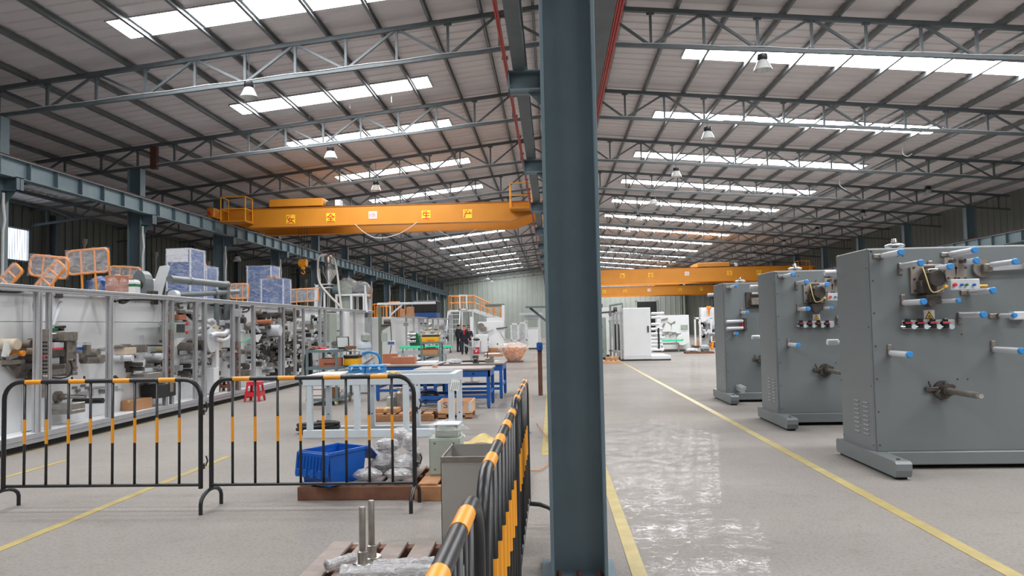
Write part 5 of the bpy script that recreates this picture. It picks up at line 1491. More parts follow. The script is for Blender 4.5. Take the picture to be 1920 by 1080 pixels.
for k in range(3): blk('bolt', (254 + 4 * k, 566), (255 + 4 * k, 567), .0, .012, 'iron')
blk('drop_plate', (264, 628), (270, 660), .0, .02, 'white2')
put('scoop', MB().tube([A(215, 706, .2), A(224, 714, .22), A(236, 712, .24), A(243, 704, .26)], .03, 8), K['iron'], ln, True)
for (px, py, l) in ((270, 690, .3), (280, 695, .35), (262, 704, .28), (295, 700, .4), (252, 712, .25)): out('roller', px, py, .035, l, 'steel', 12)
blk('tray', (278, 700), (308, 709), .1, .36, 'steel'); blk('black_box', (298, 722), (330, 741), .05, .4, 'rubber')
for (px, py) in ((262, 722), (272, 735), (268, 728)): out('knob', px, py, .02, .08, 'steel_m', 8)
out('reel_shaft', 188, 732, .03, .4, 'chrome', 12); out('shaft_flange', 188, 732, .06, .08, 'steel_m', 14)
out('reel_shaft', 340, 706, .03, .45, 'steel_m', 12); out('shaft_flange', 350, 705, .06, .08, 'iron', 14)
# --- third bay: screen, cream housing, white pipes
sb = blk('screen_box', (327, 605), (352, 626), .1, .42, 'boxgrey'); put('screen_glass', MB().bb((PX_ + .42, A(331, 615, .42).y, A(340, 623, .42).z), (PX_ + .428, A(346, 615, .42).y, A(340, 608, .42).z)), K['glass'], sb)
for py in (607, 623):
    q = A(350, py, .43); put('lamp_button', MB().cyl((PX_ + .42, q.y, q.z), (PX_ + .46, q.y, q.z), .03, 10), K['redplastic'], sb, True)
for (px0, px1) in ((314, 320), (443, 447)):
    st = put('control_pillar', MB().bb((FX - .03, on_x(px0, 650, FX).y, on_x(px0, 735, FX).z), (FX + .06, on_x(px1, 650, FX).y, on_x(px0, 618 if px0 < 400 else 640, FX).z), .004), K['steel_m'], ln)
    for r in range(7):
        q = on_x((px0 + px1) / 2, 650 + r * 8, FX + .06); put('push_button', MB().cyl((FX + .06, q.y, q.z), (FX + .08, q.y, q.z), .018, 8), K['redplastic' if r in (0, 2, 5) else 'black'], st, True)
blk('motor_block', (336, 590), (350, 600), .0, .3, 'terra'); blk('motor_block', (337, 580), (360, 588), .0, .2, 'steel_m')
out('cream_drum', 394, 638, .34, .14, 'cream', 28, d0=.14); out('drum_hub', 394, 638, .12, .14, 'iron', 16); p = A(394, 638, .14)
out('drum_cover', 395, 638, .27, .05, 'white2', 28, d0=.28)
for k in range(6):
    a = k * PI / 3; put('drum_bolt', MB().cyl((PX_ + .28, p.y + .305 * math.cos(a), p.z + .305 * math.sin(a)), (PX_ + .31, p.y + .305 * math.cos(a), p.z + .305 * math.sin(a)), .022, 8), K['iron'], ln)
for (pts, r) in (([(370, 620), (380, 614), (390, 612), (396, 622)], .06), ([(395, 630), (405, 626), (418, 626), (425, 622), (426, 617)], .075), ([(405, 636), (418, 638), (427, 634), (429, 628)], .06), ([(365, 630), (378, 629), (388, 630)], .05), ([(366, 648), (376, 646), (388, 648)], .045), ([(380, 662), (388, 668), (394, 664), (394, 656)], .05), ([(388, 604), (396, 600), (402, 604), (402, 612)], .06)):
    put('white_pipe', MB().tube(smooth_path([A(a, b_, .22 if pts[0][0] < 394 else .36) for (a, b_) in pts]), r * .72, 10), K['roller'], ln, True)
out('dark_roller', 352, 648, .11, .36, 'iron', 16); out('dark_roller', 336, 650, .09, .34, 'steel_m', 16)
lever_unit(336, 661, .9, False)
put('paper_web', MB().prism([A(325, 635, .2), A(346, 633, .2), A(330, 650, .2), A(325, 650, .2)], (.004, 0, 0)), K['paper'], ln)
blk('white_column', (406, 635), (411, 690), .2, .32, 'white'); blk('white_column_foot', (401, 690), (411, 735), .18, .34, 'white')
put('cover_dome', MB().prism([A(369, 576, .25), A(381, 576, .25), A(381, 590, .25), A(378, 593, .25), A(372, 593, .25), A(369, 590, .25)], (.06, 0, 0)), K['white'], ln)
for (px, py, mm) in ((338, 686, 'iron'), (334, 700, 'iron'), (395, 700, 'iron'), (378, 676, 'steel_m'), (428, 686, 'steel_m'), (372, 668, 'iron')): out('roller', px, py, .05, .22, mm, 12)
put('guide_arm', MB().bar(A(416, 668, .2), A(432, 680, .2), .05, .05), K['alu'], ln); blk('rail', (410, 655), (432, 660), .1, .2, 'alu')
# --- dense bays: rollers, bearings, motors, plates
rnd = random.Random(21)
def dense(x0, x1, y0, y1, n, seed, dark=.5):
    rnd = random.Random(seed)
    for i in range(n):
        px = rnd.uniform(x0, x1); py = rnd.uniform(y0, y1); k = rnd.random(); s = rnd.uniform(.5, 1.05)
        if k < .34: out('roller', px, py, .045 * s, rnd.uniform(.16, .34), rnd.choice(['chrome', 'roller', 'white2', 'steel_m', 'roller', 'rubber', 'chrome']), 12)
        elif k < .52: out('bearing', px, py, .07 * s, rnd.uniform(.08, .18), rnd.choice(['iron', 'rubber']) if rnd.random() < dark else 'steel_m', 14)
        elif k < .66: blk('bracket', (px, py), (px + rnd.uniform(4, 9), py + rnd.uniform(5, 12)), .0, rnd.uniform(.08, .26), rnd.choice(['steel_m', 'alu', 'white2', 'iron']))
        elif k < .78:
            a = A(px, py, .2); put('motor', MB().cyl((PX_ + .06, a.y, a.z), (PX_ + .30, a.y, a.z), .075 * s, 14).bb((PX_, a.y - .06, a.z - .06), (PX_ + .08, a.y + .06, a.z + .06)), K['iron' if rnd.random() < .6 else 'steel_m'], ln, True)
        elif k < .88:
            a = A(px, py, .2); put('lever', MB().box((PX_ + .18, a.y + .12, a.z), (.03, .4 * s, .08), (rnd.uniform(-.5, .5), 0, 0), b=.008), K[rnd.choice(['alu', 'steel_m', 'white2'])], ln)
        elif k < .95:
            a = A(px, py, .1); put('web_guide', MB().prism([(PX_ + .12, a.y, a.z + .1), (PX_ + .12, a.y + .35, a.z + .14), (PX_ + .12, a.y + .3, a.z - .1), (PX_ + .12, a.y - .05, a.z - .12)], (.006, 0, 0)), K['paper'], ln)
        else: out('indicator', px, py, .022, .1, 'redplastic', 8)
dense(452, 472, 596, 700, 16, 1); dense(474, 530, 584, 712, 120, 2, .6); dense(530, 600, 590, 705, 120, 3, .65); dense(324, 362, 568, 604, 26, 4); dense(410, 436, 580, 690, 26, 5); dense(600, 650, 600, 690, 46, 6, .5); dense(240, 306, 676, 716, 16, 7, .4); dense(326, 400, 662, 700, 14, 8, .4)
blk('recess_shade', (536, 640), (552, 705), .0, .08, 'iron'); blk('recess_shade', (488, 646), (512, 668), .0, .14, 'rubber'); blk('recess_shade', (520, 636), (532, 705), .0, .10, 'iron'); blk('recess_shade', (552, 640), (566, 708), .0, .08, 'iron')  # raised dark blocks, their colour standing in for shade inside the recesses
out('white_drum', 492, 620, .15, .5, 'roller', 18); out('dark_motor', 502, 592, .09, .4, 'iron', 14); out('dark_motor', 535, 588, .1, .4, 'iron', 14)
out('blown_tube', 478, 604, .06, .45, 'terra', 14)
put('mint_strip', MB().bar(A(452, 642, .2), A(470, 635, .25), .05, .02), K['mint'], ln)
put('paper_web', MB().prism([A(478, 628, .25), A(492, 626, .25), A(484, 642, .25), A(478, 640, .25)], (.004, 0, 0)), K['paper'], ln)
# last bay: pale column, window opening and white end post
blk('white_end_column', (650, 585), (656, 690), .1, .5, 'white'); blk('hopper_body', (618, 588), (632, 640), .05, .4, 'boxgrey')
# cardboard box left on the platform
q = on_x(248, 762, -7.62); q2 = on_x(279, 745, -7.62)
carton('cardboard_box', 'brown cardboard box on the white platform of the machine line', 'box', -7.82, q.y, -7.55, q2.y, .236, q2.z, 'card')

# ------------------------------------------------------------------ things stored on top of the line
def guard(label, px0, px1, py0, py1, Y, tilt=0.0, legs=0.0, bars=2, filmed=True, grp='film-wrapped orange guard frames on the machine top', name='safety_guard'):
    a = on_y(px0, py1, Y); c = on_y(px1, py0, Y); w = c.x - a.x; h = c.z - a.z
    t = thing(name, label, 'guard', ((a.x + c.x) / 2, Y, a.z), group=grp)
    T = Matrix.Rotation(tilt, 4, 'Y')
    if abs(tilt) < .3: legs = max(legs, a.z - DECK) if legs or a.z > DECK else 0
    else:
        legs = 0; t.location.z = DECK + w / 2 * math.sin(abs(tilt)) + .02
    r = min(.09, h * .3); P = []
    for (cx, cz, a0) in ((w / 2 - r, h - r, 0), (-w / 2 + r, h - r, PI / 2), (-w / 2 + r, r, PI), (w / 2 - r, r, 1.5 * PI)):
        for k in range(5): aa = a0 + PI / 2 * k / 4; P.append((cx + r * math.cos(aa), 0, cz + r * math.sin(aa)))
    b = MB(); b.T = T; b.tube(P, .021, 8, closed=True); put('tube_frame', b, K['orange'], t, True, world=False)
    for k in range(bars):
        x = -w / 2 + w * (k + 1) / (bars + 1); b = MB(); b.T = T; b.cyl((x, 0, -legs), (x, 0, h), .017, 8); put('upright', b, K['orange'], t, True, world=False)
    if filmed:
        b = MB(); b.T = T
        rnd = random.Random(int(px0)); n = 7; V = []
        for sgn in (-1, 1):
            for i in range(n):
                for j in range(n): V.append(((i / (n - 1) - .5) * (w + .02), sgn * (.03 + rnd.uniform(0, .012)), (j / (n - 1)) * (h + .03) - .015 + (rnd.uniform(-.01, .02) if j in (0, n - 1) else 0)))
        Fc = []
        for s in (0, n * n):
            for i in range(n - 1):
                for j in range(n - 1):
                    f = (s + i * n + j, s + (i + 1) * n + j, s + (i + 1) * n + j + 1, s + i * n + j + 1); Fc.append(f if s == 0 else f[::-1])
        b.add(V, Fc); put('stretch_film', b, K['film'], t, world=False)
    return t
guard('film-wrapped orange guard leaning at the far left of the machine top', -4, 52, 500, 524, 11.4, -.8, .12)
guard('film-wrapped orange guard second from the left, slightly tilted', 54, 126, 480, 520, 12.3, .12, .25)
guard('film-wrapped orange guard leaning steeply in front of the tilted one', 70, 134, 506, 530, 11.9, -.85, .1)
guard('film-wrapped orange guard standing highest on the machine top', 127, 205, 467, 513, 13.0, -.06, .42)
guard('film-wrapped orange guard lying behind the highest one', 205, 262, 500, 521, 15.4, .08, .3)
guard('film-wrapped orange guard low behind the duct pipes', 432, 466, 532, 560, 20.5, .0, .2)
guard('film-wrapped orange guard right of the blue cabinets', 536, 597, 541, 566, 25.5, -.03, .32)
guard('orange guard peeping out right of the white hopper stand', 684, 695, 538, 560, 30.6, 0, .5, 0)
def crest(name, label, cat, px0, px1, py0, py1, Y, D, m, extra=None, rest=True):
    a = on_y(px0, py1, Y); c = on_y(px1, py0, Y); z0 = DECK if rest else a.z
    t = thing(name, label, cat, ((a.x + c.x) / 2, Y + D / 2, z0))
    return t, a.x, c.x, z0, c.z, Y, Y + D
def wrapped_cabinet(label, px0, px1, py0, py1, Y, D=.6, pad=False, z0=None):
    t, x0, x1, z, z1, y0, y1 = crest('wrapped_cabinet', label, 'cabinet', px0, px1, py0, py1, Y, D, None)
    if z0 is not None: z = z0; t.location.z = z
    put('carcass', MB().bb((x0, y0, z + .03), (x1, y1, z1), .01), K['panel_blue'], t)
    put('corner_post', MB().bb((x0 - .01, y0 - .01, z), (x0 + .02, y0 + .02, z1)).bb((x1 - .02, y0 - .01, z), (x1 + .01, y0 + .02, z1)).bb((x1 - .02, y1 - .02, z), (x1 + .01, y1 + .01, z1)), K['boxw'], t)
    if pad: put('foam_sheet', MB().bb((x0 - .012, y0 - .014, z1 - .3), (x1 - .05, y0 - .01, z1 + .012)).bb((x0 - .012, y0 - .012, z1), (x1, y1, z1 + .014)), K['boxw'], t)
    rnd = random.Random(int(px0)); n = 6; b = MB(); V = []; Fc = []
    ring = [(x0 - .025, y0 - .025), ((x0 + x1) / 2, y0 - .03), (x1 + .025, y0 - .025), (x1 + .03, (y0 + y1) / 2), (x1 + .025, y1 + .025), ((x0 + x1) / 2, y1 + .03), (x0 - .025, y1 + .025), (x0 - .03, (y0 + y1) / 2)]
    for j in range(n):
        zz = z + .01 + (z1 + .02 - z) * j / (n - 1)
        for (x, y) in ring: V.append((x + rnd.uniform(-.012, .012), y + rnd.uniform(-.012, .012), zz))
    for j in range(n - 1):
        for k in range(8): Fc.append((j * 8 + k, j * 8 + (k + 1) % 8, (j + 1) * 8 + (k + 1) % 8, (j + 1) * 8 + k))
    Fc.append(tuple((n - 1) * 8 + k for k in range(8)))
    b.add(V, Fc); put('stretch_film', b, K['film'], t)
    return t, x0, x1, z1, y0, y1
c1 = wrapped_cabinet('film-wrapped blue cabinet topped with white foam, the tall left one', 313, 357, 467, 548, 17.2, .7, True)
c2 = wrapped_cabinet('film-wrapped blue cabinet with a small carton on it, left pair', 349, 387, 500, 550, 18.2, .6)
c3 = wrapped_cabinet('film-wrapped blue cabinet of the right pair, the taller one', 464, 508, 499, 563, 22.6, .7)
c4 = wrapped_cabinet('film-wrapped blue cabinet of the right pair, the lower one', 490, 531, 523, 566, 21.5, .6)
carton('cardboard_box', 'small flat carton on the lower left blue cabinet', 'box', c2[1] + .02, 18.25, c2[1] + .34, 18.6, c2[3] + .022, c2[3] + .10, 'card')
carton('cardboard_box', 'small flat carton on the lower right blue cabinet', 'box', c4[1] + .12, 21.6, c4[1] + .4, 21.9, c4[3] + .022, c4[3] + .09, 'card')
q = on_y(197, 548, 12.6); q1 = on_y(223, 516, 12.6)
t = carton('cardboard_box', 'pinkish carton in film in front of the orange guards', 'box', q.x, 12.6, q1.x, 12.9, DECK, q1.z, 'terra', False)
put('stretch_film', MB().blob(((q.x + q1.x) / 2, 12.75, (DECK + q1.z) / 2), (.36, .46, (q1.z - DECK) * 1.15), 9, 12, 8, .06), K['film'], t)
t, x0, x1, z, z1, y0, y1 = crest('wrapped_motor', 'dark blue motor unit in film behind the orange guards', 'motor', 160, 196, 520, 548, 13.4, .4, None)
put('housing', MB().bb((x0, y0, z), (x1, y1, z1 - .05), .02).cyl((x0 + .1, (y0 + y1) / 2, z1 - .06), (x1 - .1, (y0 + y1) / 2, z1 - .06), .1, 14), K['panel_blue'], t); put('yellow_clip', MB().bb((x1 - .1, y0 - .02, z + .04), (x1, y0, z + .1)), K['plastic_y'], t)
put('stretch_film', MB().blob(((x0 + x1) / 2, (y0 + y1) / 2, (z + z1) / 2), ((x1 - x0) * 1.2, .6, (z1 - z) * 1.2), 4, 12, 8, .08), K['film'], t)
t, x0, x1, z, z1, y0, y1 = crest('white_canister', 'white canister with a green band on the machine top', 'canister', 237, 253, 526, 550, 13.6, .2, None)
put('body', MB().bb((x0, y0, z), (x1, y1, z1), .015), K['white'], t); put('green_band', MB().bb((x0 - .002, y0 - .002, z1 - .12), (x1 + .002, y1 + .002, z1 - .05), .012), K['green'], t); put('lid', MB().bb((x0 + .02, y0 + .02, z1), (x1 - .02, y1 - .02, z1 + .02), .005), K['white2'], t)
t, x0, x1, z, z1, y0, y1 = crest('fan_motor', 'dark grey curved fan housing on the machine top', 'fan', 247, 274, 506, 548, 14.2, .3, None)
b = MB(); P = [(x0, y0, z), (x0, y0, z + .3)] + [((x0 + x1) / 2 - (x1 - x0) / 2 * math.cos(a * PI / 8), y0, z + .3 + (z1 - z - .3) * math.sin(a * PI / 8)) for a in range(1, 8)] + [(x1, y0, z + .3), (x1, y0, z)]
b.prism(P, (0, .28, 0)); put('scroll_casing', b, K['pipe'], t); put('inlet', MB().cyl(((x0 + x1) / 2, y0, z + .3), ((x0 + x1) / 2, y0 - .05, z + .3), .09, 16), K['iron'], t, True)
put('outlet', MB().bb((x1 - .02, y0 + .04, z + .02), (x1 + .12, y0 + .24, z + .18), .01), K['iron'], t)
# reel stands on top
def reel_stand(label, px0, px1, py0, py1, Y):
    t, x0, x1, z, z1, y0, y1 = crest('reel_stand', label, 'reel stand', px0, px1, py0, py1, Y, .35, None)
    w = x1 - x0
    put('side_plate', MB().prism([(x0, y0, z), (x0 + w * .55, y0, z), (x1, y0, z1 - .03), (x1 - w * .12, y0, z1), (x0 + w * .55, y0, z1 - .02)], (0, .03, 0)), K['white'], t)
    put('reel', MB().cyl((x0 + w * .1, y0 + .02, z + .36), (x0 + w * .1, y0 + .32, z + .36), .11, 18), K['roller'], t, True)
    put('spindle', MB().cyl((x0 + w * .1, y0 - .06, z + .36), (x0 + w * .1, y0 + .35, z + .36), .04, 12), K['chrome'], t, True)
    put('motor', MB().cyl((x0 + w * .2, y0 - .05, z + .12), (x0 + w * .2, y0 + .2, z + .12), .09, 14).bb((x0 + w * .1, y0 + .05, z), (x0 + w * .5, y0 + .25, z + .06)), K['iron'], t, True)
    put('cooling_fins', MB().bb((x1 - .1, y0 + .05, z), (x1 - .08, y0 + .25, z + .2)).bb((x1 - .06, y0 + .05, z), (x1 - .04, y0 + .25, z + .2)).bb((x1 - .02, y0 + .05, z), (x1, y0 + .25, z + .2)), K['steel'], t)
reel_stand('white reel stand with a chrome spindle, the left one on the machine top', 276, 318, 497, 550, 14.9)
reel_stand('white reel stand farther right behind the duct pipes', 378, 405, 525, 555, 18.9)
# grey duct pipes
def ppt(px, py): return on_x(px, py, -7.68)
t = thing('duct_pipe', 'dark grey plastic duct rising from the cream housing and running left, the upper one', 'pipe', tuple(ppt(425, 615)))
a, c, d = ppt(318, 523), ppt(425, 520), ppt(425, 615); c.z = a.z + .02
put('pipe', MB().cyl(a, c, .075, 14).cyl(c, (c.x, c.y, d.z), .075, 14), K['pipe'], t, True)
put('elbow', MB().blob(c, (.19, .19, .19), 1, 14, 8, 0), K['pipe'], t, True)
put('coupling', MB().cyl(a.lerp(c, .3), a.lerp(c, .34), .085, 14), K['pipe'], t, True)
t = thing('duct_pipe', 'dark grey plastic duct below the upper one, nearer the beam', 'pipe', tuple(ppt(406, 615)))
a, c, d = ppt(330, 553), ppt(446, 547), ppt(406, 615); e = ppt(406, 549)
put('pipe', MB().cyl(a, c, .06, 14).cyl(e, (e.x, e.y, d.z), .06, 14), K['pipe'], t, True)
put('end_cap', MB().cyl(a, a + (a - c).normalized() * .16, .1, 16), K['white2'], t, True); put('tee', MB().cyl(e.lerp(c, -.1), e.lerp(c, .1), .075, 14), K['pipe'], t, True)

# hopper dryer and its white stand at the end of the line
YH = 29.6
def hx(px, py): return on_y(px, py, YH)
t = thing('material_hopper', 'stainless cone hopper with pale suction hoses on a white stand', 'hopper', (hx(616, 560).x, YH, DECK))
c = hx(617, 520); zt = hx(617, 500).z; zc = hx(617, 512).z; zb = hx(617, 531).z
r = (hx(631, 510).x - hx(603, 510).x) / 2
put('cone', MB().lathe([(0, zt), (r, zt), (r, zc), (.07, zb), (.07, zb - .12), (.11, zb - .12), (.11, zb - .17), (0, zb - .17)], (c.x, YH, 0), n=22), K['chrome'], t, True)
zr = hx(615, 479).z
put('receiver', MB().lathe([(.09, zt), (.09, zt + .12), (.15, zt + .14), (.16, zr - .08), (.12, zr), (0, zr)], (c.x - .02, YH, 0), n=16), K['steel'], t, True)
put('clip', MB().cyl((c.x - .2, YH - .05, zt + .2), (c.x + .16, YH - .05, zt + .22), .03, 8), K['pvc'], t, True)
for pts in ([(612, 478), (603, 482), (600, 500), (603, 530), (620, 553), (645, 580), (647, 605), (640, 625)], [(622, 483), (632, 492), (637, 520), (640, 550), (646, 590), (658, 630), (668, 645)]):
    P = [hx(a, b_) for (a, b_) in pts]; P = [Vector((p.x, YH - .28, p.z)) for p in P]; P[0].y = YH
    put('suction_hose', MB().tube(smooth_path(P, 5), .045, 8), K['pvc'], t, True)
b = MB()
xl, xr = hx(594, 560).x, hx(610, 560).x; zs = hx(600, 533).z
for yy in (YH - .25, YH + .25): b.prism([(xl - .06, yy, DECK), (xl + .08, yy, DECK), (xl + .16, yy, zs), (xl + .02, yy, zs)], (0, .05, 0)).bb((xr, yy, DECK), (xr + .07, yy + .05, zs - .25))
b.bb((xl - .02, YH - .25, zs - .03), (xr + .3, YH + .3, zs)).bb((xl - .02, YH - .25, zb - .2), (c.x + .12, YH + .3, zb - .17))
put('stand', b, K['white'], t)
put('feed_pipe', MB().cyl((c.x, YH, zb - .17), (c.x, YH, DECK), .05, 10), K['steel'], t, True)
t = thing('melt_tank_stand', 'white steel frame with a film-wrapped machine on top', 'frame', ((hx(655, 570).x), YH + .6, DECK))
x0, x1, z1 = hx(627, 560).x, hx(683, 560).x, hx(650, 551).z; y0, y1 = YH + .1, YH + 1.1
b = MB()
for xx in (x0, x0 + (x1 - x0) * .5, x1 - .09):
    for yy in (y0, y1 - .09): put('post', MB().bb((xx, yy, DECK), (xx + .09, yy + .09, z1 - .08), .006), K['white'], t)
put('deck', MB().bb((x0, y0, z1 - .08), (x1, y1, z1), .008), K['white'], t); put('bottom_rail', MB().bb((x0, y0, DECK), (x1, y0 + .09, DECK + .08)), K['white'], t)
put('side_board', MB().prism([(x1 - .02, y0, DECK), (x1 + .12, y0, DECK), (x1 + .03, y0, z1 + .35), (x1 - .02, y0, z1 + .35)], (0, .06, 0)), K['white'], t)
put('inner_box', MB().bb((x0 + .12, y0 + .15, DECK + .05), (x0 + (x1 - x0) * .45, y1 - .1, z1 - .1), .01), K['boxgrey'], t)
t = thing('wrapped_machine', 'grey motor and gearbox in clear film on the white frame', 'machine', ((x0 + x1) / 2, YH + .6, z1))
put('gearbox', MB().bb((x0 + .1, y0 + .1, z1), (x0 + .65, y1 - .15, z1 + .55), .03), K['boxgrey'], t); put('motor', MB().cyl((x0 + .6, (y0 + y1) / 2, z1 + .25), (x1 - .05, (y0 + y1) / 2, z1 + .25), .2, 16), K['pipe'], t, True)
put('green_motor', MB().cyl((x0 - .12, y0 + .15, z1 + .2), (x0 + .15, y0 + .15, z1 + .2), .17, 16), K['shelf'], t, True)
put('stretch_film', MB().blob((x0 + .38, (y0 + y1) / 2, z1 + .31), (.95, 1.1, .72), 2, 14, 9, .10), K['film'], t); put('stretch_film', MB().blob((x1 - .3, (y0 + y1) / 2, z1 + .26), (.8, .8, .56), 3, 12, 8, .12), K['film'], t)
# ------------------------------------------------------------------ second white line farther down the left bay
X2, P2 = -6.40, -6.85
l2 = thing('converting_machine', 'farther white converting machine line with aluminium posts, beside the workers', 'machine', (-7.0, 32, 0))
Y0, Y1, ZT2 = 31.9, 47.6, 2.08
put('base_platform', MB().bb((-8.3, Y0, .10), (X2 + .03, Y1, .2)), K['white'], l2); put('gap_plinth', MB().bb((-8.2, Y0 + .1, 0), (X2 - .04, Y1 - .1, .10)), K['rubber'], l2)
for k in range(7):
    y = Y0 + k * (Y1 - Y0) / 7; put('back_panel', MB().bb((P2 - .1, y + .01, .2), (P2, y + (Y1 - Y0) / 7 - .01, ZT2), .004), K['white'], l2)
put('rear_casing', MB().bb((-8.25, Y0, .2), (P2 - .1, Y1, ZT2), .01), K['white2'], l2); put('top_deck', MB().bb((-8.3, Y0, ZT2), (P2, Y1, ZT2 + .03)), K['alu'], l2)
put('end_panel', MB().bb((-7.75, Y0 - .06, .05), (P2 + .1, Y0, ZT2 + .02), .006), K['white'], l2)
put('top_beam', MB().bb((X2 - .04, Y0, ZT2 - .02), (X2 + .04, Y1, ZT2 + .06)), K['alu'], l2)
for px in (762, 776, 786, 794, 802, 812, 822, 834, 843, 850, 857):
    y = on_x(px, 625, X2).y
    if y < Y1: put('post', MB().bb((X2 - .04, y - .04, .2), (X2 + .04, y + .04, ZT2 - .02)), K['alu'], l2)
rnd = random.Random(5)
for i in range(64):
    px = rnd.uniform(766, 858); py = rnd.uniform(606, 655); a = on_x(px, py, P2)
    if not (Y0 < a.y < Y1): continue
    k = rnd.random(); mm = rnd.choice(['iron', 'steel_m', 'chrome', 'roller', 'white2', 'alu', 'boxgrey'])
    if k < .6: put('roller', MB().cyl((P2, a.y, a.z), (P2 + rnd.uniform(.15, .4), a.y, a.z), rnd.uniform(.05, .12), 12), K[mm], l2, True)
    else: put('bracket', MB().bb((P2, a.y, a.z - .1), (P2 + rnd.uniform(.1, .35), a.y + rnd.uniform(.2, .6), a.z + rnd.uniform(.05, .2))), K[mm], l2)
a = on_y(783, 640, 33.4)
put('green_gearbox', MB().box((a.x - .1, 33.4, a.z), (.42, .4, .55), b=.03).cyl((a.x - .1, 33.1, a.z + .2), (a.x - .1, 33.7, a.z + .2), .2, 14).bb((a.x + .05, 33.2, .3), (a.x + .25, 33.6, a.z)), K['green'], l2, True)
for py in (627, 633, 640):
    a = on_y(764, py, 33.0); c = on_y(780, py, 33.0); put('steel_roll', MB().cyl(a, c, .06, 12), K['chrome'], l2, True)
for px in (799, 804):
    a = on_y(px, 622, 33.6); c = on_y(px, 645, 33.6); put('white_canister', MB().cyl(a, c, .07, 12), K['roller'], l2, True)
a = on_y(757, 608, Y0 - .08); put('gauge_box', MB().box((a.x + .1, Y0 - .1, a.z), (.2, .08, .16), b=.01), K['boxgrey'], l2)
# things on and behind that line
for i, (p0, p1, q0, q1, Y, lab) in enumerate(((697, 724, 570, 597, 35, 'orange barred guard rack left of the cartons'), (726, 752, 566, 597, 37, 'orange barred guard rack beside the cartons'))):
    a = on_y(p0, q1, Y); c = on_y(p1, q0, Y); t = thing('guard_rack', lab, 'guard', ((a.x + c.x) / 2, Y, ZT2 + .03), group='orange guard racks on the second line')
    z0, z1 = ZT2 + .03, c.z; w = (c.x - a.x)
    put('frame', MB().tube([(a.x, Y, z0), (a.x, Y, z1 - .1), (a.x + .1, Y, z1), (c.x - .1, Y, z1), (c.x, Y, z1 - .1), (c.x, Y, z0)], .03, 8), K['orange'], t, True)
    for k in range(1, 5): put('bar', MB().cyl((a.x + w * k / 5, Y, z0), (a.x + w * k / 5, Y, z1), .02, 8), K['orange'], t, True)
    put('rear_frame', MB().tube([(a.x + .12, Y + .4, z0), (a.x + .12, Y + .4, z1 - .1), (c.x + .12, Y + .4, z1 - .1), (c.x + .12, Y + .4, z0)], .025, 8), K['orange'], t, True)
for i, (p0, p1, q0, q1) in enumerate(((749, 760, 579, 597), (762, 774, 575, 588), (761, 775, 588, 597))):
    a = on_y(p0, q1, 36); c = on_y(p1, q0, 36); z0 = ZT2 + .031 if q1 == 597 else on_y(p0, 588, 36).z + .0
    z0 = z0 if q1 == 597 else on_y(761, 588, 36).z
    carton('cardboard_box', ['left', 'upper right', 'lower right'][i] + ' brown carton stacked by the orange guard racks', 'box', a.x, 36, c.x - .01, 36.4, z0, c.z if i != 2 else on_y(761, 588, 36).z - .004, 'card')
a = on_y(776, 597, 38); c = on_y(818, 563, 38)
t = thing('covered_machine', 'dark blue machine with a black cover behind the second line', 'machine', ((a.x + c.x) / 2, 38.6, ZT2 + .03))
put('blue_base', MB().bb((a.x, 38, ZT2 + .03), (c.x, 39.2, ZT2 + .3), .02), K['panel_blue'], t); put('black_cover', MB().bb((a.x - .03, 37.97, ZT2 + .3), (c.x + .03, 39.2, c.z), .05), K['rubber'], t)
# ------------------------------------------------------------------ platform with stairs, machines at the far left
def B(px, py, Y): return on_y(px, py, Y)
YP = 49.6
t = thing('access_platform', 'white raised platform with orange railings and a stair', 'platform', (B(865, 600, YP).x, YP, 0))
x0, x1, x2 = B(842, 580, YP).x, B(888, 580, YP).x, B(938, 600, YP).x; zp = B(870, 581, YP).z; ze = B(938, 599, YP).z
put('deck', MB().bb((x0, YP, zp - .12), (x1, YP + 1.2, zp), .01), K['white'], t)
for xx in (x0, (x0 + x1) / 2, x1 - .1):
    for yy in (YP, YP + 1.1): put('post', MB().bb((xx, yy, 0), (xx + .1, yy + .1, zp - .12)), K['white'], t)
for yy in (YP, YP + 1.1): put('stringer', MB().bar((x1, yy, zp - .05), (x2, yy, ze), .06, .22), K['white'], t)
for k in range(7):
    u = (k + .5) / 7; put('tread', MB().box((x1 + (x2 - x1) * u, YP + .55, zp + (ze - zp) * u), (.24, 1.0, .04)), K['white2'], t)
put('landing_leg', MB().bb((x2 - .05, YP, 0), (x2 + .05, YP + .1, ze)).bb((x2 - .05, YP + 1.0, 0), (x2 + .05, YP + 1.1, ze)), K['white'], t)
for yy in (YP - .02, YP + 1.15):
    put('hand_rail', MB().tube([(x0, yy, zp), (x0, yy, zp + .95), (x1, yy, zp + .95), (x2, yy, ze + .75), (x2, yy, ze)], .03, 8).tube([(x0, yy, zp + .5), (x1, yy, zp + .5), (x2, yy, ze + .35)], .025, 8), K['orange'], t, True)
    for k in range(5): xx = x0 + (x1 - x0) * k / 4; put('baluster', MB().cyl((xx, yy, zp), (xx, yy, zp + .95), .025, 8), K['orange'], t)
    for k in range(1, 4): u = k / 4; put('baluster', MB().cyl((x1 + (x2 - x1) * u, yy, zp + (ze - zp) * u), (x1 + (x2 - x1) * u, yy, zp + .95 + (ze - .2 - zp) * u), .025, 8), K['orange'], t)
put('gate', MB().bb((B(861, 575, YP).x, YP - .1, zp), (B(875, 555, YP).x, YP - .04, zp + .08)).bb((B(861, 575, YP).x, YP - .1, B(861, 555, YP).z), (B(875, 555, YP).x, YP - .04, B(861, 555, YP).z + .08)).bb((B(861, 575, YP).x, YP - .1, zp), (B(861, 575, YP).x + .1, YP - .04, B(861, 555, YP).z)).bb((B(874, 575, YP).x, YP - .1, zp), (B(874, 575, YP).x + .1, YP - .04, B(861, 555, YP).z)), K['white'], t)
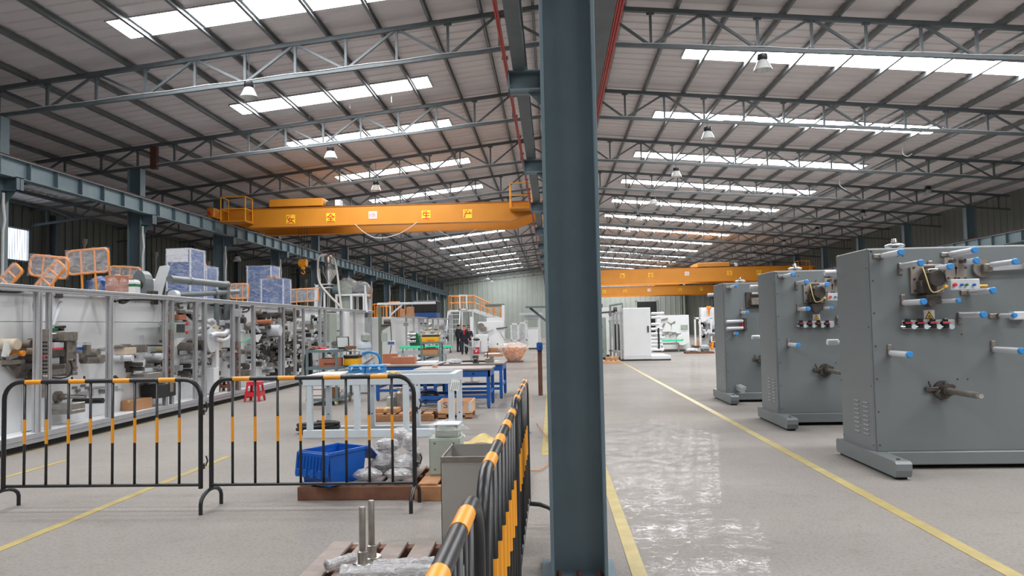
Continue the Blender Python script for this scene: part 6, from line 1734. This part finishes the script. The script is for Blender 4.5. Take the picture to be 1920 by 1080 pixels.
for k in range(5): put('lower_step', MB().bb((x0 - .05, YP - .25 - .22 * k, zp - .32 - .32 * k), (x0 + .75, YP - .03 - .22 * k, zp - .28 - .32 * k)), K['white2'], t)
put('lower_stringer', MB().bar((x0 - .05, YP, zp - .1), (x0 - .05, YP - 1.5, zp - 2.3), .05, .2).bar((x0 + .75, YP, zp - .1), (x0 + .75, YP - 1.5, zp - 2.3), .05, .2), K['white'], t)
YM = 47.4
t = thing('unwind_machine', 'white panel machine with a white paper reel, behind the workers', 'machine', (B(925, 660, YM).x, YM, 0))
x0, x1, z1 = B(897, 640, YM).x, B(946, 640, YM).x, B(920, 603, YM).z
put('panel', MB().bb((x0, YM, .15), (x1, YM + .5, z1), .01), K['white'], t); put('base', MB().bb((x0, YM - .1, 0), (x1, YM + .6, .15)), K['white2'], t)
c = B(933, 645, YM - .3)
put('reel', MB().cyl((c.x, YM - .35, c.z), (c.x, YM - .05, c.z), .33, 26), K['paper'], t, True); put('core', MB().cyl((c.x, YM - .37, c.z), (c.x, YM - .0, c.z), .05, 12), K['iron'], t, True)
for k in range(8):
    q = B(932 + 2.6 * k, 616 - .3 * k, YM); put('guide_roller', MB().cyl((q.x, YM - .12, q.z), (q.x, YM, q.z), .04, 10), K['iron'], t, True)
q = B(902, 612, YM); put('drive_unit', MB().cyl((q.x, YM - .2, q.z), (q.x, YM, q.z), .22, 16).box((q.x + .2, YM - .14, q.z - .14), (.3, .24, .24), b=.02), K['steel_m'], t, True)
put('arm', MB().bar(B(938, 623, YM - .1), B(948, 640, YM - .1), .07, .06), K['alu'], t); put('arm', MB().bar(B(905, 626, YM - .1), B(925, 618, YM - .1), .05, .05), K['alu'], t)
put('column', MB().bb((B(884, 650, YM).x, YM - .6, 0), (B(890, 650, YM).x, YM - .3, B(887, 594, YM).z)), K['white'], t); put('top_frame', MB().bb((B(912, 590, YM).x, YM + .1, z1), (B(946, 590, YM).x, YM + .6, z1 + .25)).bb((B(941, 590, YM).x, YM, z1), (B(946, 590, YM).x, YM + .3, B(943, 572, YM).z)), K['white'], t)
put('hood', MB().bb((B(909, 590, YM).x, YM + .3, B(910, 575, YM).z), (B(945, 590, YM).x, YM + .9, B(910, 570, YM).z), .01), K['olive'], t)
t = thing('white_cabinet', 'white cabinet between the workers and the paper reel', 'cabinet', (B(902, 660, 45).x, 45.2, 0))
x0, x1, z1 = B(891, 640, 45).x, B(914, 640, 45).x, B(900, 627, 45).z
put('carcass', MB().bb((x0, 45, .04), (x1, 45.5, z1), .01), K['white'], t); put('door', MB().bb((x0 + .04, 44.98, .08), (x1 - .04, 45, z1 - .06), .004), K['white'], t); put('handle', MB().bb((x0 + .1, 44.95, .6), (x0 + .12, 44.98, .8)), K['iron'], t)
put('vent_disc', MB().cyl((x1, 45.2, .9), (x1 + .06, 45.2, .9), .2, 16).cyl((x1, 45.2, .4), (x1 + .06, 45.2, .4), .2, 16), K['alu'], t, True)
t = thing('side_table', 'small white-legged table with a black bag on it', 'table', (B(892, 661, 44).x, 44, 0))
x0, x1, z1 = B(880, 640, 44).x, B(902, 640, 44).x, B(890, 639, 44).z
put('tabletop', MB().bb((x0, 43.8, z1 - .03), (x1, 44.3, z1)), K['white2'], t)
for xx in (x0 + .03, x1 - .06):
    for yy in (43.83, 44.24): put('leg', MB().bb((xx, yy, 0), (xx + .03, yy + .03, z1 - .03)), K['alu'], t)
t = thing('black_bag', 'black bag lying on the small white-legged table', 'bag', (x1 - .28, 44.05, z1)); put('bag', MB().blob((0, 0, .07), (.42, .3, .15), 3, 12, 7, .1), K['rubber'], t, True, world=False); put('strap', MB().tube([(-.15, 0, .1), (-.08, 0, .17), (.08, 0, .17), (.15, 0, .1)], .012, 6), K['rubber'], t, world=False)
t = thing('red_crate', 'red plastic crate under the small white-legged table', 'crate', (B(893, 662, 44).x, 44.1, 0))
put('tub', MB().bb((-.18, -.18, 0), (.18, .18, .36), .015), K['redplastic'], t, world=False); put('rim', MB().bb((-.2, -.2, .34), (.2, .2, .38), .01), K['redplastic'], t, world=False); put('label', MB().bb((-.04, -.186, .1), (.04, -.18, .26)), K['paper'], t, world=False)
# film-covered orange parts on a skid
YO = 33.4; c = B(964, 665, YO); w = B(994, 650, YO).x - B(938, 650, YO).x
t = thing('wrapped_guards', 'heap of orange guard parts under clear film in the aisle', 'packed parts', (c.x, YO, 0))
rnd = random.Random(9)
for k in range(9):
    a = k * .7; put('orange_tube', MB().tube([(math.cos(a) * .2, math.sin(a) * .2, .1), (math.cos(a) * (w * .40), math.sin(a) * .45, .55 + rnd.uniform(0, .2)), (math.cos(a + .6) * w * .40, math.sin(a + .6) * .45, .55), (math.cos(a + .5) * .25, math.sin(a + .5) * .25, .1)], .03, 8), K['orange'], t, True, world=False)
put('orange_panel', MB().blob((0, 0, .38), (w * .62, .8, .62), 6, 14, 8, .14), K['orange'], t, world=False)
b = MB(); n = 18; V = []; Fc = []
for (r, z) in ((.38, .04), (.55, .22), (.78, .48), (1.0, .66), (.8, .80), (.35, .86), (.02, .84)):
    for k in range(n): a = 2 * PI * k / n; q = r * (1 + rnd.uniform(-.1, .1)); V.append((q * w / 2 * math.cos(a), q * .7 * math.sin(a), z + rnd.uniform(-.03, .03)))
for i in range(6):
    for k in range(n): Fc.append((i * n + k, i * n + (k + 1) % n, (i + 1) * n + (k + 1) % n, (i + 1) * n + k))
b.add(V, Fc); put('clear_sheet', b, K['filmo'], t, world=False); put('skid', MB().bb((-w * .3, -.4, 0), (w * .3, .4, .06)), K['wood_dk'], t, world=False)
for i, (p0, p1, q0, q1, Y, lab) in enumerate(((958, 972, 606, 648, 53, 'white wrapped open frame at the far end, left'), (973, 988, 604, 648, 54, 'white wrapped open frame at the far end, right'), (990, 1008, 616, 650, 50, 'white boxy machine casing beside the wrapped frames'))):
    a = B(p0, q1, Y); c = B(p1, q0, Y); t = thing('wrapped_rack' if i < 2 else 'machine_casing', lab, 'frame' if i < 2 else 'machine', ((a.x + c.x) / 2, Y, 0)); h = c.z
    if i < 2:
        for xx in (a.x, c.x - .09):
            for yy in (Y, Y + .5): put('post', MB().bb((xx, yy, 0), (xx + .09, yy + .09, h)), K['white'], t)
        put('rail', MB().bb((a.x, Y, h - .1), (c.x, Y + .59, h)).bb((a.x, Y, .5), (c.x, Y + .08, .6)), K['white'], t); put('film', MB().bb((a.x - .02, Y - .03, .05), (c.x + .02, Y + .62, h + .02), .02), K['film'], t)
    else:
        put('casing', MB().bb((a.x, Y, .1), (c.x, Y + .9, h), .02), K['white'], t); put('foot', MB().bb((a.x + .05, Y + .05, 0), (c.x - .05, Y + .85, .1)), K['iron'], t); put('lid', MB().bb((a.x - .03, Y - .03, h), (c.x + .03, Y + .93, h + .06)), K['white2'], t)
t = thing('grey_booth', 'pale grey booth with a flat roof at the far end of the left bay', 'booth', (B(997, 600, 62).x, 62, 0))
a = B(984, 640, 62); c = B(1012, 586, 62); put('wall', MB().bb((a.x, 62, 0), (c.x, 65, c.z - .2)), K['white2'], t); put('roof', MB().bb((a.x - .4, 61.6, c.z - .2), (c.x + .2, 65.3, c.z)), K['pblue'], t); put('door', MB().bb((a.x + .3, 61.97, 0), (a.x + 1.1, 62, 2.1)), K['boxgrey'], t)
for i, (px, py, lab) in enumerate(((920, 661, 'low pale pallet of packed parts beside the paper reel'), (922, 668, 'flat white sheet stack on the floor before the paper reel'))):
    p = on_z(px, py); t = thing('parts_skid', lab, 'pallet', (p.x, p.y, 0)); put('skid', MB().bb((-.4, -.3, 0), (.6, .3, .1)), K['wood'], t, world=False); put('load', MB().bb((-.35, -.25, .1), (.45, .25, .17 + .12 * (1 - i)), .02), K['boxw'] if i else K['card'], t, world=False)

# ------------------------------------------------------------------ far machines in the right bay
YR = 32.6
t = thing('white_cabinet', 'tall white machine cabinet with a dark handle in the right bay', 'machine', (B(1196, 677, YR).x, YR, 0))
x0, x1, z1 = B(1169, 640, YR).x, B(1221, 640, YR).x, B(1195, 577, YR).z
put('carcass', MB().bb((x0, YR, .06), (x1, YR + 2.4, z1), .012), K['white'], t); put('door', MB().bb((x0 + .02, YR - .012, .2), (x1 - .02, YR, z1 - .03), .004), K['white'], t)
q = B(1215, 617, YR); put('door_handle', MB().box((q.x, YR - .03, q.z), (.07, .05, .28), b=.01), K['iron'], t)
put('base', MB().bb((x0 - .1, YR - .05, 0), (B(1258, 675, YR).x, YR + 2.6, .06)), K['rubber'], t); put('platform', MB().bb((x1, YR, .06), (B(1258, 670, YR).x, YR + 2.4, B(1240, 667, YR).z)), K['white'], t)
for k, py in enumerate((588, 595, 608, 617, 626, 634, 641, 647, 655)):
    a = B(1221, py, YR + .5); l = [.55, .4, .35, .5, .45, .6, .45, .5, .55][k]
    put('roller', MB().cyl(a, (a.x + l, a.y, a.z), .06, 12), K['roller' if k % 2 else 'chrome'], t, True)
put('black_guard', MB().bb((B(1233, 625, YR + .5).x, YR + .4, .5), (B(1236, 625, YR + .5).x, YR + .6, 1.4)), K['rubber'], t)
xl = B(1144, 640, YR + 1.5).x
for k in range(4):
    xx = xl + (x0 - xl) * k / 4; put('frame_post', MB().bb((xx, YR + .3 + .5 * (3 - k), .06), (xx + .08, YR + .38 + .5 * (3 - k), 2.1)), K['white2'], t)
put('frame_rail', MB().bar((xl, YR + 1.85, 2.1), (x0, YR + .3, 2.1), .1).bar((xl, YR + 1.85, 1.75), (x0, YR + .3, 1.75), .06).bar((xl, YR + 1.85, .4), (x0, YR + .3, .4), .08), K['white2'], t)
put('internals', MB().bb((xl + .2, YR + 2.0, .3), (x0, YR + 2.3, 1.6)), K['iron'], t)
q0 = B(1144, 573, YR + 1); q1 = B(1167, 569, YR + 1); put('arch_rail', MB().tube([(q0.x, YR + 1, z1 - .35), (q0.x, YR + 1, q0.z), (q1.x, YR + 1, q1.z), (q1.x, YR + 1, z1 - .05)], .05, 8), K['pipe'], t, True)
put('spindle', MB().cyl(B(1150, 580, YR + 1), B(1157, 580, YR + 1), .1, 12).cyl(B(1121, 587, YR + 1), B(1153, 584, YR + 1), .04, 8), K['iron'], t, True)
YS = 42.0
t = thing('reel_machine', 'white panel machine with a big white reel in the right bay', 'machine', (B(1262, 655, YS).x, YS, 0))
x0, x1, z1 = B(1232, 640, YS).x, B(1293, 640, YS).x, B(1260, 591, YS).z
put('panel', MB().bb((x0, YS, .12), (x1, YS + .5, z1), .01), K['white'], t); put('base', MB().bb((x0 - .2, YS - .15, 0), (x1 + .3, YS + .6, .12)), K['iron'], t)
c = B(1279, 637, YS - .3); put('reel', MB().cyl((c.x, YS - .4, c.z), (c.x, YS - .06, c.z), .30, 26), K['paper'], t, True); put('core', MB().cyl((c.x, YS - .42, c.z), (c.x, YS, c.z), .04, 12), K['iron'], t, True)
for (a, b_) in (((1240, 600), (1252, 597)), ((1250, 604), (1258, 608)), ((1258, 608), (1266, 603)), ((1240, 618), (1246, 606))): put('web_arm', MB().bar(B(a[0], a[1], YS - .06), B(b_[0], b_[1], YS - .06), .05, .07), K['steel_m'], t)
put('paper_web', MB().prism([B(1241, 622, YS - .1), B(1250, 604, YS - .1), B(1258, 610, YS - .1), B(1258, 622, YS - .1)], (0, .01, 0)).prism([B(1258, 622, YS - .1), B(1260, 608, YS - .1), B(1270, 608, YS - .1), B(1275, 626, YS - .1)], (0, .01, 0)), K['paper'], t)
for k in range(8): q = B(1243 + 4.5 * k, 628 - 2 * (k % 3), YS); put('guide_roller', MB().cyl((q.x, YS - .15, q.z), (q.x, YS, q.z), .045, 10), K['steel_m'], t, True)
put('instrument_box', MB().bb((B(1277, 617, YS).x, YS - .1, B(1277, 617, YS).z), (B(1289, 609, YS).x, YS, B(1289, 609, YS).z)), K['boxgrey'], t)
a, c = B(1236, 639, YS - 1), B(1280, 637, YS - 1)
t = thing('roller_conveyor', 'low conveyor with a mint green strip before the right-bay reel machine', 'conveyor', ((a.x + c.x) / 2, YS - 1, 0))
put('guard_strip', MB().bb((a.x, YS - 1.02, a.z - .05), (c.x, YS - .98, a.z + .05)), K['mint'], t); put('side_frame', MB().bb((a.x, YS - 1.02, a.z - .22), (c.x - .2, YS - .7, a.z - .12)), K['steel_m'], t)
for u in (.1, .8): xx = a.x + (c.x - a.x) * u; put('leg', MB().bb((xx, YS - .95, 0), (xx + .07, YS - .85, a.z - .2)), K['steel_m'], t)
t = thing('electrical_cabinet', 'grey electrical cabinet just right of the near column', 'cabinet', (B(1128, 665, 34).x, 34.4, 0))
x0, x1, z1 = B(1112, 640, 34).x, B(1137, 640, 34).x, B(1130, 595, 34).z
put('carcass', MB().bb((x0, 34, .1), (x1, 34.8, z1), .012), K['boxgrey'], t); put('gap_plinth', MB().bb((x0 + .02, 34.02, 0), (x1 - .02, 34.78, .1)), K['rubber'], t); put('door', MB().bb((x0 + .03, 33.985, .14), (x1 - .03, 34, z1 - .04), .004), K['boxgrey'], t); put('vent', MB().bb((x0 + .2, 33.975, z1 - .5), (x1 - .15, 33.985, z1 - .35)).bb((x0 + .2, 33.975, .3), (x1 - .15, 33.985, .5)), K['pipe'], t)
t = thing('machine_casing', 'white machine casing behind the grey electrical cabinet', 'machine', (B(1132, 640, 37).x, 37.5, 0))
x0, x1, z1 = B(1108, 640, 37).x, B(1143, 640, 37).x, B(1130, 577, 37).z
put('casing', MB().bb((x0, 37, .1), (x1, 38, z1), .012), K['white'], t); put('gap_plinth', MB().bb((x0 + .02, 37.02, 0), (x1 - .02, 37.98, .1)), K['rubber'], t); put('top_fan', MB().cyl(((x0 + x1) / 2, 37.5, z1), ((x0 + x1) / 2, 37.5, z1 + .2), .2, 14), K['iron'], t, True)
p = on_z(1142, 682); pallet('pallet', 'pale timber pallet beside the tall white cabinet', p.x - .5, p.y, p.x + .48, p.y + .9, K['wood_lt'], .13, 5)
carton('cardboard_box', 'flat brown carton on the pale pallet beside the cabinet', 'box', p.x - .1, p.y + .2, p.x + .4, p.y + .6, .131, .26, 'card')
YT = 47.0
t = thing('coating_machine', 'white machine with open white frames at the far right, behind the grey panels', 'machine', (B(1325, 640, YT).x, YT, 0))
x0, x1 = B(1303, 640, YT).x, B(1400, 640, YT).x; z1 = B(1330, 576, YT).z
put('panel', MB().bb((B(1320, 640, YT).x, YT + .6, .2), (x1, YT + 1.2, z1), .01), K['white'], t); put('base', MB().bb((x0, YT - .1, 0), (x1, YT + 1.3, .15)), K['iron'], t)
for px in (1303, 1312, 1333): xx = B(px, 640, YT).x; put('post', MB().bb((xx, YT, .15), (xx + .09, YT + .09, B(px, 596, YT).z)), K['white'], t)
put('rail', MB().bb((x0, YT, B(1310, 598, YT).z), (B(1336, 640, YT).x, YT + .09, B(1310, 595, YT).z)), K['white'], t)
rnd = random.Random(31)
for k in range(26):
    q = B(rnd.uniform(1313, 1345), rnd.uniform(602, 640), YT + .3); put('roller', MB().cyl((q.x, YT + .1, q.z), (q.x, YT + .6, q.z), rnd.uniform(.06, .14), 12), K[rnd.choice(['chrome', 'steel_m', 'roller', 'iron'])], t, True)
q = B(1331, 577, YT); put('hoist', MB().box((q.x, YT + .3, q.z), (.25, .3, .2), b=.03).cyl((q.x, YT + .3, q.z - .1), (q.x, YT + .3, q.z - .5), .05, 8), K['orange'], t)
t = thing('orange_stool', 'orange plastic stool in front of the white open frames', 'stool', (B(1340, 648, 44).x, 44, 0))
put('seat', MB().box((0, 0, .46), (.34, .34, .05), b=.02), K['orange'], t, world=False)
for sx in (-1, 1):
    for sy in (-1, 1): put('leg', MB().bar((sx * .13, sy * .13, .44), (sx * .18, sy * .18, 0), .09, .09), K['orange'], t, world=False)
p = on_z(1313, 663); pallet('pallet', 'small dark pallet on the open floor of the right bay', p.x - .72, p.y, p.x + .72, p.y + .7, K['wood_dk'], .1, 5)
t = thing('wrapped_motor', 'grey motor in film on the small dark pallet', 'motor', (p.x + .3, p.y + .35, .1)); put('motor', MB().cyl((-.2, 0, .17), (.2, 0, .17), .15, 14).bb((-.15, -.15, 0), (.15, .15, .06)), K['pipe'], t, True, world=False); put('film', MB().blob((0, 0, .18), (.6, .45, .36), 7, 12, 7, .1), K['film'], t, world=False)
t = thing('wrapped_part', 'pale film-wrapped bundle on the small dark pallet', 'packed part', (p.x - .35, p.y + .35, .1)); put('core', MB().box((0, 0, .08), (.5, .3, .14), b=.02), K['boxw'], t, world=False); put('film', MB().blob((0, 0, .09), (.66, .45, .18), 8, 12, 7, .12), K['filmw'], t, world=False)
p = on_z(1312, 647); carton('cardboard_box', 'brown carton on the floor beside the reel machine', 'box', p.x - .25, p.y, p.x + .3, p.y + .4, 0, .35, 'card')
# far wall doorway, the darkness of its opening put in as a dark panel
for n, (p0, p1, pt) in enumerate(((1195, 1231, 565), (909, 944, 571))):
    a = B(p0, 600, YE - .1); c = B(p1, pt, YE - .1)
    if n == 1: continue
    d = tag(put('door_1', MB().bb((a.x, YE - .12, 0), (c.x, YE - .06, c.z)), K['glass']), kind='structure')
    put('door_frame', MB().bb((a.x - .12, YE - .16, 0), (a.x, YE - .05, c.z + .12)).bb((c.x, YE - .16, 0), (c.x + .12, YE - .05, c.z + .12)).bb((a.x - .12, YE - .16, c.z), (c.x + .12, YE - .05, c.z + .12)), K['alu'], d)

# ------------------------------------------------------------------ people
def skin(name, V, E, R, m, parent, sub=1):
    me = bpy.data.meshes.new(name); me.from_pydata(V, E, [])
    o = bpy.data.objects.new(name, me); COL.objects.link(o)
    o.modifiers.new('skin', 'SKIN'); s = o.modifiers.new('sub', 'SUBSURF'); s.levels = sub; s.render_levels = sub
    for i, r in enumerate(R):
        d = me.skin_vertices[0].data[i]; d.radius = r if isinstance(r, tuple) else (r, r); d.use_root = (i == 0)
    bpy.context.view_layer.update()
    m2 = bpy.data.meshes.new_from_object(o.evaluated_get(bpy.context.evaluated_depsgraph_get()))
    bpy.data.objects.remove(o)
    m2.materials.clear(); m2.materials.append(m); m2.polygons.foreach_set('use_smooth', [True] * len(m2.polygons)); m2.name = name
    ob = bpy.data.objects.new(name, m2); COL.objects.link(ob); ob.parent = parent
    return ob
def person(label, x, y, rz, h, armL, armR, stride=.06, red=False, jacket='navy'):
    """armL/armR: (elbow, wrist) offsets in body space; the body faces local -Y"""
    t = thing('person', label, 'person', (x, y, 0), rz); s = h / 1.72
    def S(p): return tuple(c * s for c in p)
    V = [(0, 0, .94), (0, 0, 1.12), (0, .01, 1.32), (0, .01, 1.44), (0, -.005, 1.51), (0, -.012, 1.585), (0, -.005, 1.655)]
    E = [(0, 1), (1, 2), (2, 3), (3, 4), (4, 5), (5, 6)]; R = [(.11, .08), (.11, .08), (.12, .085), (.07, .065), (.055, .055), (.085, .10), (.08, .095)]
    J = [(0, 0, .74), (0, 0, .86), (0, .01, 1.32), (0, .01, 1.43), (0, 0, 1.1)]; JE = [(0, 1), (1, 4), (4, 2), (2, 3)]; JR = [(.20, .155), (.195, .15), (.195, .14), (.09, .085), (.175, .14)]
    T = [(0, 0, 1.0)]; TE = []; TR = [(.165, .12)]
    for sx, arm, st in ((-1, armL, -stride), (1, armR, stride)):
        sh = (sx * .19, .01, 1.38); el = arm[0]; wr = arm[1]; i = len(V)
        d = Vector(wr) - Vector(el); d.normalize(); side = Vector((-sx, 0, 0)); fw = d
        palm = Vector(wr) + fw * .06
        V += [sh, el, wr, tuple(palm)]; R += [.062, .045, .03, (.036, .022)]; E += [(2, i), (i, i + 1), (i + 1, i + 2), (i + 2, i + 3)]
        up = Vector((0, -1, 0)) if abs(fw.y) < .7 else Vector((1, 0, 0))
        for k, (off, l) in enumerate(((-.03, .07), (-.01, .085), (.01, .08), (.03, .065))):
            j = len(V); a = palm + up * off + fw * l * .5; b_ = a + fw * l * .5 + side * .02
            V += [tuple(a), tuple(b_)]; R += [.0095, .008]; E += [(i + 3, j), (j, j + 1)]
        j = len(V); a = Vector(wr) + fw * .03 + up * .045; b_ = a + fw * .045 + up * .012; V += [tuple(a), tuple(b_)]; R += [.011, .009]; E += [(i + 2, j), (j, j + 1)]
        k = len(J); J += [sh, el, tuple(Vector(el).lerp(Vector(wr), .92))]; JR += [.085, .068, .055]; JE += [(2, k), (k, k + 1), (k + 1, k + 2)]
        i = len(V); hip = (sx * .09, 0, .88); kn = (sx * .10, -.01 + st * .5, .48); an = (sx * .105, st, .09); toe = (sx * .12, st - .15, .035)
        V += [hip, kn, an, toe]; R += [.085, .06, .042, .035]; E += [(0, i), (i, i + 1), (i + 1, i + 2), (i + 2, i + 3)]
        k = len(T); T += [hip, kn, (sx * .105, st, .045)]; TR += [.105, .082, .066]; TE += [(0, k), (k, k + 1), (k + 1, k + 2)]
    sc_ = lambda L: [S(p) for p in L]; rs = lambda L: [tuple(c * s for c in r) if isinstance(r, tuple) else r * s for r in L]
    body = skin('body', sc_(V), E, rs(R), K['skin'], t)
    skin('jacket', sc_(J), JE, rs(JR), K[jacket], t); skin('trousers', sc_(T), TE, rs(TR), K['trouser'], t)
    for sx, st in ((-1, -stride), (1, stride)): put('shoe', MB().blob(S((sx * .115, st - .07, .055)), S((.115, .30, .11)), 1, 12, 8, 0), K['black'], t, True, world=False)
    b = MB(); b.blob(S((0, .03, 1.665)), S((.178, .20, .14)), 5, 14, 8, .02); put('hair', b, K['hair'], t, True, world=False)
    for sx in (-1, 1): put('eye', MB().blob(S((sx * .033, -.107, 1.625)), S((.022, .014, .012)), 1, 8, 6, 0), K['hair'], t, True, world=False)
    put('mouth', MB().blob(S((0, -.105, 1.565)), S((.045, .012, .01)), 1, 8, 6, 0), K['hair'], t, True, world=False)
    b = MB(); b.prism([S((-.014, -.105, 1.585)), S((.014, -.105, 1.585)), S((0, -.105, 1.635))], S((0, -.022, -.006)))
    put('nose', b, K['skin'], t, True, world=False)
    for sx in (-1, 1): put('ear', MB().blob(S((sx * .09, 0, 1.61)), S((.02, .04, .06)), 1, 8, 6, 0), K['skin'], t, True, world=False)
    if red: put('red_shirt', MB().prism([S((-.05, -.14, 1.44)), S((.05, -.14, 1.44)), S((.03, -.15, 1.15)), S((-.02, -.15, 1.15))], S((0, -.012, 0))), K['redcloth'], t, world=False)
    return t
dn = lambda sx: ((sx * .27, .03, 1.12), (sx * .26, -.06, .88))
p = on_z(870, 664.5); person('person in dark open jacket over a red top, walking towards the camera', p.x + .02, p.y, .1, 1.70, dn(-1), dn(1), .09, True)
p = on_z(861, 660); person('person in navy jacket on the left of the group, seen turned away', p.x, p.y, 2.4, 1.76, ((-.27, -.06, 1.12), (-.16, -.22, 1.02)), dn(1), .04)
p = on_z(880, 661.5); person('person in black jacket on the right of the group, facing the camera', p.x - .02, p.y, -.15, 1.60, dn(-1), ((.27, -.04, 1.1), (.24, -.26, 1.05)), .05)
p = on_z(878, 658.5); person('person in dark clothes mostly hidden at the back of the group', p.x, p.y + .3, .2, 1.72, dn(-1), dn(1), .05)
